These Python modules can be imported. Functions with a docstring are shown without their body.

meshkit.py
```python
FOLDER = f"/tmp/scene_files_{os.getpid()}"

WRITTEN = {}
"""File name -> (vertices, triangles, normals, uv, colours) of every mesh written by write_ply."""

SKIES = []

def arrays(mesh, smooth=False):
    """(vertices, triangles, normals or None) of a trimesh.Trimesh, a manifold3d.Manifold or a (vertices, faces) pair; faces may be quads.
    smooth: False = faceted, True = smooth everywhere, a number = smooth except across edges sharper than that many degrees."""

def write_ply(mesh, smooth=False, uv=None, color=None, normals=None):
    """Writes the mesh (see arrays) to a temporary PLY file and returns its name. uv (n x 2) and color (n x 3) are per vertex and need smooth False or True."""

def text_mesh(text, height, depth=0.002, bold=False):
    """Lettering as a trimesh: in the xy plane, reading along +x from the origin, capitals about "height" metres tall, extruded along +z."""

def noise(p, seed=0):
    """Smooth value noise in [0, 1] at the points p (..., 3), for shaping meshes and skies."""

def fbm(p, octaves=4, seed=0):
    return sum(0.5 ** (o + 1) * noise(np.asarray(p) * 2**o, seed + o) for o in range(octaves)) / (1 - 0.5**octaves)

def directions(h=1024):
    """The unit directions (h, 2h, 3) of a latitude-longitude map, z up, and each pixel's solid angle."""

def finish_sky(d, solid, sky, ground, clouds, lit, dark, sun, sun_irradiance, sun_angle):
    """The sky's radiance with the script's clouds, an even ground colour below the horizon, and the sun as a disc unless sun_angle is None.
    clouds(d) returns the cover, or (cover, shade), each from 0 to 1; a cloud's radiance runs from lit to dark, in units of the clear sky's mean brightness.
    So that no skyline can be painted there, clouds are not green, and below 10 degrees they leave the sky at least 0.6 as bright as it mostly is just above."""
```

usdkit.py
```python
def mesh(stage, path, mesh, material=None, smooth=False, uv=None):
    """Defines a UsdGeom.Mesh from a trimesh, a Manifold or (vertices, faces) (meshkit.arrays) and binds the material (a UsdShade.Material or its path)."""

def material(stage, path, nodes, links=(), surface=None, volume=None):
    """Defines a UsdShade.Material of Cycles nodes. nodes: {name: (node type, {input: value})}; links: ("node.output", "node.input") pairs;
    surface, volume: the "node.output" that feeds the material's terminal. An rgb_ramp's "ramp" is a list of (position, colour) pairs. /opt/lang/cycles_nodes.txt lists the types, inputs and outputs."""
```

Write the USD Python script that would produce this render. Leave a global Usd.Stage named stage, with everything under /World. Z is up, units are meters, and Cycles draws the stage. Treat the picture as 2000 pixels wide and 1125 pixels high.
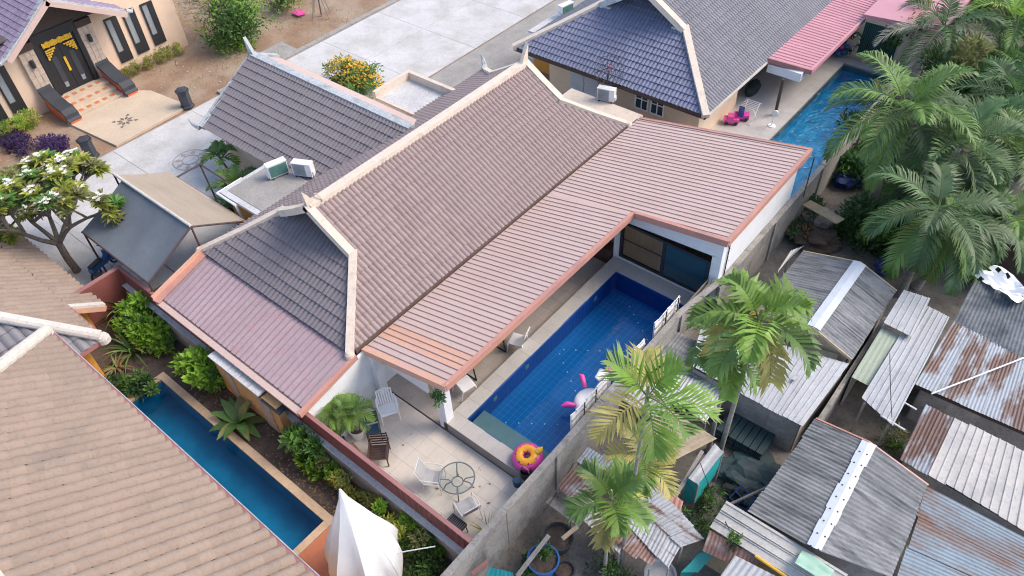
import math, random
import numpy as np
import trimesh
from shapely.geometry import Polygon, Point, box as sbox
from shapely.ops import nearest_points
import usdkit, meshkit
from pxr import Usd, UsdGeom, UsdLux, UsdShade, Gf, Sdf, Vt

stage = Usd.Stage.CreateInMemory()
UsdGeom.SetStageUpAxis(stage, UsdGeom.Tokens.z)
UsdGeom.SetStageMetersPerUnit(stage, 1.0)
W = UsdGeom.Xform.Define(stage, '/World')
UsdGeom.Scope.Define(stage, '/World/Looks')
rnd = random.Random(7)
rng = np.random.default_rng(7)

# ---------------------------------------------------------------- camera, sky, sun
F_PX = 1500.0
PITCH, ROLL, YAW = np.radians([45.2, -3.54, 41.88])
CAM = np.array([12.85, -11.34, 24.0])
def _basis():
    fw = np.array([0, np.cos(PITCH), -np.sin(PITCH)]); rt = np.array([1, 0, 0.]); up = np.cross(rt, fw)
    c, s = np.cos(ROLL), np.sin(ROLL); rt, up = rt * c + up * s, -rt * s + up * c
    Mx = np.array([[np.cos(YAW), -np.sin(YAW), 0], [np.sin(YAW), np.cos(YAW), 0], [0, 0, 1.]])
    return Mx @ rt, Mx @ up, Mx @ fw
RT, UP, FW = _basis()
cam = UsdGeom.Camera.Define(stage, '/World/camera')
cam.CreateFocalLengthAttr(F_PX / 2000 * 36)
cam.CreateHorizontalApertureAttr(36.0); cam.CreateVerticalApertureAttr(36.0 * 1125 / 2000)
cam.CreateClippingRangeAttr(Gf.Vec2f(0.5, 500))
cam.AddTransformOp().Set(Gf.Matrix4d(*RT, 0, *UP, 0, *(-FW), 0, *CAM, 1))
cam.CreateExposureAttr(0.95)

SUN_DIR = np.array([0.55, 0.62, 0.0]); SUN_EL = math.radians(48)
SUN_DIR = SUN_DIR / np.linalg.norm(SUN_DIR) * math.cos(SUN_EL); SUN_DIR[2] = math.sin(SUN_EL)
usdkit.material(stage, '/World/Looks/sky', {
    'sky': ('sky_texture', {'sky_type': 'single_scattering', 'sun_disc': False, 'sun_elevation': SUN_EL,
                            'sun_rotation': math.atan2(SUN_DIR[0], SUN_DIR[1]), 'aerosol_density': 2.5, 'air_density': 1.0}),
    'bg': ('background_shader', {'strength': 0.15})}, [('sky.color', 'bg.color')], surface='bg.background')
dome = UsdLux.DomeLight.Define(stage, '/World/sky')
UsdShade.MaterialBindingAPI.Apply(dome.GetPrim()).Bind(UsdShade.Material.Get(stage, '/World/Looks/sky'))
dome.GetPrim().SetCustomDataByKey('kind', 'structure')
sun = UsdLux.DistantLight.Define(stage, '/World/sun')
sun.CreateNormalizeAttr(True); sun.CreateIntensityAttr(0.23); sun.CreateAngleAttr(30.0); sun.CreateColorAttr(Gf.Vec3f(1.0, 0.87, 0.71))
_z = SUN_DIR; _x = np.cross([0, 0, 1], _z); _x /= np.linalg.norm(_x); _y = np.cross(_z, _x)
sun.AddTransformOp().Set(Gf.Matrix4d(*_x, 0, *_y, 0, *_z, 0, 0, 0, 60, 1))

# ---------------------------------------------------------------- reading the survey: image point + one known coordinate -> world point
def ray(u, v): return RT * (u - 1000) / F_PX - UP * (v - 562.5) / F_PX + FW
def gz(u, v, z): d = ray(u, v); return CAM + d * (z - CAM[2]) / d[2]
def gx(u, v, x): d = ray(u, v); return CAM + d * (x - CAM[0]) / d[0]
def gy(u, v, y): d = ray(u, v); return CAM + d * (y - CAM[1]) / d[1]
def proj(p):
    d = np.asarray(p, float) - CAM; w = d @ FW
    return 1000 + F_PX * (d @ RT) / w, 562.5 - F_PX * (d @ UP) / w, w
def V(*a): return np.array(a, float)
def unit(v): v = np.asarray(v, float); return v / (np.linalg.norm(v) + 1e-12)

# ---------------------------------------------------------------- materials
MATS = {}
def mat(name, col, rough=0.65, var=0.12, scale=2.0, stretch=(1, 1, 1), col2=None, t2=(0.5, 0.6), scale2=1.2, stretch2=(1, 1, 1), bump=0.0, bscale=30.0,
        rvar=0.0, metallic=0.0, spec=0.5, transl=None, rot2=0.0, sat=0.0, grime=0.0):
    c = np.array(col, float)
    N = {'geo': ('geometry', {}), 'map': ('mapping', {'scale': stretch}),
         'n': ('noise_texture', {'scale': scale, 'detail': 5.0, 'roughness': 0.6}),
         'r': ('rgb_ramp', {'ramp': [(0.3, c * (1 - var)), (0.7, np.minimum(c * (1 + var), 0.95))]}),
         'p': ('principled_bsdf', {'roughness': rough, 'metallic': metallic, 'specular_ior_level': spec})}
    L = [('geo.position', 'map.vector'), ('map.vector', 'n.vector'), ('n.fac', 'r.fac')]
    out = 'r.color'
    if col2 is not None:
        N['map2'] = ('mapping', {'scale': stretch2, 'rotation': (0, 0, rot2)})
        N['n2'] = ('noise_texture', {'scale': scale2, 'detail': 6.0, 'roughness': 0.62})
        N['r2'] = ('rgb_ramp', {'ramp': [(t2[0], (0, 0, 0)), (t2[1], (1, 1, 1))]})
        N['m2'] = ('mix_color', {'b': col2})
        L += [('geo.position', 'map2.vector'), ('map2.vector', 'n2.vector'), ('n2.fac', 'r2.fac'), ('r2.color', 'm2.fac'), (out, 'm2.a')]
        out = 'm2.result'
    if grime:
        N['n3'] = ('noise_texture', {'scale': 9.0, 'detail': 7.0, 'roughness': 0.75})
        N['r3'] = ('rgb_ramp', {'ramp': [(0.5, (1, 1, 1)), (0.68, (1 - grime,) * 3)]})
        N['m3'] = ('mix_color', {'blend_type': 'multiply', 'fac': 1.0})
        L += [('geo.position', 'n3.vector'), ('n3.fac', 'r3.fac'), (out, 'm3.a'), ('r3.color', 'm3.b')]
        out = 'm3.result'
    if rvar:
        N['oi'] = ('object_info', {}); N['ad'] = ('math', {'math_type': 'add'}); N['fr'] = ('math', {'math_type': 'fraction'})
        N['mr'] = ('map_range', {'to_min': 1 - rvar, 'to_max': 1 + rvar}); N['hs'] = ('hsv', {'saturation': 1.0})
        L += [('oi.random', 'ad.value1'), ('geo.random_per_island', 'ad.value2'), ('ad.value', 'fr.value1'), ('fr.value', 'mr.value'), ('mr.result', 'hs.value'), (out, 'hs.color')]
        out = 'hs.color'
    L.append((out, 'p.base_color'))
    if bump:
        N['bn'] = ('noise_texture', {'scale': bscale, 'detail': 4.0}); N['b'] = ('bump', {'strength': min(bump, 1.0), 'distance': 0.02})
        L += [('geo.position', 'bn.vector'), ('bn.fac', 'b.height'), ('b.normal', 'p.normal')]
    surf = 'p.BSDF'
    if transl:
        N['t'] = ('translucent_bsdf', {}); N['mx'] = ('mix_closure', {'fac': transl})
        L += [(out, 't.color'), ('p.BSDF', 'mx.closure1'), ('t.BSDF', 'mx.closure2')]; surf = 'mx.closure'
    MATS[name] = usdkit.material(stage, '/World/Looks/' + name, N, L, surface=surf)
    return name

mat('tile_mauve', (0.285, 0.212, 0.196), 0.5, 0.05, 0.8, rvar=0.07, grime=0.1)
mat('tile_grey', (0.168, 0.150, 0.162), 0.5, 0.06, 0.8, rvar=0.06, grime=0.12)
mat('tile_blue', (0.15, 0.165, 0.25), 0.5, 0.10, 0.8, rvar=0.09, grime=0.2)
mat('tile_bluegrey', (0.195, 0.19, 0.21), 0.5, 0.10, 0.8, rvar=0.09, grime=0.2)
mat('tile_tan', (0.262, 0.198, 0.155), 0.7, 0.06, 0.9, rvar=0.075, grime=0.22, col2=(0.20, 0.16, 0.135), t2=(0.58, 0.8), scale2=0.5)
mat('tile_purple', (0.23, 0.18, 0.25), 0.55, 0.10, 0.8, rvar=0.10, grime=0.2)
mat('deck_dark', (0.09, 0.07, 0.07), 0.9)
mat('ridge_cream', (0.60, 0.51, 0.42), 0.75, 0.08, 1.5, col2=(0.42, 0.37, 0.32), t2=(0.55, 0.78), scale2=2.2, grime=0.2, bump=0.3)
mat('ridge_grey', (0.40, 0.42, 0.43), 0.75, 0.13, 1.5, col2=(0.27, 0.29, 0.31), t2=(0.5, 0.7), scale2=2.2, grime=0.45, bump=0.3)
mat('ridge_white', (0.55, 0.51, 0.455), 0.7, 0.08, 1.5, grime=0.3, bump=0.2)
mat('metal_pink', (0.5, 0.365, 0.315), 0.42, 0.05, 0.5, rvar=0.025, col2=(0.48, 0.375, 0.34), t2=(0.45, 0.75), scale2=0.5, grime=0.10)
mat('metal_orange', (0.58, 0.335, 0.235), 0.45, 0.08, 0.8, rvar=0.03, grime=0.12, col2=(0.52, 0.33, 0.27), t2=(0.52, 0.66), scale2=0.9)
mat('seam_brown', (0.29, 0.195, 0.18), 0.5, 0.1)
mat('metal_fascia', (0.47, 0.235, 0.18), 0.45, 0.1, 0.7, grime=0.15, col2=(0.36, 0.19, 0.17), t2=(0.5, 0.7), scale2=0.5)
mat('metal_maroon', (0.30, 0.14, 0.13), 0.45, 0.1, 0.7, grime=0.2)
mat('metal_mauve', (0.36, 0.27, 0.29), 0.4, 0.09, 0.6, rvar=0.05, col2=(0.37, 0.22, 0.22), t2=(0.56, 0.72), scale2=0.9, grime=0.2)
mat('seam_mauve', (0.25, 0.185, 0.205), 0.5, 0.1)
mat('metal_rose', (0.50, 0.235, 0.265), 0.42, 0.07, 0.6, rvar=0.03, grime=0.12)
mat('gutter_dark', (0.10, 0.065, 0.055), 0.6, 0.2)
mat('white_wall', (0.72, 0.73, 0.74), 0.8, 0.05, 1.2, grime=0.12, bump=0.1)
mat('white_paint', (0.76, 0.76, 0.76), 0.5, 0.04, 1.5, grime=0.1)
mat('cream_wall', (0.66, 0.52, 0.38), 0.8, 0.06, 1.0, grime=0.12, bump=0.1)
mat('peach_wall', (0.68, 0.50, 0.36), 0.8, 0.06, 1.0, grime=0.1, bump=0.1)
mat('orange_wall', (0.62, 0.29, 0.05), 0.75, 0.08, 1.0, grime=0.25)
mat('ochre_wall', (0.60, 0.36, 0.15), 0.75, 0.12, 0.8, grime=0.25)
mat('red_wall', (0.2, 0.062, 0.05), 0.7, 0.16, 1.2, grime=0.35, bump=0.2)
mat('stone_clad', (0.48, 0.38, 0.30), 0.8, 0.12, 5.0, grime=0.2, bump=0.5)
mat('concrete_wall', (0.30, 0.28, 0.255), 0.9, 0.18, 1.0, col2=(0.12, 0.115, 0.105), t2=(0.52, 0.72), scale2=0.9, stretch2=(1, 1, 0.5), grime=0.5, bump=0.5)
mat('plaster_beige', (0.42, 0.37, 0.31), 0.85, 0.12, 0.9, grime=0.3, col2=(0.25, 0.22, 0.19), t2=(0.55, 0.75), scale2=1.0, bump=0.3)
mat('ledge_white', (0.50, 0.50, 0.50), 0.8, 0.12, 1.5, grime=0.4)
mat('street', (0.52, 0.51, 0.50), 0.85, 0.08, 0.35, col2=(0.41, 0.395, 0.37), t2=(0.42, 0.66), scale2=0.55, grime=0.24, bump=0.2, rvar=0.03)
mat('gutter_conc', (0.30, 0.285, 0.265), 0.9, 0.15, 1.0, grime=0.35)
mat('pad_sand', (0.52, 0.42, 0.31), 0.85, 0.09, 0.8, grime=0.18)
mat('soil_left', (0.26, 0.165, 0.105), 0.95, 0.22, 0.6, col2=(0.33, 0.25, 0.18), t2=(0.42, 0.62), scale2=0.4, grime=0.4, bump=0.8, bscale=14)
mat('soil_dark', (0.085, 0.062, 0.048), 0.95, 0.35, 2.5, grime=0.5, bump=1.0, bscale=18)
mat('soil_village', (0.2, 0.18, 0.16), 0.95, 0.3, 0.8, col2=(0.12, 0.11, 0.095), t2=(0.42, 0.62), scale2=0.5, grime=0.5, bump=1.0, bscale=12)
mat('patio_tile', (0.61, 0.555, 0.485), 0.5, 0.05, 1.0, rvar=0.03, grime=0.08)
mat('terrace_tile', (0.42, 0.375, 0.335), 0.55, 0.06, 1.0, rvar=0.03, grime=0.12)
mat('coping_tile', (0.42, 0.40, 0.375), 0.6, 0.08, 1.0, rvar=0.05, grime=0.15)
mat('grout', (0.24, 0.22, 0.20), 0.9)
mat('coping_sand', (0.55, 0.40, 0.26), 0.7, 0.1, 1.0, rvar=0.05, grime=0.25)
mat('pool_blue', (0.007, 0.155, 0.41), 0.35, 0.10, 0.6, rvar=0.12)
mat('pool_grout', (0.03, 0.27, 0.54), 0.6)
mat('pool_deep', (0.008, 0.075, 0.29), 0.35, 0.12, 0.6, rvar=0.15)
mat('pool_step', (0.27, 0.31, 0.28), 0.5, 0.1, 1.0)
mat('pool_left', (0.006, 0.2, 0.32), 0.4, 0.25, 0.9, rvar=0.15)
mat('pool_cyan', (0.02, 0.36, 0.56), 0.4, 0.2, 0.9, rvar=0.12)
mat('light_white', (0.85, 0.9, 0.95), 0.4)
mat('black_frame', (0.018, 0.018, 0.02), 0.4)
mat('black_iron', (0.028, 0.025, 0.026), 0.5)
mat('dark_wood', (0.045, 0.028, 0.022), 0.55, 0.3, 6.0)
mat('black_lacquer', (0.012, 0.013, 0.016), 0.35)
mat('slate_black', (0.032, 0.036, 0.045), 0.55, 0.15, 2.0)
mat('gold', (0.62, 0.37, 0.03), 0.4, 0.25, 14.0)
mat('glass_dark', (0.02, 0.05, 0.065), 0.08, 0.2, 0.5)
mat('frosted', (0.24, 0.26, 0.27), 0.3, 0.1, 1.0)
mat('curtain_tan', (0.62, 0.43, 0.26), 0.8, 0.12, 3.0, stretch=(3, 3, 0.2))
mat('curtain_green', (0.010, 0.052, 0.046), 0.7, 0.35, 3.0, stretch=(3, 1, 0.15))
mat('ac_white', (0.72, 0.72, 0.70), 0.5, 0.05, 2.0, grime=0.12)
mat('ac_green', (0.06, 0.16, 0.14), 0.6, 0.2, 5)
mat('ac_grille', (0.28, 0.30, 0.31), 0.5)
mat('shade_cloth', (0.115, 0.135, 0.155), 0.85, 0.13, 0.7, grime=0.15, bump=0.3)
mat('tan_sheet', (0.33, 0.27, 0.205), 0.6, 0.10, 0.9, stretch=(0.4, 3, 1), grime=0.15)
mat('pipe_brown', (0.07, 0.04, 0.04), 0.5)
mat('terracotta_tile', (0.50, 0.17, 0.08), 0.6, 0.1)
mat('stringer_red', (0.55, 0.13, 0.05), 0.7, 0.1)
mat('ornament', (0.14, 0.11, 0.10), 0.8, 0.2, 6)
mat('ornament_pale', (0.33, 0.30, 0.28), 0.85, 0.1, 4)
mat('cement_roof', (0.21, 0.215, 0.22), 0.85, 0.22, 1.0, stretch=(1, 1, 1), col2=(0.075, 0.085, 0.09), t2=(0.45, 0.68), scale2=1.6, stretch2=(.3, 3.0, 1), grime=0.3, rvar=0.08)
mat('cement_roof_dk', (0.15, 0.165, 0.18), 0.85, 0.22, 1.0, col2=(0.055, 0.07, 0.085), t2=(0.42, 0.65), scale2=1.1, grime=0.4, rvar=0.08)
mat('zinc_white', (0.41, 0.42, 0.43), 0.42, 0.08, 1.2, col2=(0.30, 0.32, 0.34), t2=(0.56, 0.74), scale2=1.6, stretch2=(1.6, .5, 1), grime=0.2, rvar=0.06, metallic=0.15)
mat('zinc_rust', (0.31, 0.345, 0.38), 0.5, 0.08, 1.2, col2=(0.135, 0.075, 0.06), t2=(0.46, 0.54), scale2=0.75, stretch2=(1.9, .55, 1), grime=0.25, rvar=0.05)
mat('zinc_blue_rust', (0.205, 0.26, 0.305), 0.5, 0.1, 1.2, col2=(0.165, 0.10, 0.075), t2=(0.44, 0.62), scale2=0.6, stretch2=(.55, 1.5, 1), rot2=0.45, grime=0.3, rvar=0.06)
mat('rust_sheet', (0.22, 0.125, 0.1), 0.7, 0.25, 1.5, col2=(0.36, 0.33, 0.33), t2=(0.52, 0.68), scale2=1.6, grime=0.3, rvar=0.12)
mat('zinc_streak', (0.40, 0.41, 0.43), 0.5, 0.12, 1.5, col2=(0.16, 0.085, 0.065), t2=(0.55, 0.64), scale2=1.6, stretch2=(.35, 2.4, 1), rot2=0.25, grime=0.35, rvar=0.08)
mat('pale_sheet', (0.48, 0.46, 0.43), 0.5, 0.08, 1.0, col2=(0.38, 0.37, 0.36), t2=(0.5, 0.62), scale2=0.8, grime=0.25, rvar=0.10)
mat('ridge_patch', (0.50, 0.545, 0.59), 0.5, 0.06, 1.5, grime=0.12)
mat('green_sheet', (0.33, 0.38, 0.29), 0.55, 0.06, 1.0, grime=0.2)
mat('plank', (0.30, 0.215, 0.13), 0.85, 0.22, 2.0, rvar=0.2, grime=0.4)
mat('plank_pale', (0.46, 0.36, 0.24), 0.85, 0.15, 2.0, rvar=0.12, grime=0.3)
mat('plank_grey', (0.3, 0.27, 0.245), 0.9, 0.2, 2.0, rvar=0.15, grime=0.4)
mat('teal_sheet', (0.018, 0.26, 0.255), 0.5, 0.14, 1.2, grime=0.2)
mat('teal_tank', (0.02, 0.30, 0.31), 0.4, 0.1, 1.0)
mat('mint_cloth', (0.3, 0.48, 0.38), 0.7, 0.12, 1.5)
mat('net_black', (0.018, 0.028, 0.028), 0.9, 0.4, 4.0)
mat('tarp_dark', (0.022, 0.05, 0.055), 0.6, 0.3, 1.5)
mat('blue_plastic', (0.025, 0.1, 0.28), 0.4, 0.08)
mat('blue_tarp', (0.012, 0.035, 0.15), 0.6, 0.3, 1.5)
mat('red_plastic', (0.45, 0.03, 0.04), 0.4)
mat('pink_plastic', (0.72, 0.09, 0.33), 0.4)
mat('magenta', (0.66, 0.06, 0.36), 0.35)
mat('float_orange', (0.86, 0.38, 0.03), 0.35, 0.06)
mat('float_yellow', (0.85, 0.52, 0.05), 0.35)
mat('float_white', (0.80, 0.80, 0.80), 0.3, 0.03)
mat('umbrella_white', (0.86, 0.86, 0.85), 0.8, 0.04, 1.5, bump=0.2, bscale=8, transl=0.3)
mat('pole_white', (0.62, 0.62, 0.62), 0.4)
mat('mesh_grey', (0.36, 0.36, 0.365), 0.7, 0.08, 8)
mat('frame_grey', (0.17, 0.18, 0.19), 0.4)
mat('navy_fabric', (0.018, 0.06, 0.11), 0.8, 0.15, 4)
mat('brown_wood', (0.06, 0.032, 0.024), 0.5, 0.3, 5)
mat('table_wood', (0.42, 0.26, 0.07), 0.5, 0.2, 4)
mat('pot_white', (0.66, 0.66, 0.67), 0.35, 0.05)
mat('pot_black', (0.03, 0.03, 0.032), 0.6, 0.2)
mat('bark', (0.13, 0.105, 0.085), 0.9, 0.3, 5.0, stretch=(1, 1, 3), grime=0.4, bump=0.6)
mat('palm_trunk', (0.25, 0.225, 0.195), 0.9, 0.22, 2.0, stretch=(0.4, 0.4, 6), grime=0.4, bump=0.5)
mat('palm_shaft', (0.22, 0.27, 0.12), 0.6, 0.2, 2.0)
mat('frond_dark', (0.055, 0.115, 0.035), 0.5, 0.35, 1.2, rvar=0.28, transl=0.25)
mat('frond_blue', (0.115, 0.19, 0.075), 0.45, 0.3, 1.2, rvar=0.28, transl=0.25)
mat('frond_mid', (0.12, 0.215, 0.045), 0.45, 0.3, 1.2, rvar=0.28, transl=0.25)
mat('frond_bright', (0.156, 0.27, 0.042), 0.45, 0.3, 1.4, rvar=0.3, transl=0.3)
mat('frond_yellow', (0.33, 0.30, 0.085), 0.5, 0.3, 1.4, rvar=0.25, transl=0.25)
mat('frond_dead', (0.19, 0.115, 0.055), 0.8, 0.3, 1.4, rvar=0.25)
mat('leaf_dark', (0.046, 0.109, 0.035), 0.5, 0.4, 1.2, rvar=0.35, transl=0.25)
mat('leaf_mid', (0.094, 0.194, 0.04), 0.5, 0.35, 1.2, rvar=0.35, transl=0.25)
mat('leaf_bright', (0.202, 0.361, 0.038), 0.5, 0.3, 1.5, rvar=0.3, transl=0.3)
mat('leaf_yellow', (0.325, 0.351, 0.058), 0.5, 0.3, 1.5, rvar=0.3, transl=0.25)
mat('leaf_olive', (0.23, 0.238, 0.079), 0.55, 0.3, 1.5, rvar=0.3, transl=0.25)
mat('leaf_grey', (0.3, 0.28, 0.2), 0.7, 0.3, 1.5, rvar=0.3, transl=0.15)
mat('leaf_purple', (0.06, 0.03, 0.1), 0.5, 0.35, 2.0, rvar=0.35, transl=0.15)
mat('flower_white', (0.80, 0.78, 0.70), 0.6, 0.05, rvar=0.06, transl=0.2)
mat('flower_yellow', (0.78, 0.46, 0.04), 0.6, 0.1, rvar=0.15, transl=0.2)
mat('twig', (0.26, 0.22, 0.18), 0.9, 0.2)

# clear materials
usdkit.material(stage, '/World/Looks/table_glass', {'f': ('fresnel', {'IOR': 1.45}), 't': ('transparent_bsdf', {'color': (0.86, 0.91, 0.90)}), 'g': ('glossy_bsdf', {'roughness': 0.03, 'color': (0.9, 0.9, 0.9)}), 'm': ('mix_closure', {})},
                [('f.fac', 'm.fac'), ('t.BSDF', 'm.closure1'), ('g.BSDF', 'm.closure2')], surface='m.closure')
usdkit.material(stage, '/World/Looks/window_glass', {'f': ('fresnel', {'IOR': 1.7}), 't': ('transparent_bsdf', {'color': (0.82, 0.86, 0.86)}), 'g': ('glossy_bsdf', {'roughness': 0.02, 'color': (0.9, 0.95, 0.95)}), 'm': ('mix_closure', {})},
                [('f.fac', 'm.fac'), ('t.BSDF', 'm.closure1'), ('g.BSDF', 'm.closure2')], surface='m.closure')
def water(name, tint, scale, strength, ior=1.33, dist=.06):
    usdkit.material(stage, '/World/Looks/' + name, {
        'geo': ('geometry', {}), 'n': ('noise_texture', {'scale': scale, 'detail': 3.0, 'distortion': 0.6}), 'b': ('bump', {'strength': strength, 'distance': dist}),
        'f': ('fresnel', {'IOR': ior}), 't': ('transparent_bsdf', {'color': tint}), 'g': ('glossy_bsdf', {'roughness': 0.06, 'color': (1, 1, 1)}), 'm': ('mix_closure', {})},
        [('geo.position', 'n.vector'), ('n.fac', 'b.height'), ('b.normal', 'g.normal'), ('b.normal', 'f.normal'), ('f.fac', 'm.fac'), ('t.BSDF', 'm.closure1'), ('g.BSDF', 'm.closure2')], surface='m.closure')
water('water_main', (0.62, 0.82, 0.92), 2.2, 0.25)
water('water_ripple', (0.5, 0.82, 0.9), 2.2, 1.0, 1.45, .16)
water('water_left', (0.55, 0.80, 0.90), 1.6, 0.6)

# ---------------------------------------------------------------- object helpers
USED = {}
def numbered(path):
    n = USED.get(path, 0); USED[path] = n + 1
    return path if n == 0 else f'{path}_{n:03d}'
LOC = {}
def tag(prim, label=None, cat=None, group=None, kind=None):
    for k, v in (('label', label), ('category', cat), ('group', group), ('kind', kind)):
        if v: prim.SetCustomDataByKey(k, v)
def thing(name, label, cat, loc=(0, 0, 0), group=None, kind=None):
    p = numbered('/World/' + name); x = UsdGeom.Xform.Define(stage, p)
    x.AddTranslateOp().Set(Gf.Vec3d(*map(float, loc))); LOC[p] = np.array(loc, float)
    tag(x.GetPrim(), label, cat, group, kind); return p
class MB:
    """collects triangles in world coordinates; build() makes them one mesh"""
    def __init__(s): s.v = []; s.f = []; s.n = 0
    def add(s, v, f):
        v = np.asarray(v, float); f = np.asarray(f, int)
        if f.shape[1] == 4: f = np.vstack([f[:, [0, 1, 2]], f[:, [0, 2, 3]]])
        s.v.append(v); s.f.append(f + s.n); s.n += len(v); return s
    def tm(s, m): return s.add(m.vertices, m.faces)
    def quad(s, a, b, c, d): return s.add([a, b, c, d], [[0, 1, 2, 3]])
    def box(s, lo, hi):
        lo, hi = np.minimum(lo, hi), np.maximum(lo, hi)
        v = [[(lo, hi)[i][0], (lo, hi)[j][1], (lo, hi)[k][2]] for i in (0, 1) for j in (0, 1) for k in (0, 1)]
        return s.add(v, [[0, 1, 3, 2], [4, 6, 7, 5], [0, 4, 5, 1], [2, 3, 7, 6], [0, 2, 6, 4], [1, 5, 7, 3]])
    def obox(s, c, ax, ay, az):
        """box with centre and three half-axis vectors"""
        c, ax, ay, az = map(np.asarray, (c, ax, ay, az))
        v = [c + i * ax + j * ay + k * az for i in (-1, 1) for j in (-1, 1) for k in (-1, 1)]
        return s.add(v, [[0, 1, 3, 2], [4, 6, 7, 5], [0, 4, 5, 1], [2, 3, 7, 6], [0, 2, 6, 4], [1, 5, 7, 3]])
    def slab(s, pts, th, n=None):
        """planar polygon (in order) thickened downwards along -n by th"""
        pts = np.asarray(pts, float); k = len(pts)
        if n is None:
            n = unit(np.cross(pts[1] - pts[0], pts[2] - pts[0]))
            if n[2] < 0: n = -n
        v = np.vstack([pts, pts - np.asarray(n) * th]); f = []
        if k > 4: return s.prism(pts, -np.asarray(n) * th)
        for i in range(1, k - 1): f += [[0, i, i + 1], [k, k + i + 1, k + i]]
        for i in range(k):
            j = (i + 1) % k; f += [[i, k + i, k + j], [i, k + j, j]]
        return s.add(v, f)
    def tube(s, path, r, seg=6, cap=True):
        path = np.asarray(path, float); k = len(path); r = np.broadcast_to(r, k)
        V_, t0 = [], None
        for i in range(k):
            t = unit(path[min(i + 1, k - 1)] - path[max(i - 1, 0)])
            if t0 is None:
                a = unit(np.cross(t, [0, 0, 1] if abs(t[2]) < 0.9 else [1, 0, 0]))
            else:
                a = unit(a - t * (a @ t))
            t0 = t; b = np.cross(t, a)
            for q in range(seg):
                th = 2 * math.pi * q / seg; V_.append(path[i] + r[i] * (a * math.cos(th) + b * math.sin(th)))
        f = [[i * seg + q, i * seg + (q + 1) % seg, (i + 1) * seg + (q + 1) % seg, (i + 1) * seg + q] for i in range(k - 1) for q in range(seg)]
        s.add(V_, f)
        if cap:
            for i in (0, k - 1):
                ring = V_[i * seg:(i + 1) * seg]; s.add([path[i]] + ring, [[0, q + 1, (q + 1) % seg + 1] for q in range(seg)])
        return s
    def beam(s, path, w, h, up=(0, 0, 1)):
        """rectangular bar along a path, h is measured downwards from the path"""
        path = np.asarray(path, float); k = len(path); up = np.asarray(up, float); v = []
        for i in range(k):
            t = unit(path[min(i + 1, k - 1)] - path[max(i - 1, 0)]); a = unit(np.cross(t, up)); b = np.cross(a, t)
            wi = w[i] if np.ndim(w) else w
            v += [path[i] - a * wi / 2, path[i] + a * wi / 2, path[i] + a * wi / 2 - b * h, path[i] - a * wi / 2 - b * h]
        f = [[i * 4 + q, i * 4 + (q + 1) % 4, (i + 1) * 4 + (q + 1) % 4, (i + 1) * 4 + q] for i in range(k - 1) for q in range(4)]
        return s.add(v, f + [[0, 1, 2, 3], [4 * k - 4, 4 * k - 1, 4 * k - 2, 4 * k - 3]])
    def lathe(s, c, prof, seg=20, ax=None):
        """profile of (radius, height) turned about the vertical through c"""
        v = []; c = np.asarray(c, float)
        for r_, z_ in prof:
            for q in range(seg):
                th = 2 * math.pi * q / seg; v.append(c + [r_ * math.cos(th), r_ * math.sin(th), z_])
        k = len(prof)
        return s.add(v, [[i * seg + q, i * seg + (q + 1) % seg, (i + 1) * seg + (q + 1) % seg, (i + 1) * seg + q] for i in range(k - 1) for q in range(seg)])
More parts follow.
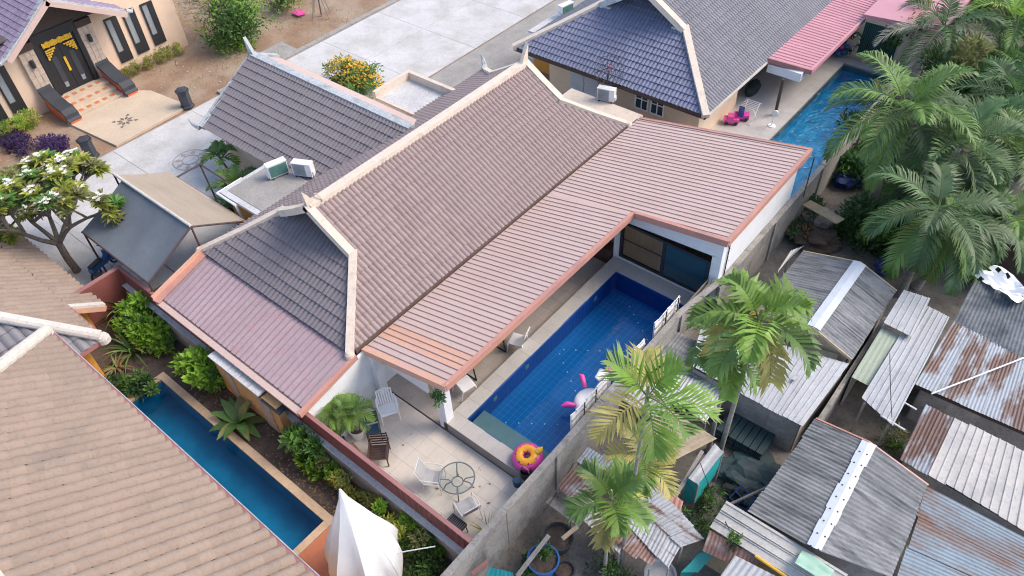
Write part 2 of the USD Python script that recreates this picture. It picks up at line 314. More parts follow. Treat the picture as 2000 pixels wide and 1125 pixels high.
    def prism(s, pts, off):
        """polygon pts pushed along the vector off; ear-clipped caps"""
        pts = np.asarray(pts, float); off = np.asarray(off, float); k = len(pts)
        n = unit(off); a = unit(np.cross(n, [0, 0, 1] if abs(n[2]) < .9 else [1, 0, 0])); b = np.cross(n, a)
        poly = Polygon([((p - pts[0]) @ a, (p - pts[0]) @ b) for p in pts])
        tv, tf = trimesh.creation.triangulate_polygon(poly, engine='earcut')
        cap = pts[0] + tv[:, :1] * a + tv[:, 1:2] * b
        s.add(cap, tf); s.add(cap + off, tf[:, ::-1])
        v = np.vstack([pts, pts + off]); return s.add(v, [[i, (i + 1) % k, k + (i + 1) % k, k + i] for i in range(k)])
    def arrays(s): return np.vstack(s.v), np.vstack(s.f)
    def build(s, name, m, parent=None, smooth=False, label=None, kind=None):
        v, f = s.arrays()
        p = numbered((parent or '/World') + '/' + name)
        loc = np.zeros(3)
        if parent:
            q = parent
            while q not in LOC and q.count('/') > 1: q = q.rpartition('/')[0]
            loc = LOC.get(q, loc)
        msh = usdkit.mesh(stage, p, trimesh.Trimesh(v - loc, f, process=False), MATS.get(m) or '/World/Looks/' + m, smooth=smooth)
        tag(msh.GetPrim(), label, kind=kind)
        return p
    def solo(s, name, m, label, cat, group=None, kind=None, smooth=False):
        """a thing that is one mesh, its origin at its base"""
        v, f = s.arrays(); lo, hi = v.min(0), v.max(0); loc = np.array([(lo[0] + hi[0]) / 2, (lo[1] + hi[1]) / 2, lo[2]])
        p = numbered('/World/' + name)
        msh = usdkit.mesh(stage, p, trimesh.Trimesh(v - loc, f, process=False), MATS.get(m) or '/World/Looks/' + m, smooth=smooth)
        msh.AddTranslateOp().Set(Gf.Vec3d(*map(float, loc))); LOC[p] = loc
        tag(msh.GetPrim(), label, cat, group, kind); return p
def struct(name, mb, m): return mb.solo(name, m, None, None, kind='structure')
def copy(src, label, cat, loc, rotz=0, scale=1.0, group=None):
    p = numbered('/World/' + src.rpartition('/')[2].rstrip('0123456789').rstrip('_')); x = UsdGeom.Xform.Define(stage, p)
    prim = x.GetPrim(); prim.GetReferences().AddInternalReference(src)
    x.ClearXformOpOrder(); x.AddTranslateOp().Set(Gf.Vec3d(*map(float, loc))); x.AddRotateZOp().Set(float(rotz)); x.AddScaleOp().Set(Gf.Vec3f(scale, scale, scale))
    prim.SetInstanceable(True); tag(prim, label, cat, group); return p

# ---------------------------------------------------------------- roofs
def in_frame(p, m=30):
    u, v, w = proj(p); return w > 0 and -m < u < 2000 + m and -m < v < 1125 + m
def tiles(parent, P0, eu, ev, poly, tw, tl, m, name='roof_tile', h=0.075, lift=0.05, limit=300, seg=6, power=2.0, th=0.055, jit=0.006, frac=0.5, stagger=0.0):
    """curved roof tiles on the plane P0 + s*eu + t*ev (t up the slope) inside the polygon poly of (s, t); the largest in view become parts, the rest one part"""
    eu, ev = unit(eu), unit(ev); en = np.cross(eu, ev); en = en if en[2] > 0 else -en
    pg = Polygon(poly); x0, y0, x1, y1 = pg.bounds; inner = pg.buffer(1e-6); out = []
    offs = [tl * stagger * ((i * .37) % 1 + rnd.uniform(-.12, .12)) for i in range(int((x1 - x0) / tw) + 1)]
    for j in range(int((y1 - y0) / tl) + 2):
        for i in range(int((x1 - x0) / tw) + 1):
            s0, t0 = x0 + i * tw, y0 + j * tl - offs[i]
            cell = sbox(s0, t0, s0 + tw, t0 + tl)
            if not pg.intersects(cell): continue
            full = inner.contains(cell)
            if not full and pg.intersection(cell).area < frac * 0.2 * tw * tl: continue
            q = np.linspace(0, 1, seg + 1); hz = h * (1 - np.abs(2 * q - 1) ** power)
            jl, js = rnd.uniform(-jit, jit), rnd.uniform(-jit, jit)
            low = [(s0 + a * tw + js, t0 - 0.03 + jl, b + lift + jl) for a, b in zip(q, hz)]
            top = [(s0 + a * tw + js, t0 + tl, b) for a, b in zip(q, hz)]
            lip = [(s, t + 0.002, z - th) for s, t, z in low]
            pts = low + top + lip
            if not full:
                r2 = []
                for s, t, z in pts:
                    pt = Point(s, t)
                    if not inner.contains(pt):
                        if not pg.buffer(0.05).contains(pt):
                            n = nearest_points(pg, pt)[0]; s, t = n.x, n.y
                    r2.append((s, t, z))
                pts = r2
            k = seg + 1
            f = [[a, a + 1, k + a + 1, k + a] for a in range(seg)] + [[2 * k + a, 2 * k + a + 1, a + 1, a] for a in range(seg)]
            v = np.array([P0 + s * eu + t * ev + z * en for s, t, z in pts])
            out.append((v, f))
    seen = [(np.linalg.norm(v.mean(0) - CAM), n) for n, (v, f) in enumerate(out) if in_frame(v.mean(0), 10)]
    seen.sort(); singles = {n for d, n in seen[:limit]}
    rest = MB()
    for n, (v, f) in enumerate(out):
        if n in singles: MB().add(v, f).build(name, m, parent, smooth=40)
        else: rest.add(v, f)
    if rest.n: rest.build(name + 's', m, parent, smooth=40, kind='stuff')
def plane_roof(parent, corners, m, tw=0.225, tl=0.44, deck='roof', deckmat='deck_dark', th=0.10, **k):
    """a tiled roof plane: corners in order, the first two along the eave (left to right seen from below the eave)"""
    c = [np.asarray(p, float) for p in corners]
    eu = unit(c[1] - c[0]); n = unit(np.cross(eu, c[2] - c[1])); n = n if n[2] > 0 else -n
    ev = unit(np.cross(n, eu))
    if ev[2] < 0: ev = -ev
    poly = [((p - c[0]) @ eu, (p - c[0]) @ ev) for p in c]
    p = MB().slab(c, th, n).build(deck, deckmat, parent)
    tiles(p, c[0] + n * 0.004, eu, ev, poly, tw, tl, m, **k)
    return p
def wave_sheet(mb, P0, eu, ev, width, length, pitch=0.09, amp=0.018, prof='sine', per=6, nl=2, sag=0.0, ragged=0.0, thick=0.004):
    """corrugated sheet: waves across eu, flat along ev, P0 is a lower corner; closed underside just below"""
    eu, ev = unit(eu), unit(ev); en = np.cross(eu, ev); en = en if en[2] > 0 else -en
    if prof == 'sine':
        k = max(int(width / pitch * per), 6); s = np.linspace(0, width, k + 1); z = amp * np.sin(2 * math.pi * s / pitch)
    else:
        s, z, a = [], [], 0.0
        while a < width - 1e-6:
            b = min(a + pitch, width); wr = pitch * (0.16 if prof == 'rib' else 0.3)
            s += [a, a + wr * .3, a + wr * .8, a + wr * 1.1]; z += [0, amp, amp, 0]; a = b
        s.append(width); z.append(0); s, z = np.array(s), np.array(z); s = np.minimum(s, width)
    t = np.linspace(0, length, nl + 1); v = []
    rg = np.array([rnd.uniform(-ragged, ragged)] * len(s))
    for j, tt in enumerate(t):
        dz = -sag * math.sin(math.pi * j / nl)
        for i in range(len(s)): v.append(P0 + s[i] * eu + (tt + (rg[i] if j in (0, nl) else 0)) * ev + (z[i] + dz) * en)
    K = len(s); f = [[j * K + i, j * K + i + 1, (j + 1) * K + i + 1, (j + 1) * K + i] for j in range(nl) for i in range(K - 1)]
    v = np.array(v); mb.add(v, f); mb.add(v - en * thick, [q[::-1] for q in f])
    return mb
def sheet_roof(parent, A, B, C, D, m, sw=0.8, name='roof_sheet', wild=0.0, mats=None, pitch=0.09, amp=0.018, prof='sine', along='v', **k):
    """quad A-B (lower edge), C-D (upper edge, C above B) covered by sheets side by side along A-B, each a part"""
    A, B, C, D = map(np.asarray, (A, B, C, D)); w = np.linalg.norm(B - A); n = max(1, round(w / sw))
    for i in range(n):
        a, b = i / n, (i + 1) / n + .03 / w
        p, q = A + (B - A) * a, A + (B - A) * b; r, s = D + (C - D) * b, D + (C - D) * a
        nn = unit(np.cross(q - p, s - p)); nn = nn if nn[2] > 0 else -nn
        off = nn * (0.007 * (i % 2) + rnd.uniform(0, wild * .1)); sh = unit(s - p) * rnd.uniform(-wild, wild)
        mm = mats[i % len(mats)] if mats else m
        wave_quad(mb := MB(), p + off + sh, q + off + sh, r + off + sh, s + off + sh, nn, pitch, amp, prof, **k)
        mb.build(name, mm, parent, smooth=50)
def wave_quad(mb, p, q, r, s_, en, pitch=0.09, amp=0.018, prof='sine', per=6, nl=2, thick=0.004):
    """corrugated sheet filling the quad p-q (lower edge), r-s (upper edge)"""
    width = np.linalg.norm(q - p)
    if prof == 'sine':
        k = max(int(width / pitch * per), 6); s = np.linspace(0, width, k + 1); z = amp * np.sin(2 * math.pi * s / pitch)
    else:
        s, z, a = [], [], 0.0
        while a < width - 1e-6:
            wr = pitch * (0.16 if prof == 'rib' else 0.3); s += [a, a + wr * .3, a + wr * .8, a + wr * 1.1]; z += [0, amp, amp, 0]; a += pitch
        s.append(width); z.append(0); s, z = np.minimum(np.array(s), width), np.array(z)
    v = []
    for t in np.linspace(0, 1, nl + 1):
        lo, hi = p + (s_ - p) * t, q + (r - q) * t
        for a, b in zip(s / width, z): v.append(lo + (hi - lo) * a + en * b)
    K = len(s); f = [[j * K + i, j * K + i + 1, (j + 1) * K + i + 1, (j + 1) * K + i] for j in range(nl) for i in range(K - 1)]
    v = np.array(v); mb.add(v, f); mb.add(v - en * thick, [x[::-1] for x in f]); return mb
# ================================================================ the setting: ground, street, pools' basins, patio
def flat(mb, poly, z, th=0.0):
    tv, tf = trimesh.creation.triangulate_polygon(poly, engine='earcut')
    v = np.column_stack([tv, np.full(len(tv), z)]); f = np.asarray(tf)
    a = v[f[:, 1]] - v[f[:, 0]]; b = v[f[:, 2]] - v[f[:, 0]]
    f = np.where((a[:, 0] * b[:, 1] - a[:, 1] * b[:, 0] > 0)[:, None], f, f[:, ::-1]); mb.add(v, f); return mb
P_MAIN = (0.0, 0.0, 3.75, 9.98); P_LEFT = (-11.62, -8.6, -1.4, -6.05); P_FAR = (0.75, 17.5, 3.9, 33.4)
hole = [sbox(*b).buffer(0.02, join_style=2) for b in (P_MAIN, P_LEFT, P_FAR)]
plateau = sbox(-160, -120, 4.1, 180)
for h in hole: plateau = plateau.difference(h)
mb = MB(); flat(mb, plateau, -0.56)
mb.box((4.08, -120, -1.6), (4.11, 180, -0.56)); struct('ground', mb, 'soil_left')
rr = np.random.default_rng(3); n = 60
X, Y = np.meshgrid(np.linspace(4.05, 60, n), np.linspace(-30, 80, 2 * n), indexing='ij')
Z = -1.05 + 0.22 * (meshkit.fbm(np.stack([X * .45, Y * .45, X * 0], -1), 4) - 0.5)
idx = np.arange(n * 2 * n).reshape(n, 2 * n); f = np.stack([idx[:-1, :-1], idx[1:, :-1], idx[1:, 1:], idx[:-1, 1:]], -1).reshape(-1, 4)
mb = MB().add(np.stack([X, Y, Z], -1).reshape(-1, 3), f); far = sbox(4.05, -120, 220, 180).difference(sbox(4.06, -29.9, 59.9, 79.9)); flat(mb, far, -1.05)
struct('village_ground', mb, 'soil_village')

# street of concrete slabs between the left house and the main plot
st = thing('street', None, None, (-24, 10, -0.53), kind='structure')
flat(MB(), Polygon([(-28.7, -14), (-17.5, -14), (-17.5, 4), (-19.3, 12), (-19.3, 60), (-28.4, 60)]), -0.535).build('street_base', 'gutter_conc', st)
for i, y in enumerate(np.arange(-14, 60, 5.2)):
    for a, b in ((-28.5, -24.035), (-24.01, -19.35)):
        MB().slab([(a, y + .012, -.5), (b, y + .012, -.5), (b, y + 5.188, -.5), (a, y + 5.188, -.5)], 0.03).build('concrete_slab', 'street', st)
for y in np.arange(-14, 8, 4.0):
    MB().slab([(-19.3, y + .03, -.5), (-16.6, y + .03, -.5), (-16.6, y + 3.97, -.5), (-19.3, y + 3.97, -.5)], 0.03).build('concrete_slab', 'street', st)
# carved rosette stamped in the street by the carport
c = gz(372, 312, -.495)
for r_, k in ((0.95, 0), (0.45, 0)): 
    m_ = MB(); q = np.linspace(0, 2 * math.pi, 33); m_.tube([(c[0] + r_ * math.cos(a), c[1] + r_ * math.sin(a), -.498) for a in q], 0.03, 4, False); m_.build('stamped_ring', 'ornament_pale', st)
for a in np.arange(8) * math.pi / 4:
    m_ = MB(); m_.slab([(c[0] + .48 * math.cos(a), c[1] + .48 * math.sin(a), -.492), (c[0] + .7 * math.cos(a + .22), c[1] + .7 * math.sin(a + .22), -.492), (c[0] + .92 * math.cos(a), c[1] + .92 * math.sin(a), -.492), (c[0] + .7 * math.cos(a - .22), c[1] + .7 * math.sin(a - .22), -.492)], .008); m_.build('stamped_petal', 'ornament_pale', st)
# kerb and gutter strips along the street, drain cover
kb = MB(); 
for y in np.arange(9.0, 58, 1.0): kb.box((-28.95, y, -.56), (-28.62, y + .98, -.42))
struct('kerb', kb, 'gutter_conc')
struct('verge', flat(MB(), Polygon([(-19.25, 11.5), (-15.0, 11.5), (-15.0, 60), (-19.25, 60)]), -0.548), 'gutter_conc')
m_ = MB().box((-30.6, 13.6, -.56), (-28.9, 15.4, -.38)); d0 = thing('drain_cover', 'grey square concrete drain slab on the dry earth at the street corner', 'drain cover', (-29.8, 14.5, -.56)); m_.build('slab', 'gutter_conc', d0); MB().box((-29.5, 13.5, -.50), (-28.95, 13.59, -.40)).build('opening', 'black_frame', d0)

# patio and terrace floors, each tile a piece
def tile_floor(name, x0, y0, x1, y1, z, sx, sy, m, skip=None, th=0.03, kind='structure', gap=0.008, base=None):
    t = thing(name, None, None, ((x0 + x1) / 2, (y0 + y1) / 2, z - th), kind=kind)
    MB().box((x0, y0, base if base is not None else z - th - .12), (x1, y1, z - 0.006)).build('grout_bed', 'grout', t)
    nx, ny = max(1, round((x1 - x0) / sx)), max(1, round((y1 - y0) / sy)); ax, ay = (x1 - x0) / nx, (y1 - y0) / ny
    for i in range(nx):
        for j in range(ny):
            dz = rnd.uniform(-.0015, .0015); a, b = x0 + i * ax + gap / 2, y0 + j * ay + gap / 2
            MB().box((a, b, z - th), (a + ax - gap, b + ay - gap, z + dz)).build('floor_tile', m, t)
    return t
tile_floor('patio', -4.0, -3.95, 4.0, -0.66, -0.5, 0.62, 0.66, 'patio_tile')
tile_floor('terrace_floor', -4.0, -0.62, -0.66, 12.0, -0.47, 0.66, 0.66, 'terrace_tile')
struct('floor_drain', MB().box((-4.0, -0.655, -.56), (-0.66, -0.625, -.49)), 'black_iron')
tile_floor('pool_coping', -0.65, 0.0, -0.0, 10.75, 0.0, 0.65, 0.75, 'coping_tile', base=-.55)
tile_floor('pool_coping', -0.65, -0.62, 4.0, 0.0, 0.0, 0.75, 0.62, 'coping_tile', base=-.55)
tile_floor('pool_coping', 0.0, 10.0, 4.0, 10.75, 0.0, 0.75, 0.75, 'coping_tile', base=-.55)

# swimming pools
def pool(name, label, box, zb, zw, wm, floor_m, wall_m, size, grid=True, group=None):
    x0, y0, x1, y1 = box; t = thing(name, label, 'swimming pool', ((x0 + x1) / 2, (y0 + y1) / 2, zb), group)
    sh = MB(); e = .02
    sh.box((x0 - e, y0 - e, zb - .1), (x1 + e, y1 + e, zb - .012))
    for lo, hi in (((x0 - e, y0, zb), (x0 - .001, y1, zw + .06)), ((x1 + .001, y0, zb), (x1 + e, y1, zw + .06)), ((x0 - e, y0 - e, zb), (x1 + e, y0 - .001, zw + .06)), ((x0 - e, y1 + .001, zb), (x1 + e, y1 + e, zw + .06))): sh.box(lo, hi)
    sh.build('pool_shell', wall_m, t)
    if grid:
        fl = MB(); wl = MB(); g = 0.012
        MB().box((x0, y0, zb - .012), (x1, y1, zb - .006)).build('grout', 'pool_grout', t)
        nx, ny = round((x1 - x0) / size), round((y1 - y0) / size); ax, ay = (x1 - x0) / nx, (y1 - y0) / ny
        for i in range(nx):
            for j in range(ny): fl.slab([(x0 + i * ax + g, y0 + j * ay + g, zb), (x0 + (i + 1) * ax - g, y0 + j * ay + g, zb), (x0 + (i + 1) * ax - g, y0 + (j + 1) * ay - g, zb), (x0 + i * ax + g, y0 + (j + 1) * ay - g, zb)], .005)
        fl.build('floor_tiles', floor_m, t, kind='stuff')
        nz = max(1, round((zw + .06 - zb) / size)); az = (zw + .06 - zb) / nz
        for k in range(nz):
            za, zc = zb + k * az + g * .5, zb + (k + 1) * az - g * .5
            for j in range(ny): wl.box((x0, y0 + j * ay + g * .5, za), (x0 + .006, y0 + (j + 1) * ay - g * .5, zc))
            for i in range(nx):
                wl.box((x0 + i * ax + g * .5, y1 - .006, za), (x0 + (i + 1) * ax - g * .5, y1, zc))
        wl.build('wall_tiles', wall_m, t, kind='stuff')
    n1 = 2
    MB().quad((x0, y0, zw), (x1, y0, zw), (x1, y1, zw), (x0, y1, zw)).build('water_surface', wm, t)
    return t
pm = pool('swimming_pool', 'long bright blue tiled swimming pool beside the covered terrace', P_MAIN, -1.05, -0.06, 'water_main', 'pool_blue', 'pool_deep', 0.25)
MB().box((0.1, 0.006, -1.045), (3.74, 0.85, -0.30)).build('bench_step', 'pool_step', pm)
for k in range(30):                                             # star lights set in the tiles in zigzag rows
    y = 1.0 + k * 0.29; ph = (k % 8) / 7; ph = ph if (k // 8) % 2 == 0 else 1 - ph
    MB().lathe((0.35 + 2.9 * ph, y, -1.045), [(0, .02), (.028, .018), (.03, 0)], 8).build('pool_light', 'light_white', pm)
for y in (1.6, 3.6, 8.4): MB().obox((0.012, y, -.42), (.008, 0, 0), (0, .11, 0), (0, 0, .11)).build('jet_plate', 'pool_step', pm)
pl = pool('swimming_pool', 'narrow dark blue lap pool in the garden below the tan tiled roof', P_LEFT, -1.75, -0.62, 'water_left', 'pool_left', 'pool_left', 0.3, grid=False)
pf = pool('swimming_pool', 'turquoise pool with glinting water behind the pink metal awning', P_FAR, -1.2, -0.32, 'water_ripple', 'pool_cyan', 'pool_cyan', 0.3, grid=False)
tile_floor('pool_edge', -11.92, -6.05, -1.1, -5.74, -0.5, 0.6, 0.31, 'coping_sand', base=-.7)
tile_floor('pool_edge', -11.92, -8.6, -11.62, -6.05, -0.5, 0.31, 0.6, 'coping_sand', base=-.7)
tile_floor('pool_edge', -1.4, -8.6, -1.1, -6.05, -0.5, 0.31, 0.6, 'coping_sand', base=-.7)
tile_floor('pool_edge', 0.05, 18, 0.75, 34.1, -0.2, 0.7, 0.7, 'coping_tile', base=-.7)
tile_floor('pool_edge', 0.75, 33.4, 4.1, 34.1, -0.2, 0.7, 0.7, 'coping_tile', base=-.7)
struct('terrace_slab', MB().box((-3.4, 19.5, -.6), (0.05, 34.5, -.22)), 'coping_tile')
struct('garden_soil', flat(MB(), Polygon([(-17, -5.74), (-11.92, -5.74), (-1.1, -5.74), (-1.1, -8.6), (4.0, -8.6), (4.0, -4.35), (-17, -4.35)]), -0.552), 'soil_dark')
struct('garden_soil', flat(MB(), Polygon([(-17, -8.6), (-11.92, -8.6), (-11.92, -5.74), (-17, -5.74)]), -0.552), 'soil_dark')
tile_floor('garden_path', -1.09, -10.5, 1.9, -5.9, -0.5, 0.5, 0.5, 'terracotta_tile')
struct('front_yard', flat(MB(), Polygon([(-36, -12), (-28.72, -12), (-28.72, 1.2), (-36, 1.2)]), -0.552), 'soil_left')

# ================================================================ boundary walls
WL = [(4.0, -9), (4.0, -5.3), (4.04, 8.3), (4.42, 10.7), (4.45, 36), (4.5, 60)]
cw = thing('boundary_wall', 'long weathered grey concrete boundary wall running past the pool', 'wall', (4.1, 10, -1.3))
for i in range(len(WL) - 1):
    (xa, ya), (xb, yb) = WL[i], WL[i + 1]; zt = 1.5 if yb < 20 else 1.35
    n = max(1, round((yb - ya) / 2.6))
    for k in range(n):
        a, b = k / n, (k + 1) / n; p, q = V(xa + (xb - xa) * a, ya + (yb - ya) * a, 0), V(xa + (xb - xa) * b, ya + (yb - ya) * b, 0)
        dz = rnd.uniform(-.015, .015)
        MB().prism([(p[0], p[1] + .006, -1.3), (q[0], q[1] - .006, -1.3), (q[0], q[1] - .006, zt - .06 + dz), (p[0], p[1] + .006, zt - .06 + dz)], (0.14, 0, 0)).build('wall_panel', 'concrete_wall', cw)
        MB().beam([(p[0] + .08, p[1] + .003, zt + dz), (q[0] + .08, q[1] - .003, zt + dz)], 0.24, 0.058).build('coping', 'concrete_wall', cw)
        if k % 2 == 0: MB().box((p[0] + .14, p[1] - .09, -1.25), (p[0] + .21, p[1] + .09, zt - .07)).build('pier', 'concrete_wall', cw)
# red panelled wall between patio and the left garden
rw = thing('garden_wall', 'low plastered garden wall topped by a red brown upper band beside the patio', 'wall', (-6, -4.2, -.6))
MB().box((-16.6, -4.32, -.6), (3.98, -4.06, .60)).build('plinth', 'plaster_beige', rw)
MB().beam([(-16.6, -4.22, .655), (3.97, -4.22, .655)], 0.30, .05).build('ledge', 'ledge_white', rw)
MB().box((-16.6, -4.15, .66), (3.96, -4.02, 1.49)).build('upper_band', 'red_wall', rw)
MB().beam([(-16.6, -4.085, 1.535), (3.96, -4.085, 1.535)], 0.15, .04).build('top_rail', 'metal_maroon', rw)
MB().box((-16.78, -6.8, -.6), (-16.6, -4.02, 1.49)).build('return_wall', 'red_wall', rw)
MB().beam([(-16.69, -6.8, 1.545), (-16.69, -4.0, 1.545)], 0.2, .05).build('top_rail', 'metal_maroon', rw)
for x in np.arange(0.6, 3.9, 0.28): MB().box((x, -4.165, .67), (x + .02, -4.151, 1.48)).build('batten', 'metal_maroon', rw)
# stone capped feature wall leaning on the garden wall
fw_ = thing('feature_wall', 'ochre garden feature with rough grey stone cap against the red wall', 'garden feature', (-7, -4.6, -.6))
MB().box((-9.0, -4.62, -.6), (-5.1, -4.33, 1.42)).build('body', 'ochre_wall', fw_)
MB().box((-8.3, -4.66, -.6), (-7.9, -4.62, 1.2)).build('pilaster', 'plaster_beige', fw_)
MB().box((-6.3, -4.66, -.6), (-5.6, -4.62, 1.2)).build('pilaster', 'plaster_beige', fw_)
for k in range(5):
    a = -9.1 + k * .63; m_ = MB(); m_.box((a + .01, -4.72, 1.52), (a + .62, -4.0, 1.6 + rnd.uniform(0, .02))); m_.build('cap_stone', 'ledge_white', fw_)
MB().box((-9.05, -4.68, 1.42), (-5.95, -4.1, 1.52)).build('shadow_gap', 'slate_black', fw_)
for k in range(2):
    a = -5.93 + k * .55; MB().box((a, -4.7, 1.3), (a + .54, -4.05, 1.36)).build('slate_slab', 'slate_black', fw_)

# ================================================================ the main house
H0 = thing('main_house', 'central bungalow with mauve tiled gable and hip roof beside the pool', 'house', (-9, 7, -.55))
MB().box((-13.3, -1.1, -.6), (-4.02, 16.3, 2.0)).build('wall', 'white_wall', H0)
EX, EZ, RX, RZ = -4.28, 2.2, -9.0, 5.04
SL = (RZ - EZ) / (EX - RX); LX = 2 * RX - EX
GYF, GYB, GX, GZ = 1.3, 15.0, -6.75, EZ + SL * (-4.28 + 6.75)
YF, YB = -1.5, 17.1
def zr(x): return EZ + SL * (EX - x)
plane_roof(H0, [(EX, YF, EZ), (EX, YB, EZ), (GX, GYB, GZ), (RX, GYB, RZ), (RX, GYF, RZ), (GX, GYF, GZ)], 'tile_mauve')
lx = lambda x: 2 * RX - x
plane_roof(H0, [(LX, YB, EZ), (LX, YF, EZ), (lx(GX), GYF, GZ), (RX, GYF, RZ), (RX, GYB, RZ), (lx(GX), GYB, GZ)], 'tile_mauve', limit=120)
HT = 3.0; HZ = EZ + (GZ - EZ) / (GYF - YF) * (HT - YF); HW = (RZ - HZ) / SL   # the hip runs on under the gable's overhang
plane_roof(H0, [(LX, YF, EZ), (EX, YF, EZ), (GX, GYF, GZ), (RX + HW, HT, HZ), (RX - HW, HT, HZ), (lx(GX), GYF, GZ)], 'tile_grey')
plane_roof(H0, [(EX, YB, EZ), (LX, YB, EZ), (lx(GX), GYB, GZ), (GX, GYB, GZ)], 'tile_grey', limit=0)
# gables above the hips
MB().prism([(RX + 1.6, 2.35, RZ - 1.1), (RX, 2.35, RZ - .12), (RX - 1.6, 2.35, RZ - 1.1)], (0, .08, 0)).build('gable_panel', 'ochre_wall', H0)
MB().prism([(GX - .3, GYB - .35, GZ - .1), (RX, GYB - .35, RZ - .1), (lx(GX) + .3, GYB - .35, GZ - .1)], (0, -.08, 0)).build('gable_panel', 'ochre_wall', H0)
def verge(y, side, m, parent, xr, zr_, xg, zg, w=0.34, h=0.30):
    p0, p1 = V(xr, y, zr_ + .21), V(xg, y, zg + .21)
    MB().beam([p0, p0 + (p1 - p0) * .5 + V(0, 0, -.03), p1], w, h).build('verge_beam', m, parent)
for y in (GYF - .02, GYB + .02):
    for gx_ in (GX, lx(GX)): verge(y, 0, 'ridge_cream', H0, RX, RZ, gx_, GZ)
MB().beam([(RX, GYF, RZ + .17), (RX, GYB, RZ + .17)], .42, .3).build('ridge_beam', 'ridge_cream', H0)
for gx_, ex in ((GX, EX), (lx(GX), LX)):
    for gy_, ey in ((GYF, YF), (GYB, YB)):
        a, b = V(gx_, gy_, GZ + .21), V(ex, ey, EZ + .2)
        MB().beam([a + (a - b) * .03, a + (b - a) * .5 + V(0, 0, -.04), b + (b - a) * .03], .30, .26).build('hip_beam', 'ridge_cream', H0)
        MB().lathe(b + (b - a) * .03 + V(0, 0, -.22), [(0, .26), (.1, .25), (.18, .16), (.2, 0)], 12).build('hip_end', 'ridge_cream', H0)
        MB().beam([a, a + V(-.55 if gx_ > RX else .55, 0, -.12)], .22, .18).build('gable_foot', 'ridge_grey', H0)
def finial(parent, p, d, m, s=1.0):
    """pointed leaf shaped gable finial at p, d = outward direction"""
    d = unit(d); z = V(0, 0, 1); q = [(-.55, -.1), (-.3, .10), (-.12, .34), (0.1, .62), (0.42, .98), (0.36, .55), (0.32, .22), (.30, -.12)]
    MB().prism([np.asarray(p) + (d * a * .75 + z * b) * s - np.cross(d, z) * .09 for a, b in q], np.cross(d, z) * .18).build('finial', m, parent)
finial(H0, (RX, GYF + .1, RZ + .1), (0, -1, 0), 'ridge_cream', .85); finial(H0, (RX, GYB - .1, RZ + .1), (0, 1, 0), 'ridge_cream', .95)
MB().tube([(RX + .25 * math.cos(a) - .0, GYF + .55, RZ + .16 + .14 * math.sin(a)) for a in np.linspace(0, 2 * math.pi, 13)], .035, 5).build('finial_ring', 'ridge_cream', H0)
# valley gutter and the low metal roof over the pool terrace
MB().beam([(-4.20, -1.3, 2.27), (-4.20, 17.0, 2.28)], .07, .30).build('eave_fascia', 'gutter_dark', H0)
MB().beam([(-4.16, -1.0, 2.07), (-4.16, 18.0, 2.14)], .14, .1).build('valley_gutter', 'gutter_dark', H0)
A0, B0, C0, D0 = V(-4.1, -1.06, 2.12), V(-4.1, 10.5, 2.16), V(.34, 10.5, 3.19), V(.34, -1.06, 3.36)
A1, B1, C1, D1 = B0, V(-4.1, 18.02, 2.20), V(4.59, 18.02, 3.86), V(4.59, 10.5, 3.85)
vr = MB().slab([A0, B0, C0, D0], .05).build('terrace_roof', 'metal_maroon', H0)
MB().slab([A1 + V(0, .002, -.003), B1 + V(0, 0, -.003), C1 + V(0, 0, -.003), D1 + V(0, .002, -.003)], .05).build('roof_deck', 'metal_maroon', vr)
UPV = V(0, 0, .02)
def pans(A, B, C, D, rib=.27, per=3, orange=()):
    w = np.linalg.norm(B - A); n = round(w / rib); 
    for i in range(0, n, per):
        a, b = i / n, min(i + per, n) / n
        p, q, r, s = A + (B - A) * a, A + (B - A) * b, D + (C - D) * b, D + (C - D) * a
        m_ = MB(); k = min(per, n - i)
        for j in range(k):
            f0, f1 = (j + .03) / k, (j + .97) / k
            m_.slab([p + (q - p) * f0 + UPV, p + (q - p) * f1 + UPV, s + (r - s) * f1 + UPV, s + (r - s) * f0 + UPV], .012)
        m_.build('roof_sheet', 'metal_orange' if i // per in orange else 'metal_pink', vr)
    for i in range(1, n):
        p, s = A + (B - A) * i / n, D + (C - D) * i / n; d = unit(s - p)
        MB().beam([p + d * .05 + V(0, 0, .043), s - d * (.16) + V(0, 0, .043)], .030, .024).build('seam', 'seam_brown', vr)
pans(A0, B0, C0, D0, orange=(1,)); pans(A1, B1, C1, D1)
def flash(a, b, inward, m, w=.15, drop=.24):
    a, b, inward = V(*a), V(*b), V(*inward)
    m_ = MB(); m_.slab([a + V(0, 0, .05), b + V(0, 0, .05), b + inward * w + V(0, 0, .055), a + inward * w + V(0, 0, .055)], .012)
    m_.slab([a + V(0, 0, .06), b + V(0, 0, .06), b + V(0, 0, -drop), a + V(0, 0, -drop)], .03, n=unit(V(inward[0], inward[1], 0))); m_.build('fascia', m, vr)
flash(D0 + V(.02, 0, 0), C0 + V(.02, -.0, 0), (-1, 0, -.2), 'metal_fascia'); flash(V(.36, 10.49, 3.19), D1 + V(0.02, -.01, 0), (0, 1, 0), 'metal_fascia', .14)
flash(D1 + V(.03, 0, 0), C1 + V(.03, 0, 0), (-1, 0, -.17), 'metal_fascia'); flash(A0 + V(0, -.02, 0), D0 + V(.02, -.02, 0), (0, 1, 0), 'metal_orange', .2); flash(B1 + V(0, .02, 0), C1 + V(0, .02, 0), (0, -1, 0), 'metal_fascia')
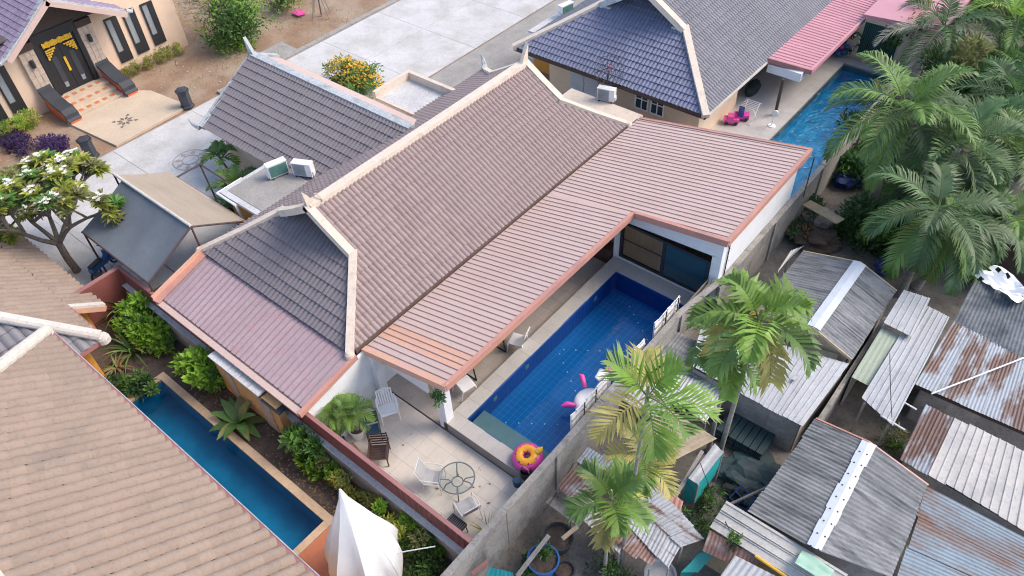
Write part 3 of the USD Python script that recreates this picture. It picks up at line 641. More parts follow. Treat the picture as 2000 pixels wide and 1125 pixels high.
# terrace: column, gable infill, rear walls, pool room
MB().box((-.86, -.62, -.5), (-.46, -.24, 2.9)).build('column', 'white_wall', H0)
MB().prism([(-3.98, -.60, 1.12), (-1.3, -.60, 1.18), (-1.3, -.60, 2.72), (-3.98, -.60, 1.98)], (0, .10, 0)).build('gable_infill', 'white_wall', H0)
MB().box((-4.0, -1.0, -.5), (-3.72, -.62, 2.0)).build('corner_pier', 'white_wall', H0)
MB().box((-3.98, 11.9, -.47), (-.55, 12.05, 2.05)).build('rear_wall', 'white_wall', H0)
MB().box((-4.0, 1.4, -.47), (-3.96, 2.5, 1.65)).build('terrace_door', 'plaster_beige', H0)
MB().box((-3.99, 4.2, .1), (-3.95, 6.2, 1.5)).build('terrace_window', 'glass_dark', H0)
MB().box((-1.7, 10.6, -.47), (-.75, 11.2, .35)).build('wooden_chest', 'brown_wood', H0)
room = MB(); room.prism([(-.6, 10.95, 2.18), (4.36, 10.95, 2.55), (4.36, 10.95, 3.68), (-.6, 10.95, 2.7)], (0, -.12, 0)); room.box((-.6, 10.83, -.1), (4.36, 10.95, .13))
room.box((-.6, 10.83, .13), (-.40, 10.95, 2.18)); room.build('pool_room_wall', 'white_wall', H0)
MB().prism([(4.24, 10.95, -.6), (4.24, 17.6, -.6), (4.24, 17.6, 3.7), (4.24, 10.95, 3.68)], (.12, 0, 0)).build('pool_room_wall', 'white_wall', H0)
MB().prism([(-.6, 10.83, -.45), (-.6, 17.6, -.45), (-.6, 17.6, 2.6), (-.6, 10.83, 2.6)], (-.12, 0, 0)).build('pool_room_wall', 'white_wall', H0)
MB().prism([(-.6, 17.5, -.5), (4.3, 17.5, -.5), (4.3, 17.5, 3.6), (-.6, 17.5, 2.6)], (0, .1, 0)).build('pool_room_wall', 'white_wall', H0)
MB().box((-.6, 10.96, -.1), (4.24, 17.5, .12)).build('room_floor', 'terrace_tile', H0)
MB().box((-.4, 12.2, .13), (4.2, 12.24, 2.3)).build('room_screen', 'curtain_tan', H0)
dr = MB()
for lo, hi in (((-.40, 10.80, .13), (3.95, 10.9, .25)), ((-.40, 10.80, 2.06), (3.95, 10.9, 2.18)), ((-.40, 10.80, .25), (-.26, 10.9, 2.06)), ((1.72, 10.795, .25), (1.86, 10.9, 2.06)), ((3.83, 10.80, .25), (3.95, 10.9, 2.06))): dr.box(lo, hi)
dr = dr.build('sliding_door', 'black_frame', H0)
MB().quad((-.26, 10.865, .25), (1.72, 10.865, .25), (1.72, 10.865, 2.06), (-.26, 10.865, 2.06)).build('glass_pane', 'window_glass', dr); MB().box((1.86, 10.84, .25), (3.83, 10.85, 2.06)).build('glass_pane', 'glass_dark', dr)
MB().box((-.26, 10.852, 1.18), (1.72, 10.858, 1.23)).build('glazing_bar', 'black_frame', dr); bl_ = MB()
for k in range(24): bl_.prism([(-.24 + k * .081, 10.90 + .012 * (k % 2), .25), (-.24 + (k + 1) * .081, 10.90 + .012 * ((k + 1) % 2), .25), (-.24 + (k + 1) * .081, 10.90 + .012 * ((k + 1) % 2), 2.05), (-.24 + k * .081, 10.90 + .012 * (k % 2), 2.05)], (0, .008, 0))
bl_.build('blind', 'curtain_tan', dr)
MB().box((3.95, 10.83, .13), (4.36, 10.95, 2.55)).build('pool_room_wall', 'white_wall', H0)
# front metal roof under the hip
Al, Bl, Cl, Dl = V(-13.0, -4.1, 1.8), V(-3.95, -4.1, 1.8), V(-4.15, -1.45, 2.13), V(-13.6, -1.45, 2.13)
fr = MB().slab([Al, Bl, Cl, Dl], .04).build('front_roof', 'metal_maroon', H0)
sheet_roof(fr, Al + V(0, 0, .02), Bl + V(0, 0, .02), Cl + V(0, 0, .02), Dl + V(0, 0, .02), 'metal_mauve', sw=.87, pitch=.29, amp=.012, prof='rib')
for k in range(1, 31):
    p, q_ = Al + (Bl - Al) * k / 31, Dl + (Cl - Dl) * k / 31; MB().beam([p + V(0, 0, .052), q_ + V(0, 0, .052)], .05, .03).build('seam', 'seam_mauve', fr)
MB().beam([Al + V(-.05, -.02, .02), Bl + V(0.02, -.02, .02)], .06, .14).build('gutter', 'gutter_dark', fr)
MB().beam([Al + V(-.05, -.18, .0), Bl + V(.02, -.18, .0)], .26, .10).build('eave_board', 'metal_pink', fr)
m_ = MB().beam([Bl + V(.05, -.3, .08), Cl + V(.1, 0, .08)], .16, .22); m_.build('fascia', 'metal_fascia', fr)
MB().beam([Al + V(-.02, -.3, .10), Dl + V(.05, 0, .12)], .34, .06).build('fascia', 'metal_fascia', fr)
MB().beam([Al + V(-.22, -.3, .26), Dl + V(-.10, 0, .30)], .08, .40).build('fascia', 'metal_orange', fr)
MB().prism([(-4.1, -4.0, -.55), (-4.1, -1.0, -.55), (-4.1, -1.0, 2.08), (-4.1, -4.0, 1.76)], (.12, 0, 0)).build('annex_wall', 'white_wall', H0)
MB().box((-13.3, -4.0, -.55), (-4.1, -3.88, 1.75)).build('annex_wall', 'white_wall', H0)
MB().box((-13.42, -4.0, -.55), (-13.3, -1.1, 1.9)).build('annex_wall', 'white_wall', H0)
# rear left wing with its own gable roof
wx0, wx1, wy, wz = -22.6, -10.9, 8.55, 4.15; we = 4.2; wze = 2.2; ys = 2 * wy - we
plane_roof(H0, [(wx0 + .55, we, wze), (-13.2, we, wze), (-12.9, we + .8, wze + .38), (-10.4, wy, wz), (wx0, wy, wz)], 'tile_grey')
MB().slab([(-10.9, wy + 1.35, wz - .62), (wx0 + .2, wy + 1.35, wz - .62), (wx0, wy, wz), (-10.6, wy, wz)], .08).build('rear_slope', 'metal_pink', H0)
MB().box((wx0 + 1.3, wy + .6, -.55), (-13.2, wy + 1.2, wz - .7)).build('rear_wall', 'cream_wall', H0)
MB().beam([(wx0 - .1, wy, wz + .16), (-10.6, wy, wz + .16)], .42, .3).build('ridge_beam', 'ridge_grey', H0)
MB().beam([(wx0, wy, wz + .13), (wx0 + .25, (wy + we) / 2, (wz + wze) / 2 + .10), (wx0 + .55, we - .1, wze + .1)], .34, .28).build('verge_beam', 'ridge_grey', H0)
MB().beam([(wx0, wy, wz + .13), (wx0 + .2, wy + 1.4, wz - .5)], .34, .28).build('verge_beam', 'ridge_grey', H0)
finial(H0, (wx0, wy, wz + .1), (-1, 0, 0), 'ridge_grey', .9)
MB().tube([(wx0 + .5, we - .1, wze), (wx0 + .1, we - .2, wze + .1), (wx0 - .12, we - .25, wze + .38)], (.16, .12, .03), 6).build('verge_scroll', 'ridge_grey', H0)
MB().box((wx0 + 1.3, we + .6, -.55), (-13.2, wy + .6, 2.1)).build('wing_wall', 'cream_wall', H0)
MB().prism([(wx0 + 1.3, we + .6, 2.1), (wx0 + 1.3, wy + 1.1, 2.1), (wx0 + 1.3, wy + .1, 3.7)], (.1, 0, 0)).build('wing_gable', 'cream_wall', H0)
MB().box((-17.6, we + .55, -.5), (-16.8, we + .6, 1.5)).build('wing_door', 'black_frame', H0)
# flat roofed box with the air conditioners
MB().box((-16.1, 1.55, -.55), (-13.3, 4.1, 2.28)).build('side_room', 'orange_wall', H0)
MB().box((-16.35, 1.3, 2.28), (-12.9, 4.3, 2.42)).build('flat_roof', 'ledge_white', H0)
MB().box((-16.1, 1.6, 2.421), (-13.0, 4.28, 2.44)).build('roof_screed', 'gutter_conc', H0)
MB().tube([(-16.4, 2.6, 2.36), (-16.4, 1.2, 2.36), (-15.0, 1.22, 2.3), (-15.0, 1.24, 2.0), (-15.0, 1.4, .6), (-14.8, 1.35, .55)], .07, 8).build('drain_pipe', 'white_paint', H0)
# parapet box behind the wing
pb = (-16.5, 11.3, -13.3, 14.0)
MB().box((pb[0], pb[1], -.55), (pb[2], pb[3], 2.3)).build('rear_room', 'white_wall', H0)
MB().box((pb[0] + .2, pb[1] + .2, 2.301), (pb[2], pb[3] - .2, 2.32)).build('flat_roof', 'ledge_white', H0)
m_ = MB(); m_.box((pb[0] - .02, pb[1] - .02, 2.3), (pb[0] + .2, pb[3] + .02, 2.75)); m_.box((pb[0] + .2, pb[3] - .2, 2.3), (pb[2] + .4, pb[3] + .02, 2.75)); m_.box((pb[0] + .2, pb[1] - .02, 2.3), (pb[2] + .2, pb[1] + .14, 2.42)); m_.build('parapet', 'ridge_cream', H0)
# back corner scroll of the rear hip
MB().tube([(-13.4, 16.6, 2.4), (-13.75, 17.2, 2.38), (-14.0, 17.35, 2.7), (-14.05, 17.3, 2.95)], (.16, .15, .09, .03), 6).build('hip_scroll', 'ridge_grey', H0)

# fallen leaves, pale stones and short dry grass on the open soil
def scatter(name, m, pts, size, flat=True, kind='stuff'):
    mb = MB(); vs, fs = [], []
    for k, p in enumerate(pts):
        a = rng.uniform(0, 6.28); l = size * rng.uniform(.5, 1.4); d = V(math.cos(a), math.sin(a), rng.uniform(.05, .3) if flat else rng.uniform(.8, 2.0)); e = V(-math.sin(a), math.cos(a), 0)
        vs += [p, p + d * l * .5 + e * l * (.25 if flat else .06), p + d * l, p + d * l * .5 - e * l * (.25 if flat else .06)]; fs += [[4 * k, 4 * k + 1, 4 * k + 2], [4 * k, 4 * k + 2, 4 * k + 3]]
    mb.add(vs, fs).solo(name, m, None, None, kind=kind)
def area(n, poly, z):
    pg = Polygon(poly); x0, y0, x1, y1 = pg.bounds; out = []
    while len(out) < n:
        x, y = rng.uniform(x0, x1), rng.uniform(y0, y1)
        if pg.contains(Point(x, y)) and meshkit.noise(V(x * .35, y * .35, 2)) > rng.uniform(.2, .8): out.append(V(x, y, z))
    return out
SOIL = [(-38, 7.2), (-29.0, 7.2), (-29.0, 40), (-45, 40), (-45, 11.7), (-35.8, 11.7)]
scatter('leaf_litter', 'plank_pale', area(900, SOIL, -.552) + area(160, [(-35, -3), (-29, -3), (-29, 1), (-35, 1)], -.545), .16)
scatter('dry_grass', 'leaf_olive', area(2600, SOIL, -.56), .22, False); scatter('garden_litter', 'frond_dead', area(500, [(-16, -5.7), (-1.2, -5.7), (-1.2, -4.4), (-16, -4.4)], -.545), .12)
scatter('patio_leaves', 'frond_dead', [V(rng.uniform(-3.8, 3.8), rng.uniform(-3.8, -.8), -.49) for _ in range(14)], .13)
# ================================================================ upper left house with the carved door
U0 = thing('porch_house', 'cream house with steep carved porch gable and black double door', 'house', (-38, 3, -.55))
XW = -35.9
MB().box((-36.2, -9, -.56), (XW, 11.6, 4.4)).build('wall', 'peach_wall', U0); MB().box((-44, 11.45, -.56), (-36.2, 11.6, 4.4)).build('wall', 'peach_wall', U0)
MB().box((-43, -9, 4.41), (-35.2, 2.0, 4.5)).build('soffit', 'deck_dark', U0)
XD = -35.62
tl_, tr_, br_, bl_ = gx(63, 80, XD), gx(140, 30, XD), gx(195, 152, XD), gx(115, 192, XD)
dy0, dy1, dz0, dz1 = bl_[1] + .05, br_[1], .10, (tl_[2] + tr_[2]) / 2
df = MB(); df.box((XW + .002, dy0, dz0), (XD, dy0 + .28, dz1)); df.box((XW + .002, dy1 - .28, dz0), (XD, dy1, dz1)); df.box((XW + .002, dy0 + .28, dz1 - .6), (XD, dy1 - .28, dz1)); df = df.build('door_frame', 'black_lacquer', U0)
ym = (dy0 + dy1) / 2
for a, b in ((dy0 + .28, ym - .01), (ym + .01, dy1 - .28)):
    lf = MB().box((XW + .004, a, dz0), (XD - .12, b, dz1 - .6)).build('door_leaf', 'black_lacquer', U0)
    MB().box((XD - .118, a + .38, dz0 + .5), (XD - .10, b - .38, dz1 - 1.6)).build('glass_panel', 'slate_black', lf)
    MB().box((XD - .116, (a + b) / 2 - .12, dz0 + .3), (XD - .09, (a + b) / 2 + .10, dz0 + .62)).build('glass_panel', 'frosted', lf)
MB().box((XD - .11, ym - .07, dz0 + 1.15), (XD - .05, ym + .07, dz0 + 2.05)).build('door_handle', 'gold', U0)
gl = MB(); n = 17                                               # gilded carved lintel and corner brackets
for i in range(n):
    a = dy0 + .45 + (dy1 - dy0 - .9) * i / n; b = a + (dy1 - dy0 - .9) / n * rnd.uniform(.7, .95); h = rnd.uniform(.0, .09)
    gl.box((XD - .02, a, dz1 - .88 - h * .5), (XD + .05, b, dz1 - .64 + h))
    gl.lathe(((XD + .05), (a + b) / 2, dz1 - .86), [(.0, .12), (.07, .06), (.05, 0), (0, -.02)], 6)
gl.build('carved_lintel', 'gold', U0)
for s, y in ((1, dy0 + .46), (-1, dy1 - .46)):
    g = MB()
    for i in range(5):
        for j in range(5 - i): g.box((XD - .02, y + s * (j * .13), dz1 - 1.12 - i * .13), (XD + .03 + .02 * ((i + j) % 2), y + s * (j * .13 + .115), dz1 - 1.12 - i * .13 + .105 - rnd.uniform(0, .04)))
    g.build('carved_bracket', 'gold', U0)
for c0, c1 in (((150, 40), (205, 135)), ((35, 95), (100, 185))):
    a, b = gx(*c0, XD), gx(*c1, XD)
for y0, y1, zt in ((dy1 + .02, dy1 + .9, 3.4), (dy0 - .95, dy0 - .02, 3.3)):
    pr_ = MB().box((XW + .003, y0, -.5), (XD - .06, y1, zt)).build('pilaster', 'stone_clad', U0)
    for k in range(9):
        for j in range(3): MB().box((XD - .058, y0 + .02 + j * (y1 - y0) / 3, -.4 + k * .42), (XD - .045 + rnd.uniform(0, .02), y0 + (j + .95) * (y1 - y0) / 3, -.4 + k * .42 + .4)).build('cladding_stone', 'stone_clad', pr_)
    MB().box((XW, y0 - .05, zt + .002), (XD + .05, y1 + .05, zt + .4)).build('capital', 'dark_wood', U0)
    lm = MB().lathe((XD + .08, (y0 + y1) / 2, zt - 1.0), [(0, -.02), (.11, 0), (.13, .2), (.11, .45), (0, .5)], 10).build('wall_lamp', 'black_frame', U0)
def slot_window(y0, y1, z0, z1):
    w = MB(); x = XW + .08
    w.box((XW + .003, y0, z0), (x, y0 + .1, z1)); w.box((XW + .003, y1 - .36, z0), (x, y1, z1)); w.box((XW + .003, y0 + .1, z1 - .1), (x, y1 - .36, z1)); w.box((XW + .003, y0 + .1, z0), (x, y1 - .36, z0 + .7))
    w = w.build('window', 'black_frame', U0); MB().box((XW + .004, y0 + .1, z0 + .7), (XW + .03, y1 - .36, z1 - .1)).build('pane', 'frosted', w)
for t, b in (((213, 34), (249, 118)), ((248, 18), (281, 101)), ((282, 5), (314, 84)), ((4, 128), (41, 218)), ((-35, 150), (5, 240))):
    p, q = gx(*t, XW), gx(*b, XW); slot_window(q[1] - .42, q[1] + .42, q[2], p[2])
XB = -34.3
pl0, pl1, pr0, pr1 = gx(12, 118, XB), gx(95, 0, XB), gx(248, 24, XB), gx(130, 2, XB)
ay = ym; az_l = pl0[2] + (pl1[2] - pl0[2]) / (pl1[1] - pl0[1]) * (ay - pl0[1]); az_r = pr0[2] + (pr1[2] - pr0[2]) / (pr1[1] - pr0[1]) * (ay - pr0[1]); az_ = (az_l + az_r) / 2
apex = V(XB, ay, az_); pl0[0] = pr0[0] = XB
for a in (pl0, pr0):
    o = a + (a - apex) * .02
    MB().beam([apex + V(.05, 0, 0), a + V(.05, 0, 0)], .12, .30, up=(0, 0, 1)).build('barge_board', 'metal_pink', U0)
    MB().beam([apex + V(-.18, 0, .12), (apex + a) / 2 + V(-.18, 0, .07), o + V(-.18, 0, .10)], .36, .2).build('verge_beam', 'ridge_grey', U0)
    MB().tube([a + V(-.1, 0, .05), a + unit(a - apex) * .4 + V(-.1, 0, .12), a + unit(a - apex) * .55 + V(-.1, 0, .38)], (.16, .12, .03), 6).build('verge_scroll', 'ridge_grey', U0)
bk = V(-8, 0, 0)
plane_roof(U0, [pr0 + V(-.1, 0, -.02), pr0 + bk, apex + bk, apex + V(-.1, 0, -.02)], 'tile_purple', tl=.36, limit=80)
plane_roof(U0, [pl0 + bk, pl0 + V(-.1, 0, -.02), apex + V(-.1, 0, -.02), apex + bk], 'tile_purple', tl=.36, limit=200)
MB().prism([(XW + .2, pl0[1] + .5, pl0[2] + .1), (XW + .2, pr0[1] - .5, pr0[2] + .1), (XW + .2, ay, az_ - .3)], (-.1, 0, 0)).build('gable_panel', 'dark_wood', U0)
MB().box((XW + .004, dy0 - .3, dz1 + .002), (XD - .1, dy1 + .3, dz1 + .5)).build('lintel_panel', 'dark_wood', U0)
# steps, stringers and the forecourt pad
for k in range(3):
    x0 = -35.6 + .72 * k; z = .08 - .19 * k
    s_ = MB().box((x0 if k else XW, dy0 - .1, -.54), (x0 + .72, dy1 + .15, z)).build('step', 'pad_sand', U0)
    for j in range(5):
        y = dy0 + .15 + j * .52; 
        if y + .25 < dy1: MB().box((x0 + .2, y, z + .001), (x0 + .5, y + .27, z + .012)).build('tread_tile', 'terracotta_tile', s_)
for y in (dy0 - .9, dy1 + .16):
    pr_ = [(-35.9, -.54), (-35.9, .78), (-35.25, .72), (-34.6, .42), (-34.0, .30), (-33.45, .28), (-33.15, .06), (-33.2, -.20), (-33.0, -.30), (-33.0, -.54)]
    sw_ = MB().prism([(a, y + .05, b) for a, b in pr_], (0, .64, 0)).build('stair_wall', 'stringer_red', U0)
    top = [(-35.88, .84), (-35.6, .90), (-35.25, .80), (-34.6, .50), (-34.0, .38), (-33.45, .36), (-33.12, .12), (-33.1, -.12), (-32.95, -.24)]
    MB().beam([(a, y + .37, b) for a, b in top], .80, .18).build('scroll_cap', 'slate_black', sw_)
    MB().tube([(-35.75, y - .04, .9), (-35.75, y + .78, .9)], .19, 10).build('scroll_roll', 'slate_black', sw_)
struct('forecourt', MB().slab([(-33.4, dy0 - .9, -.44), (-28.75, dy0 - .4, -.44), (-28.95, 7.0, -.44), (-32.5, 6.6, -.44), (-33.4, dy1 + .9, -.44)], .12), 'pad_sand')
oc = gz(244, 236, -.43); om = thing('floor_emblem', 'dark lotus emblem set in the sandy forecourt before the steps', 'emblem', oc)
for k in range(8):
    a = k * math.pi / 4; d = V(math.cos(a), math.sin(a), 0); e = V(-d[1], d[0], 0)
    MB().slab([oc + d * .12, oc + d * .3 + e * .10, oc + d * .52, oc + d * .3 - e * .10], .008, n=(0, 0, 1)).build('petal', 'ornament', om)
    if k % 2: MB().slab([oc + d * .52 + e * .1, oc + d * .75 + e * .05, oc + d * .78, oc + d * .62 - e * .12], .008, n=(0, 0, 1)).build('petal_tip', 'ornament', om)
def bollard(u, v, label):
    c = gz(u, v, -.5); t = thing('bollard', label, 'bollard', c)
    MB().lathe(c, [(.42, 0), (.42, .1), (.34, .14), (.34, .95), (.4, 1.0), (.4, 1.1), (.3, 1.18), (0, 1.22)], 6).build('post', 'slate_black', t); MB().lathe(c + V(0, 0, 1.105), [(.41, 0), (.41, .05), (0, .051)], 6).build('cap', 'black_lacquer', t)
bollard(367, 208, 'black hexagonal bollard at the right corner of the sandy forecourt'); bollard(180, 305, 'black hexagonal bollard at the near left corner of the forecourt')

# ================================================================ upper right house, blue tiled hip and the pink metal awning
N0 = thing('awning_house', 'cream house with blue grey tiled roof and pink metal awning by its pool', 'house', (-7, 29, -.55))
ex, ez, rx = -1.55, 2.2, -7.75; sl = .597; rz_ = ez + sl * (ex - rx); lx2 = 2 * rx - ex; yf = 20.1; gyf = 23.6; gx2 = -5.0; gz2 = ez + sl * (ex - gx2)
plane_roof(N0, [(ex, yf, ez), (ex, 44, ez), (rx, 44, rz_), (rx, gyf, rz_), (gx2, gyf, gz2)], 'tile_bluegrey', limit=300)
l2 = lambda x: 2 * rx - x
plane_roof(N0, [(lx2, 44, ez), (lx2, yf, ez), (l2(gx2), gyf, gz2), (rx, gyf, rz_), (rx, 44, rz_)], 'tile_bluegrey', limit=20)
ht = 25.2; hz = ez + (gz2 - ez) / (gyf - yf) * (ht - yf); hw = (rz_ - hz) / sl
plane_roof(N0, [(lx2, yf, ez), (ex, yf, ez), (gx2, gyf, gz2), (rx + hw, ht, hz), (rx - hw, ht, hz), (l2(gx2), gyf, gz2)], 'tile_blue', tl=.38)
for g in (gx2, l2(gx2)):
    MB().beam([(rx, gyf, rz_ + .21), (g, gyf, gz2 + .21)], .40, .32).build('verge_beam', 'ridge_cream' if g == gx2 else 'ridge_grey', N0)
    e = ex if g == gx2 else lx2; a, b = V(g, gyf, gz2 + .21), V(e, yf, ez + .2)
    MB().beam([a + (a - b) * .04, (a + b) / 2 + V(0, 0, -.03), b + (b - a) * .03], .36, .3).build('hip_beam', 'ridge_cream', N0)
    MB().beam([a, a + V(-.8 if g == gx2 else .8, 0, -.1)], .3, .2).build('gable_foot', 'ridge_grey', N0)
MB().prism([(rx + 1.6, 24.7, rz_ - 1.0), (rx, 24.7, rz_ - .1), (rx - 1.6, 24.7, rz_ - 1.0)], (0, .08, 0)).build('gable_panel', 'dark_wood', N0)
MB().beam([(lx2 - .05, yf - .03, ez + .02), (ex + .05, yf - .03, ez + .02)], .08, .22).build('eave_board', 'dark_wood', N0)
MB().beam([(ex + .05, yf, ez), (ex + .05, 30, ez)], .12, .14).build('gutter', 'ridge_white', N0)
MB().box((-11.95, 20.95, -.56), (-2.25, 21.1, 2.25)).build('wall', 'cream_wall', N0); MB().box((-2.4, 21.1, -.56), (-2.25, 25.2, 2.25)).build('wall', 'cream_wall', N0); MB().box((-12.1, 20.95, -.56), (-11.95, 40, 2.25)).build('wall', 'cream_wall', N0)
MB().box((-3.6, 25.2, -.56), (-3.45, 40, 2.2)).build('wall', 'white_wall', N0); MB().box((-3.45, 25.2, -.56), (-2.25, 25.35, 2.2)).build('wall', 'cream_wall', N0)
yw = 20.94
a, b = gy(1112, 140, yw), gy(1166, 200, yw); sx0, sx1 = a[0] + .1, b[0] + .1
for k in range(2):
    u0 = sx0 + (sx1 - sx0) * k / 2; u1 = u0 + (sx1 - sx0) / 2 - .05
    s_ = MB().box((u0, yw - .05, .2), (u1, yw, 1.9)).build('shutter', 'ridge_patch', N0)
    for z in np.arange(.25, 1.85, .12): MB().box((u0 + .06, yw - .065, z), (u1 - .06, yw - .051, z + .08)).build('louvre', 'ridge_patch', s_)
a, b = gy(1241, 190, yw), gy(1298, 212, yw)
for k in range(2):
    u0 = a[0] + k * (b[0] - a[0]) * .53; u1 = u0 + (b[0] - a[0]) * .47; w = MB()
    w.box((u0, yw - .06, .6), (u1, yw, .68)); w.box((u0, yw - .06, 1.82), (u1, yw, 1.9)); w.box((u0, yw - .06, .68), (u0 + .08, yw, 1.82)); w.box((u1 - .08, yw - .06, .68), (u1, yw, 1.82)); w.box(((u0 + u1) / 2 - .03, yw - .058, .68), ((u0 + u1) / 2 + .03, yw, 1.82)); w.box((u0 + .08, yw - .055, 1.22), (u1 - .08, yw - .001, 1.28))
    w = w.build('window', 'white_paint', N0); MB().box((u0 + .08, yw - .03, .68), (u1 - .08, yw - .02, 1.82)).build('pane', 'glass_dark', w)
c = gz(1190, 215, 1.5)
MB().box((-9.2, 17.5, -.55), (-4.7, 19.2, 1.35)).build('yard_wall', 'cream_wall', N0); MB().box((-9.3, 17.45, 1.35), (-4.65, 19.3, 1.5)).build('yard_ledge', 'ridge_cream', N0)
# awning of rose coloured sheets
Aa, Ba, Ca, Da = V(.72, 27.5, 2.02), V(.72, 45, 2.02), V(-1.5, 45, 2.3), V(-1.5, 26.9, 2.3)
aw = MB().slab([Aa, Ba, Ca, Da], .04).build('awning', 'metal_rose', N0); sheet_roof(aw, Aa + UPV, Ba + UPV, Ca + UPV, Da + UPV, 'metal_rose', sw=.9, pitch=.3, amp=.035, prof='rib')
MB().beam([Aa + V(.03, -.02, .07), Ba + V(.03, 0, .07)], .14, .26).build('fascia', 'metal_rose', aw); MB().beam([Aa + V(.08, -.04, .07), Da + V(0, -.04, .07)], .1, .26).build('fascia', 'metal_maroon', aw)
MB().box((-1.5, 27.0, 1.45), (.45, 27.9, 1.95)).build('awning_box', 'white_wall', N0)
c = gz(1514, 224, -.2); pt = gz(1514, 224, -.2)
MB().box((c[0] - .07, c[1] - .07, -.2), (c[0] + .07, c[1] + .07, 2.0)).build('awning_post', 'dark_wood', N0)
MB().box((-3.4, 34.6, -.56), (.9, 34.75, 1.9)).build('end_wall', 'cream_wall', N0); MB().box((.9, 34.6, -.56), (4.4, 34.75, 2.25)).build('end_wall', 'cream_wall', N0)
Ae, Be = V(4.6, 35.9, 2.5), V(.75, 35.9, 2.3)
ar = MB().slab([(0.78, 34.35, 2.5), (5.2, 34.35, 2.78), (5.2, 42, 2.85), (.74, 42, 2.55)], .2).build('end_roof', 'metal_rose', N0)
a, b, c, d = gy(1697, 25, 34.58), gy(1762, 38, 34.58), gy(1740, 113, 34.58), gy(1674, 108, 34.58)
cu = MB(); xs = np.linspace(a[0], b[0] + .2, 41)
for i in range(40): cu.prism([(xs[i], 34.56 - .04 * (i % 2), -.1), (xs[i + 1], 34.56 - .04 * ((i + 1) % 2), -.1), (xs[i + 1], 34.56 - .04 * ((i + 1) % 2), 2.0), (xs[i], 34.56 - .04 * (i % 2), 2.0)], (0, .02, 0))
cu.solo('curtain', 'curtain_green', 'large dark green outdoor curtain across the wall beyond the far pool', 'curtain')
MB().box((-14.6, 22.6, -.56), (-12.2, 25.0, 1.9)).build('side_room', 'orange_wall', N0); MB().box((-14.8, 22.4, 1.9), (-12.1, 25.2, 2.02)).build('flat_roof', 'ledge_white', N0)
MB().tube([(-13.0, 22.3, 1.85), (-13.0, 22.3, .3)], .06, 6).build('drain_pipe', 'white_paint', N0)

# ================================================================ lower left houses
R0 = thing('tan_house', 'ochre house with tan tiled hip roof and white rounded ridge ends', 'house', (-18, -11, -.55))
cE = gz(200, 662, 1.9); k0 = .7; x0c, y0c = cE[0], cE[1]
def r0(x, y): return V(x, y, 1.9 - k0 * (y - y0c))
plane_roof(R0, [r0(x0c, y0c), r0(-25, y0c), r0(-25, y0c - 4.6), r0(x0c - 4.6, y0c - 4.6)], 'tile_tan', tw=.36, tl=.46, h=.12, power=1.8, stagger=1.0, limit=300)
plane_roof(R0, [r0(-15.75, y0c + 1.2) + V(0, 0, -.0), r0(-25, y0c + 1.2), r0(-25, y0c + .02), r0(-15.75, y0c + .02)], 'tile_tan', tw=.36, tl=.46, h=.12, power=1.8, stagger=1.0, limit=120, deck='porch_roof')
plane_roof(R0, [(x0c, y0c - 7, 1.9), (x0c, y0c, 1.9), (x0c - 4.6, y0c - 4.6, 1.9 + .7 * 4.6), (x0c - 4.6, y0c - 7, 1.9 + .7 * 4.6)], 'tile_bluegrey', tw=.36, tl=.55, h=.09, deck='hip_roof')
a, b = V(x0c - 4.6, y0c - 4.6, 2.1 + .7 * 4.6), V(x0c, y0c, 2.1)
MB().tube([a, (a + b) / 2, b + (b - a) * .0], .22, 12).build('ridge_cap', 'ridge_white', R0); MB().lathe(b + V(.03, .03, -.22), [(0, .24), (.2, .22), (.25, .1), (.25, -.1), (.1, -.12)], 14).build('ridge_end', 'ridge_white', R0)
a, b = r0(-15.68, y0c + .1) + V(0, 0, .12), r0(-15.68, y0c + 1.3) + V(0, 0, .12)
MB().beam([a, b], .26, .12).build('verge_cap', 'ridge_white', R0); MB().beam([a + V(.12, 0, -.12), b + V(.12, 0, -.12)], .05, .24).build('verge_board', 'metal_orange', R0)
MB().beam([r0(-15.7, y0c + .04) + V(0, .04, .04), r0(x0c, y0c + .04) + V(0.04, .04, .04)], .1, .16).build('eave_board', 'metal_maroon', R0); MB().beam([(x0c + .05, y0c, 1.94), (x0c + .05, y0c - 2, 1.94)], .1, .18).build('eave_board', 'metal_maroon', R0)
MB().box((-24, y0c - 7, -.56), (x0c - .6, y0c - .55, 1.75)).build('wall', 'orange_wall', R0); MB().box((-24, y0c - .55, -.56), (-16.2, y0c + .6, 1.2)).build('porch_wall', 'orange_wall', R0)

R1 = thing('brown_roof_house', 'large house with brown barrel tile roof filling the lower left corner', 'house', (-4, -13, -.55))
ze = 3.0; ya = gz(114, 647, ze)[1] - .30; e0 = gz(110, 643, ze); e1x = 6.5
def r1(x, y): return V(x, y, ze - .72 * (y - ya))
ryd = ya - 5.3
plane_roof(R1, [r1(e1x, ya), r1(e0[0], ya), r1(e0[0] + 5.6, ryd), r1(e1x, ryd)], 'tile_tan', tw=.42, tl=.46, h=.15, power=1.8, jit=.010, stagger=1.0, seg=6, limit=300)
a, b = r1(e0[0] + 5.6, ryd) + V(0, 0, .2), r1(e0[0], ya) + V(0, 0, .2)
MB().tube([a, (a + b) / 2, b], .22, 12).build('hip_cap', 'ridge_white', R1); MB().lathe(b + V(0, 0, -.2), [(0, .24), (.16, .2), (.2, .1), (.2, -.06), (.1, -.1)], 12).build('hip_end', 'ridge_white', R1)
MB().tube([r1(e0[0] + 5.6, ryd) + V(0, 0, .18), r1(e1x, ryd) + V(0, 0, .18)], .24, 10).build('ridge_cap', 'ridge_white', R1)
MB().slab([r1(e0[0], ya), r1(e0[0], ya - 10.6) * V(1, 1, 0) + V(0, 0, ze), r1(e0[0] + 5.6, ryd)], .08).build('hip_end_slope', 'deck_dark', R1)
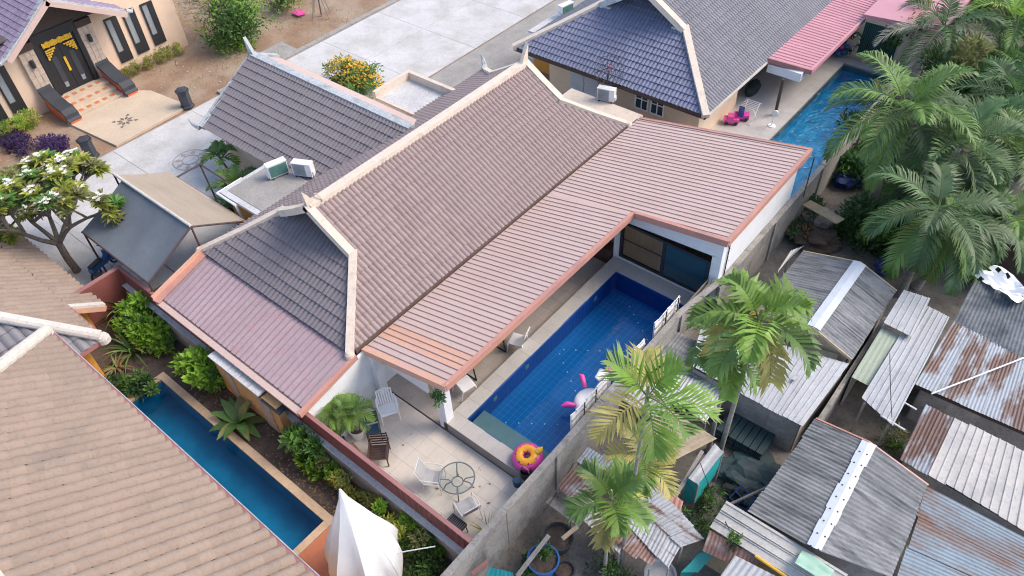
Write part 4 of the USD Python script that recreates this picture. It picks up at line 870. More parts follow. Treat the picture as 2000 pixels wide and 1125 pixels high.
MB().slab([r1(e1x, ryd), r1(e0[0] + 5.6, ryd), (e0[0], ya - 10.6, ze), (e1x, ya - 10.6, ze)], .08).build('rear_slope', 'tile_tan', R1)
MB().beam([(e0[0], ya + .10, ze + .02), (e1x, ya + .10, ze + .02)], .14, .22).build('eave_board', 'metal_maroon', R1); MB().beam([(e0[0], ya + .19, ze + .03), (e1x, ya + .19, ze + .03)], .03, .05).build('gutter_lip', 'ridge_grey', R1)
MB().box((e0[0] + 1, ya - 9.5, -.56), (e1x - .5, ya - .8, ze - .1)).build('wall', 'orange_wall', R1)
# ================================================================ furniture and things around the main house
def rot2(a): c, s = math.cos(a), math.sin(a); return np.array([[c, -s, 0], [s, c, 0], [0, 0, 1]])
class Local:
    """places a builder's local coordinates (metres, x forward, origin on the floor) into the world"""
    def __init__(s, p, ang, k=1.0): s.p, s.R, s.k = np.asarray(p, float), rot2(ang), k
    def __call__(s, x, y, z): return s.p + s.R @ (V(x, y, z) * s.k)
    def box(s, mb, x0, y0, z0, x1, y1, z1):
        c = s((x0 + x1) / 2, (y0 + y1) / 2, (z0 + z1) / 2); h = V(x1 - x0, y1 - y0, z1 - z0) / 2 * s.k
        return mb.obox(c, s.R @ V(h[0], 0, 0), s.R @ V(0, h[1], 0), V(0, 0, h[2]))
def ang_px(u0, v0, u1, v1, z=-.5): a, b = gz(u0, v0, z), gz(u1, v1, z); return math.atan2(b[1] - a[1], b[0] - a[0])

# round glass table
tc = V(1.5, -2.2, -.5); T = thing('round_table', 'round glass patio table with grey metal rim and ring', 'table', tc)
q = np.linspace(0, 2 * math.pi, 41); R_ = .63; zt = .24
MB().tube([(tc[0] + R_ * math.cos(a), tc[1] + R_ * math.sin(a), zt) for a in q], .028, 6, False).build('rim', 'frame_grey', T, smooth=60)
MB().lathe((tc[0], tc[1], zt), [(0, .004), (R_ - .02, .004)], 40).build('glass_top', 'table_glass', T)
MB().tube([(tc[0] + .2 * math.cos(a), tc[1] + .2 * math.sin(a), zt - .25) for a in q], .022, 6, False).build('inner_ring', 'frame_grey', T)
for k in range(4):
    a = k * math.pi / 2 + .75; d = V(math.cos(a), math.sin(a), 0)
    MB().tube([tc + d * .55, tc + d * .42 + V(0, 0, .35), tc + d * .22 + V(0, 0, .5), tc + d * .3 + V(0, 0, .66), tc + d * .62 + V(0, 0, .73)], .024, 6).build('leg', 'frame_grey', T)
def mesh_chair(p, ang, label):
    L = Local(p, ang, 1.25); t = thing('patio_chair', label, 'chair', p)
    m_ = MB(); a = [L(-.24 + .48 * i / 6, 0, .43 - .02 * math.sin(math.pi * i / 6)) for i in range(7)]
    m_.beam([L(.25, 0, .44), L(0, 0, .415), L(-.22, 0, .43)], .5 * 1.12, .012); m_.build('seat', 'mesh_grey', t)
    MB().beam([L(-.22, 0, .45), L(-.30, 0, .7), L(-.40, 0, .96)], .5 * 1.12, .012, up=(L.R @ V(1, 0, .3))).build('backrest', 'mesh_grey', t)
    for s in (-1, 1):
        MB().tube([L(.27, .29 * s, .0), L(.27, .29 * s, .45), L(.22, .29 * s, .64), L(-.1, .3 * s, .66), L(-.32, .28 * s, .64)], .018 * 1.1, 6).build('arm', 'pole_white', t)
        MB().tube([L(.25, .26 * s, .43), L(-.22, .26 * s, .43), L(-.42, .26 * s, .98)], .018, 6).build('side_rail', 'pole_white', t)
        MB().tube([L(-.20, .27 * s, .43), L(-.34, .28 * s, .0)], .018, 6).build('leg', 'pole_white', t)
    MB().tube([L(-.42, -.26, .98), L(-.42, .26, .98)], .018, 6).build('top_rail', 'pole_white', t)
mesh_chair(V(.72, -2.62, -.5), ang_px(850, 935, 896, 940), 'grey mesh patio chair half under the glass table on its left')
mesh_chair(V(2.45, -2.75, -.5), ang_px(922, 1000, 897, 960), 'grey mesh patio chair standing below the round glass table')
def plastic_chair(p, ang, label, arms=True, k=1.25):
    L = Local(p, ang, k); t = thing('plastic_chair', label, 'chair', p)
    m_ = MB(); v = []; nx = 5
    m_.beam([L(.27, 0, .40), L(.22, 0, .43), L(-.2, 0, .39)], .5 * k, .02); m_.build('seat', 'float_white', t)
    prof = [L(-.2, 0, .40), L(-.27, 0, .62), L(-.33, 0, .85), L(-.36, 0, .95)]; b = MB()
    for j in range(7):
        y = -.225 + j * .075; hgt = 1 - .12 * abs(j - 3) / 3
        b.beam([L(-.2, y, .40), L(-.275, y, .62), L(-.275 - .085 * hgt, y, .62 + .33 * hgt)], .05 * k, .014, up=(L.R @ V(1, 0, .3)))
    b.beam([L(-.355, -.25, .9), L(-.375, 0, .97), L(-.355, .25, .9)], .05, .03); b.build('backrest', 'float_white', t)
    for s in (-1, 1):
        if arms: MB().beam([L(.24, .28 * s, .62), L(-.05, .30 * s, .65), L(-.28, .27 * s, .68)], .07, .025).build('arm', 'float_white', t)
        MB().tube([L(.24, .27 * s, .63 if arms else .4), L(.28, .28 * s, 0)], [.03, .024], 6).build('leg', 'float_white', t)
        MB().tube([L(-.22, .25 * s, .5), L(-.33, .27 * s, 0)], [.03, .024], 6).build('leg', 'float_white', t)
plastic_chair(V(-2.75, -1.5, -.5), math.radians(-30), 'white plastic armchair on the open patio near the potted palms')
plastic_chair(V(-1.15, 1.15, -.47), math.radians(75), 'white plastic chair in front of the near end of the terrace table', False)
plastic_chair(V(-.95, 4.2, -.47), math.radians(200), 'white plastic chair by the middle of the pool edge under the roof edge', False)
# dining table on the terrace
D = thing('dining_table', 'long wooden dining table with black trestle legs on the covered terrace', 'table', (-1.5, 2.7, -.47))
for k in range(4): MB().box((-2.3 + k * .26, 1.7, .24), (-2.05 + k * .26, 3.9, .30)).build('top_plank', 'table_wood', D)
for y in (1.85, 3.7): MB().tube([(-1.2, y, -.46), (-1.3, y, .23), (-2.1, y, .23), (-2.2, y, -.46), (-1.2, y, -.46)], .04, 4).build('leg_frame', 'black_iron', D)
# blue folding chair
p = V(-2.55, -2.5, -.5); L = Local(p, math.radians(-35), 1.1); t = thing('folding_chair', 'dark blue folding canvas chair between the pots and the white chair', 'chair', p)
MB().beam([L(.22, 0, .43), L(-.2, 0, .41)], .46, .02).build('seat', 'navy_fabric', t); MB().beam([L(-.2, 0, .5), L(-.34, 0, .92)], .48, .02, up=L.R @ V(1, 0, .3)).build('backrest', 'navy_fabric', t)
for s in (-1, 1): MB().tube([L(.27, .24 * s, 0), L(-.36, .24 * s, .95)], .016, 6).build('frame_rail', 'black_iron', t); MB().tube([L(-.3, .22 * s, 0), L(.24, .22 * s, .45)], .016, 6).build('leg', 'black_iron', t)
# dark wooden lounge chair
p = V(-1.65, -3.05, -.5); L = Local(p, math.radians(-48), 1.15); t = thing('wooden_chair', 'dark brown wooden low chair by the red topped garden wall', 'chair', p)
for k in range(6): m_ = MB(); L.box(m_, -.26 + k * .095, -.26, .36, -.18 + k * .095, .26, .385); m_.build('seat_slat', 'brown_wood', t)
for k in range(5): MB().beam([L(-.3 - .02 * k, -.25, .45 + k * .1), L(-.3 - .02 * k, .25, .45 + k * .1)], .02, .075).build('back_slat', 'brown_wood', t)
for s in (-1, 1):
    MB().beam([L(.34, .29 * s, .36), L(-.34, .29 * s, .36)], .05, .06).build('side_rail', 'brown_wood', t); MB().beam([L(.36, .29 * s, .56), L(-.4, .29 * s, .56)], .07, .03).build('arm', 'brown_wood', t)
    for x in (.32, -.32): MB().tube([L(x, .29 * s, 0), L(x * 1.05, .29 * s, .56 if x > 0 else .95)], .03, 4).build('leg', 'brown_wood', t)
# slatted wooden mat by the pier, orange toy rails, black grill
t = thing('slatted_mat', 'small wooden slatted mat by the white corner pier', 'mat', gz(712, 765, -.48)); c = gz(712, 766, -.48)
for k in range(6): MB().obox(c + V(-.25 + k * .11, .0, 0), (.04, 0, 0), (0, .36, 0), (0, 0, .015)).build('slat', 'table_wood', t)
for y in (-.3, .3): MB().obox(c + V(.02, y, -.02), (.34, 0, 0), (0, .025, 0), (0, 0, .008)).build('crossbar', 'dark_wood', t)
t = thing('toy_ladder', 'orange red plastic toy rails lying along the garden wall', 'toy', gz(700, 887, -.5)); c = gz(702, 888, -.47)
for y in (-.09, .09): MB().beam([c + V(-.6, y + .12, .02), c + V(.55, y - .06, .02)], .05, .05).build('rail', 'red_plastic' if y < 0 else 'metal_orange', t)
for k in range(6): MB().beam([c + V(-.5 + k * .19, -.05 + .09 - k * .03, .0), c + V(-.5 + k * .19, .18 - k * .03, .0)], .03, .02).build('rung', 'metal_orange', t)
p = V(2.55, -3.45, -.5); t = thing('charcoal_grill', 'small black square grill in the patio corner by the walls', 'grill', p)
MB().box(p + V(-.32, -.22, .42), p + V(.32, .22, .46)).build('tray', 'black_iron', t); m_ = MB()
for s in (((-.32, -.22), (.32, -.19)), ((-.32, .19), (.32, .22)), ((-.32, -.19), (-.29, .19)), ((.29, -.19), (.32, .19))): m_.box(p + V(*s[0], .461), p + V(*s[1], .58))
m_.build('rim', 'black_iron', t)
for k in range(9): MB().tube([p + V(-.28 + k * .07, -.2, .56), p + V(-.28 + k * .07, .2, .56)], .008, 4).build('grate_bar', 'frame_grey', t)
for a in (-.28, .28):
    for b in (-.18, .18): MB().tube([p + V(a, b, .42), p + V(a * 1.15, b * 1.15, 0)], .02, 5).build('leg', 'black_iron', t)

# inflatables
def torus_mb(c, R, r, n=28, m=12, tilt=None):
    m_ = MB(); v = []
    for i in range(n):
        a = 2 * math.pi * i / n
        for j in range(m):
            b = 2 * math.pi * j / m; v.append([(R + r * math.cos(b)) * math.cos(a), (R + r * math.cos(b)) * math.sin(a), r * math.sin(b)])
    v = np.array(v)
    if tilt is not None: v = v @ tilt.T
    f = [[i * m + j, ((i + 1) % n) * m + j, ((i + 1) % n) * m + (j + 1) % m, i * m + (j + 1) % m] for i in range(n) for j in range(m)]
    return m_.add(v + c, f)
c = V(2.95, -.05, .36); tl = np.array([[1, 0, 0], [0, math.cos(.15), -math.sin(.15)], [0, math.sin(.15), math.cos(.15)]]) 
t = thing('float_ring', 'pink inflatable ring with orange icing top at the pool corner', 'pool float', V(2.95, -.05, .0))
torus_mb(c - tl @ V(0, 0, .12), .34, .22, tilt=tl).build('ring', 'magenta', t, smooth=True)
ic = torus_mb(c + tl @ V(0, 0, .02), .27, .155, tilt=tl); v, f = ic.arrays(); loc = (v - c) @ tl
_cut = lambda v, f: (v[np.unique(f)], np.searchsorted(np.unique(f), f)); keep = loc[f].mean(1)[:, 2] > .09 + .05 * np.sin(7 * np.arctan2(loc[f].mean(1)[:, 1], loc[f].mean(1)[:, 0])); MB().add(*_cut(v + tl @ V(0, 0, .012), f[keep])).build('icing', 'float_orange', t, smooth=True)
MB().tube([c + tl @ V(.25, .3, .12), c + tl @ V(.33, .42, .22), c + tl @ V(.36, .48, .3)], [.12, .1, .03], 8).build('bow', 'float_yellow', t, smooth=True)
c = V(3.32, 3.4, .06); t = thing('unicorn_float', 'large white inflatable unicorn with pink mane floating by the wall', 'pool float', V(3.05, 3.75, -.06))
torus_mb(c, .44, .24, 32, 12).build('body_ring', 'float_white', t, smooth=True)
MB().tube([c + V(.0, .62, .1), c + V(.05, .80, .5), c + V(0, .92, .9), c + V(-.06, .75, 1.05), c + V(-.1, .45, .95)], [.26, .23, .2, .19, .12], 10).build('neck_head', 'float_white', t, smooth=True)
MB().tube([c + V(0, .88, 1.12), c + V(.02, 1.0, 1.5)], [.06, .01], 8).build('horn', 'float_yellow', t)
for k in range(4): m_ = MB(); m_.tm(trimesh.creation.icosphere(1, .13)); vv, ff = m_.arrays(); MB().add(vv + c + V(.06, 1.03 - .02 * k, .95 - .22 * k), ff).build('mane', ('pink_plastic', 'red_plastic', 'float_yellow', 'magenta')[k], t, smooth=True)
MB().tube([c + V(-.35, -.55, .2), c + V(-.55, -.8, .35), c + V(-.72, -.95, .25)], [.08, .13, .04], 8).build('tail', 'magenta', t, smooth=True)
MB().tube([c + V(-.55, .35, .2), c + V(-.85, .55, .45), c + V(-1.0, .62, .35)], [.08, .11, .05], 8).build('wing', 'pink_plastic', t, smooth=True)
# bags and toys left by the wall at the pool corner
c0 = V(3.3, -.55, 0); t = thing('beach_bag', 'black and tan beach bag at the pool corner below the ring', 'bag', c0)
m_ = MB(); m_.lathe(c0, [(.0, .0), (.2, .0), (.24, .2), (.2, .34), (.22, .36)], 10); m_.build('bag_body', 'pot_black', t); MB().tube([c0 + V(-.15, 0, .34), c0 + V(-.08, 0, .55), c0 + V(.08, 0, .55), c0 + V(.15, 0, .34)], .018, 5).build('strap', 'plank_pale', t)
MB().lathe(c0 + V(-.05, -.45, -.0), [(.14, 0), (.16, .25), (.13, .3), (0, .3)], 10).solo('toy_bucket', 'navy_fabric', 'dark blue toy bucket on the pool coping beside the black bag', 'bucket')

# white board screens and barbed posts on the inner face of the boundary wall
def screen(y0, y1, h, label, n):
    t = thing('board_screen', label, 'fence', (3.8, (y0 + y1) / 2, .3))
    for k in range(n):
        a = y0 + (y1 - y0) * k / n; b = a + (y1 - y0) / n - .015
        MB().prism([(3.86, a, .35), (3.86, b, .35), (3.84, b, h + rnd.uniform(-.06, .06)), (3.84, a, h + rnd.uniform(-.06, .06))], (-.04, 0, 0)).build('board', 'white_paint', t)
    for z in (.6, h - .3): MB().box((3.861, y0, z), (3.90, y1, z + .07)).build('rail', 'plank_grey', t)
screen(6.75, 8.6, 1.95, 'white board screen inside the concrete wall at the far pool end', 6); screen(1.35, 3.55, 1.95, 'white board screen inside the concrete wall behind the inflatable unicorn', 7)
screen(5.2, 6.1, 1.7, 'short white rounded boards inside the concrete wall beside the palm crown', 3)
def spike_post(x, y, z0, h, label):
    t = thing('spiked_post', label, 'post', (x, y, z0)); MB().tube([(x, y, z0), (x, y, z0 + h)], .025, 6).build('post', 'black_iron', t)
    m_ = MB()
    for k in range(7):
        a = k * 1.9; z = z0 + h * (.25 + .1 * k); d = V(math.cos(a), math.sin(a), .2) * .09; m_.tube([V(x, y, z) - d, V(x, y, z) + d], .008, 4)
    m_.build('spikes', 'black_iron', t)
for (x, y), w in zip(((3.95, 7.4), (3.95, 8.3), (3.95, 2.0), (3.95, 2.7), (4.4, 11.3), (4.75, 18.2)), ('near edge of the farthest white screen', 'far edge of the farthest white screen', 'near end of the screen by the unicorn', 'middle of the screen by the unicorn', 'front corner of the pool room', 'rear corner of the metal roof')):
    spike_post(x, y, 1.2, .95 if y < 10 else 2.2, 'thin black spiked wire post by the ' + w)

# closed white parasol in the left garden
base = V(1.0, -6.35, -.5); top = gy(664, 957, -6.3); t = thing('parasol', 'closed white cantilever parasol with a pole poking out', 'parasol', base)
v = []; nseg = 22; lv = [(0, .03), (.12, .14), (.3, .40), (.5, .68), (.68, .92), (.84, 1.1), (.96, 1.18), (1.08, 1.16)]
Hh = top[2] - .45; rk = [.86, 1.12, .95, 1.05, .72, 1.2, .8, 1.02, 1.22, .78, .98, 1.1, .7, 1.15, .9, 1.08, .75, 1.18, .92, .82, 1.14, .88]
for i, (fr, r) in enumerate(lv):
    cen = top + (V(base[0] + .35, base[1], 0) - V(top[0], top[1], 0)) * fr * V(1, 1, 0) - V(0, 0, Hh * fr)
    for k in range(nseg):
        a = 2 * math.pi * (k + .22 * math.sin(k * 2.3 + fr * 2)) / nseg; w_ = 1 + .6 * (rk[k] - 1) * min(1, .25 + fr) + .05 * math.sin(5 * fr + k * 1.7)
        v.append(cen + V(math.cos(a), math.sin(a), 0) * r * w_ + V(0, 0, .07 * math.sin(k * 1.9 + 4 * fr) * fr))
MB().add(v, [[i * nseg + k, i * nseg + (k + 1) % nseg, (i + 1) * nseg + (k + 1) % nseg, (i + 1) * nseg + k] for i in range(len(lv) - 1) for k in range(nseg)]).build('canopy', 'umbrella_white', t, smooth=24)
for k in (1, 5, 8, 13, 17): MB().tube([np.array(v[i * nseg + k]) + V(0, 0, .004) for i in range(len(lv))], .008, 4, False).build('seam', 'umbrella_white', t)
MB().tube([base, V(base[0] + .1, base[1], .8), top + V(0, 0, -.05)], .035, 8).build('pole', 'pole_white', t)
MB().tube([gz(745, 1085, 1.2), gz(850, 1067, 1.2)], .022, 6).build('rib', 'pole_white', t); MB().lathe(top, [(.03, -.03), (.03, .03), (0, .06)], 8).build('finial', 'pole_white', t)

# wagon wheel against the feature wall
c = gy(508, 855, -4.85); t = thing('wagon_wheel', 'old wooden wagon wheel leaning on the ochre feature wall', 'wheel', c - V(0, 0, .75))
tw_ = np.array([[1, 0, 0], [0, math.cos(1.15), -math.sin(1.15)], [0, math.sin(1.15), math.cos(1.15)]]); Rw = .66
MB().tube([c + tw_ @ V(Rw * math.cos(a), Rw * math.sin(a), 0) for a in np.linspace(0, 2 * math.pi, 33)], .055, 6, False).build('rim', 'plank_grey', t)
m_ = MB(); m_.tube([c + tw_ @ V(0, 0, -.14), c + tw_ @ V(0, 0, .14)], .11, 10); m_.build('hub', 'dark_wood', t)
for k in range(12): a = k * math.pi / 6; MB().tube([c + tw_ @ V(.1 * math.cos(a), .1 * math.sin(a), 0), c + tw_ @ V(Rw * math.cos(a), Rw * math.sin(a), 0)], [.032, .024], 5).build('spoke', 'plank_grey', t)

# air conditioner outdoor units
def ac_unit(p, ang, label, k=1.15, fan=True):
    L = Local(p, ang, k); t = thing('air_conditioner', label, 'air conditioner', p, 'air conditioner outdoor units')
    m_ = MB(); L.box(m_, -.16, -.42, .06, .16, .42, .64); m_.build('cabinet', 'ac_white', t); m_ = MB(); L.box(m_, -.17, -.43, .641, .17, .43, .665); m_.build('lid', 'ac_white', t)
    m_ = MB(); L.box(m_, -.185, -.38, .12, -.161, .36, .60); m_.build('coil', 'ac_green', t)
    g = MB()
    for r_ in (.08, .15, .22): g.tube([L(.17, -.1 + r_ * math.cos(a), .35 + r_ * math.sin(a)) for a in np.linspace(0, 2 * math.pi, 21)], .008, 4, False)
    for a in np.arange(0, 3.1, .52): g.tube([L(.17, -.1 - .24 * math.cos(a), .35 - .24 * math.sin(a)), L(.17, -.1 + .24 * math.cos(a), .35 + .24 * math.sin(a))], .007, 4)
    g.build('fan_grille', 'ac_grille', t); m_ = MB(); L.box(m_, .161, -.38, .08, .166, .17, .62); m_.build('fan_recess', 'ac_grille', t)
    m_ = MB(); L.box(m_, -.1, .421, .1, .1, .47, .3); m_.build('valve_cover', 'ac_white', t)
    for y in (-.3, .3): m_ = MB(); L.box(m_, -.19, y - .03, 0, .19, y + .03, .06); m_.build('foot', 'black_iron', t)
ac_unit(gz(545, 342, 2.44), math.radians(165), 'white air conditioner with green coil side on the small flat roof'); ac_unit(gz(596, 342, 2.44), math.radians(-65), 'white air conditioner with its fan side turned to the main roof valley')
ac_unit(gz(1184, 196, 1.5), math.radians(-75), 'white air conditioner on the cream ledge below the satellite dish'); ac_unit(gz(1105, 30, 2.02), math.radians(170), 'white air conditioner on the flat roof beside the far house hip')

# carport canopy of shade cloth and tan sheet on pipes
t = thing('carport', 'pipe framed carport with dark shade cloth and tan sheet canopy', 'carport', (-17, -1.4, -.5))
zrid, ynear, yfar, xa, xb = 3.3, -4.0, 1.0, -20.3, -14.1
m_ = MB(); nx, ny = 14, 8
for (y0, z0, y1, z1, mm, nm) in ((-1.4, zrid, ynear, 2.0, 'shade_cloth', 'shade_cloth'), (-1.4, zrid, yfar, 2.0, 'tan_sheet', 'tan_canopy')):
    g = MB(); vv = []
    for i in range(nx + 1):
        for j in range(ny + 1):
            fx, fy = i / nx, j / ny; x0_ = xa if nm == 'tan_canopy' else -19.6
            sag = -.10 * math.sin(math.pi * fx * 3) ** 2 * math.sin(math.pi * fy) - .05 * math.sin(math.pi * fy)
            vv.append((x0_ + (xb - x0_) * fx, y0 + (y1 - y0) * fy, z0 + (z1 - z0) * fy + sag))
    ff = [[i * (ny + 1) + j, (i + 1) * (ny + 1) + j, (i + 1) * (ny + 1) + j + 1, i * (ny + 1) + j + 1] for i in range(nx) for j in range(ny)]
    vv = np.array(vv); g.add(vv, ff); g.add(vv - V(0, 0, .01), [q_[::-1] for q_ in ff]); g.build(nm, mm, t, smooth=True)
MB().tube([(xa, -1.4, zrid + .05), (xb, -1.4, zrid + .05)], .07, 8).build('ridge_pipe', 'ridge_white', t)
for a, b in (((xb, -1.4, zrid), (xb, ynear, 1.98)), ((xb, -1.4, zrid), (xb, yfar, 1.98)), ((-19.6, yfar, 2), (-19.6, 2.3, 2.0)), ((-19.6, 2.3, 2.0), (-19.3, 2.3, -.5)), ((xb, ynear, 1.98), (xb, ynear, -.5)), ((xb, -1.4, zrid), (xb, -1.4, -.5)), ((-19.6, ynear, 1.98), (xb, ynear, 1.98)), ((-19.4, ynear, 1.98), (-19.4, ynear, -.5)), ((-20.3, -1.4, 3.3), (-20.3, -1.4, -.5)), ((-19.6, yfar, 1.96), (xb, yfar, 1.96)), ((-19.6, 2.3, 2), (-15.6, 2.3, 1.9))): MB().tube([a, b], .045, 6).build('pipe', 'pipe_brown', t)
# motorbike parked at the end of the canopy
p = gz(212, 528, -.5); L = Local(p, math.radians(115), 1.15); t = thing('motorbike', 'blue motorbike parked at the red wall under the shade cloth', 'motorbike', p)
for x in (-.6, .6):
    MB().tube([L(x + .27 * math.cos(a), 0, .29 + .27 * math.sin(a)) for a in np.linspace(0, 2 * math.pi, 21)], .05, 6, False).build('tyre', 'black_iron', t); MB().tube([L(x, -.05, .29), L(x, .05, .29)], .2, 12).build('wheel_hub', 'frame_grey', t)
MB().beam([L(-.75, 0, .72), L(-.3, 0, .70), L(.1, 0, .62), L(.35, 0, .75)], .24, .26).build('body', 'blue_plastic', t); MB().beam([L(-.7, 0, .82), L(-.05, 0, .76)], .26, .09).build('seat', 'pot_black', t)
MB().tube([L(.62, 0, .3), L(.42, 0, .95)], .04, 6).build('fork', 'frame_grey', t); MB().tube([L(.36, -.34, 1.0), L(.44, 0, .97), L(.36, .34, 1.0)], .022, 6).build('handlebar', 'black_iron', t); m_ = MB(); L.box(m_, .42, -.12, .78, .56, .12, .98); m_.build('headlight', 'float_white', t); m_ = MB(); L.box(m_, .3, -.2, .35, .38, .2, .8); m_.build('leg_shield', 'blue_plastic', t)
# blue crate beside it
# satellite dish on the blue eave
p = gz(1187, 158, 2.4); t = thing('satellite_dish', 'black mesh satellite dish on the edge of the blue tiled roof', 'satellite dish', p)
MB().tube([p + V(0, -.05, -.3), p + V(0, 0, .45)], .04, 6).build('mast', 'black_iron', t); dn = unit(V(.5, -.5, .75)); da = unit(np.cross(dn, [0, 0, 1])); db = np.cross(dn, da); c = p + V(0, 0, .55); g = MB()
for r_ in (.2, .4, .6, .78): g.tube([c + (da * math.cos(a) + db * math.sin(a)) * r_ + dn * (r_ * r_ * .35) for a in np.linspace(0, 2 * math.pi, 25)], .014, 4, False)
for a in np.arange(12) * math.pi / 6: g.tube([c, c + (da * math.cos(a) + db * math.sin(a)) * .4 + dn * .056, c + (da * math.cos(a) + db * math.sin(a)) * .78 + dn * .21], .012, 4)
g.build('dish', 'black_iron', t); MB().tube([c + da * .7, c + dn * .75], .02, 5).build('feed_arm', 'black_iron', t); MB().tube([c + dn * .72, c + dn * .9], .06, 8).build('feed_horn', 'red_plastic', t)
# laundry rack, toys, fan and heart plant at the far pool
p = gz(1460, 235, -.22); t = thing('laundry_rack', 'white folding laundry rack on the far terrace by the cream corner', 'laundry rack', p)
for s in (-.35, .35): MB().tube([p + V(s, -.4, 0), p + V(s, .4, 1.0)], .02, 5).build('leg', 'white_paint', t); MB().tube([p + V(s, .4, 0), p + V(s, -.4, 1.0)], .02, 5).build('leg', 'white_paint', t)
for k in range(6): MB().tube([p + V(-.45, -.4 + k * .16, 1.0), p + V(.45, -.4 + k * .16, 1.0)], .014, 5).build('bar', 'white_paint', t)
MB().box(p + V(-.42, -.45, .35), p + V(-.1, -.43, 1.02)).build('hanging_towel', 'blue_plastic', t)
def toy_car(u, v, mm, label):
    p = gz(u, v, -.2); t = thing('toy_car', label, 'toy', p); L = Local(p, .5, 1.0); m_ = MB(); L.box(m_, -.4, -.22, .1, .4, .22, .34); L.box(m_, -.2, -.2, .34, .12, .2, .52); m_.build('body', mm, t)
    for x in (-.25, .25):
        for y in (-.23, .23): MB().tube([L(x, y - .03, .1), L(x, y + .03, .1)], .1, 10).build('wheel', 'pot_black', t)
toy_car(1427, 240, 'pink_plastic', 'bright pink toy car on the far terrace by the cream wall corner'); toy_car(1447, 232, 'magenta', 'deep magenta toy car behind the pink one on the far terrace')
p = gz(1507, 246, -.2); t = thing('floor_fan', 'white standing fan at the edge of the far pool', 'fan', p)
MB().lathe(p, [(.22, 0), (.2, .05), (.03, .06), (.03, .8), (0, .8)], 12).build('stand', 'white_paint', t); MB().tube([p + V(.05, -.1, .85), p + V(.05, .1, .85)], [.2, .12], 12).build('fan_head', 'white_paint', t)
p = gz(1636, 110, -.2); t = thing('pool_toy_pile', 'blue and pink pool toys heaped at the far pool corner', 'toys', p)
for k, mm in enumerate(('blue_plastic', 'navy_fabric', 'pink_plastic', 'blue_plastic')):
    s_ = trimesh.creation.icosphere(2, .28 - .03 * k); MB().add(s_.vertices * V(1, .8, .7) + p + V(.3 * (k % 2), .3 * (k // 2), .25 + .12 * k), s_.faces).build('inflatable', mm, t, smooth=True)
wc = gy(1663, 80, 34.45); t = thing('heart_wreath', 'dark green heart shaped wreath with white flowers on the cream wall', 'wreath', wc)
hp = [(16 * math.sin(a) ** 3 / 17, (13 * math.cos(a) - 5 * math.cos(2 * a) - 2 * math.cos(3 * a) - math.cos(4 * a)) / 17) for a in np.linspace(0, 2 * math.pi, 29)]
g = MB()
for x, z in hp:
    for k in range(7): o = V(x * .6, 0, z * .75) + rng.normal(0, .07, 3); d = rng.normal(0, 1, 3); d /= np.linalg.norm(d); e = unit(np.cross(d, [0, 0, 1])); g.quad(wc + o - d * .08, wc + o + e * .04, wc + o + d * .08, wc + o - e * .04)
g.build('leaves', 'leaf_dark', t, kind='stuff'); g = MB()
for k in range(16): s_ = trimesh.creation.icosphere(1, .06); x, z = hp[rnd.randrange(28)]; g.add(s_.vertices + wc + V(x * .5, -.06, z * .62) + rng.normal(0, .06, 3) * V(1, .2, 1), s_.faces)
g.build('flowers', 'flower_white', t, kind='stuff')
p = gz(1455, 205, -.2); t = thing('cloth_heap', 'dark covered heap on the far terrace behind the laundry rack', 'heap', p); s_ = trimesh.creation.icosphere(3, 1.0); vv = s_.vertices.copy(); vv *= 1 + .25 * (meshkit.fbm(vv * 1.7 + 5, 3)[:, None] - .5); MB().add(vv * V(.35, .7, .45) + p + V(-.3, 1.4, .3), s_.faces).build('cover', 'net_black', t, smooth=True)
# stakes round the young tree on the dirt, pink cloth
p = gz(628, 30, -.5); t = thing('stake_tripod', 'wooden stake tripod holding a young tree on the brown dirt', 'tree stakes', p)
for k in range(4): a = k * math.pi / 2; MB().tube([p + V(.8 * math.cos(a), .8 * math.sin(a), 0), p + V(.06 * math.cos(a), .06 * math.sin(a), 2.3)], .035, 5).build('stake', 'twig', t)
MB().tube([p, p + V(.05, .1, 3.2)], [.06, .03], 6).build('young_trunk', 'bark', t)
p = gz(585, 28, -.52); g = MB(); n = 8; vv = [[(i / n - .5) * .9, (j / n - .5) * .7, .06 + .12 * meshkit.noise(V(i * .9, j * .9, 3))] for i in range(n + 1) for j in range(n + 1)]; g.add(np.array(vv) + p, [[i * 9 + j, (i + 1) * 9 + j, (i + 1) * 9 + j + 1, i * 9 + j + 1] for i in range(n) for j in range(n)]); g.solo('dropped_cloth', 'pink_plastic', 'small pink cloth dropped on the dirt by the bushes', 'cloth')
# ================================================================ the sheds of the village beyond the wall
def shed_walls(parent, corners, m='plank_grey', zb=-1.15, inset=.12, lower=.08, th=.05, skip=()):
    c = [np.asarray(p, float) for p in corners]; mid = sum(c) / len(c)
    c = [p + unit((mid - p) * V(1, 1, 0)) * inset for p in c]
    for i in range(len(c)):
        if i in skip: continue
        a, b = c[i], c[(i + 1) % len(c)]; w = np.linalg.norm((b - a)[:2]); n = max(1, int(w / .9)); nn = unit(np.cross(b - a, [0, 0, 1])) * th
        for k in range(n):
            p, q = a + (b - a) * k / n, a + (b - a) * (k + 1) / n
            MB().prism([(p[0], p[1], zb), (q[0], q[1], zb), q - V(0, 0, lower), p - V(0, 0, lower)], nn).build('wall_board', m, parent)
def Z(z, *pts): return [gz(u, v, z) for u, v in pts]
def sheets(t, low, high, m, **k):
    """low: lower edge two points, high: the upper edge two points above them"""
    sheet_roof(t, low[0], low[1], high[1], high[0], m, **k)
def quadthing(name, label, cat, low, high, m, group=None, **k):
    c = (low[0] + low[1] + high[0] + high[1]) / 4; t = thing(name, label, cat, V(c[0], c[1], -1.0), group); sheets(t, low, high, m, **k); return t

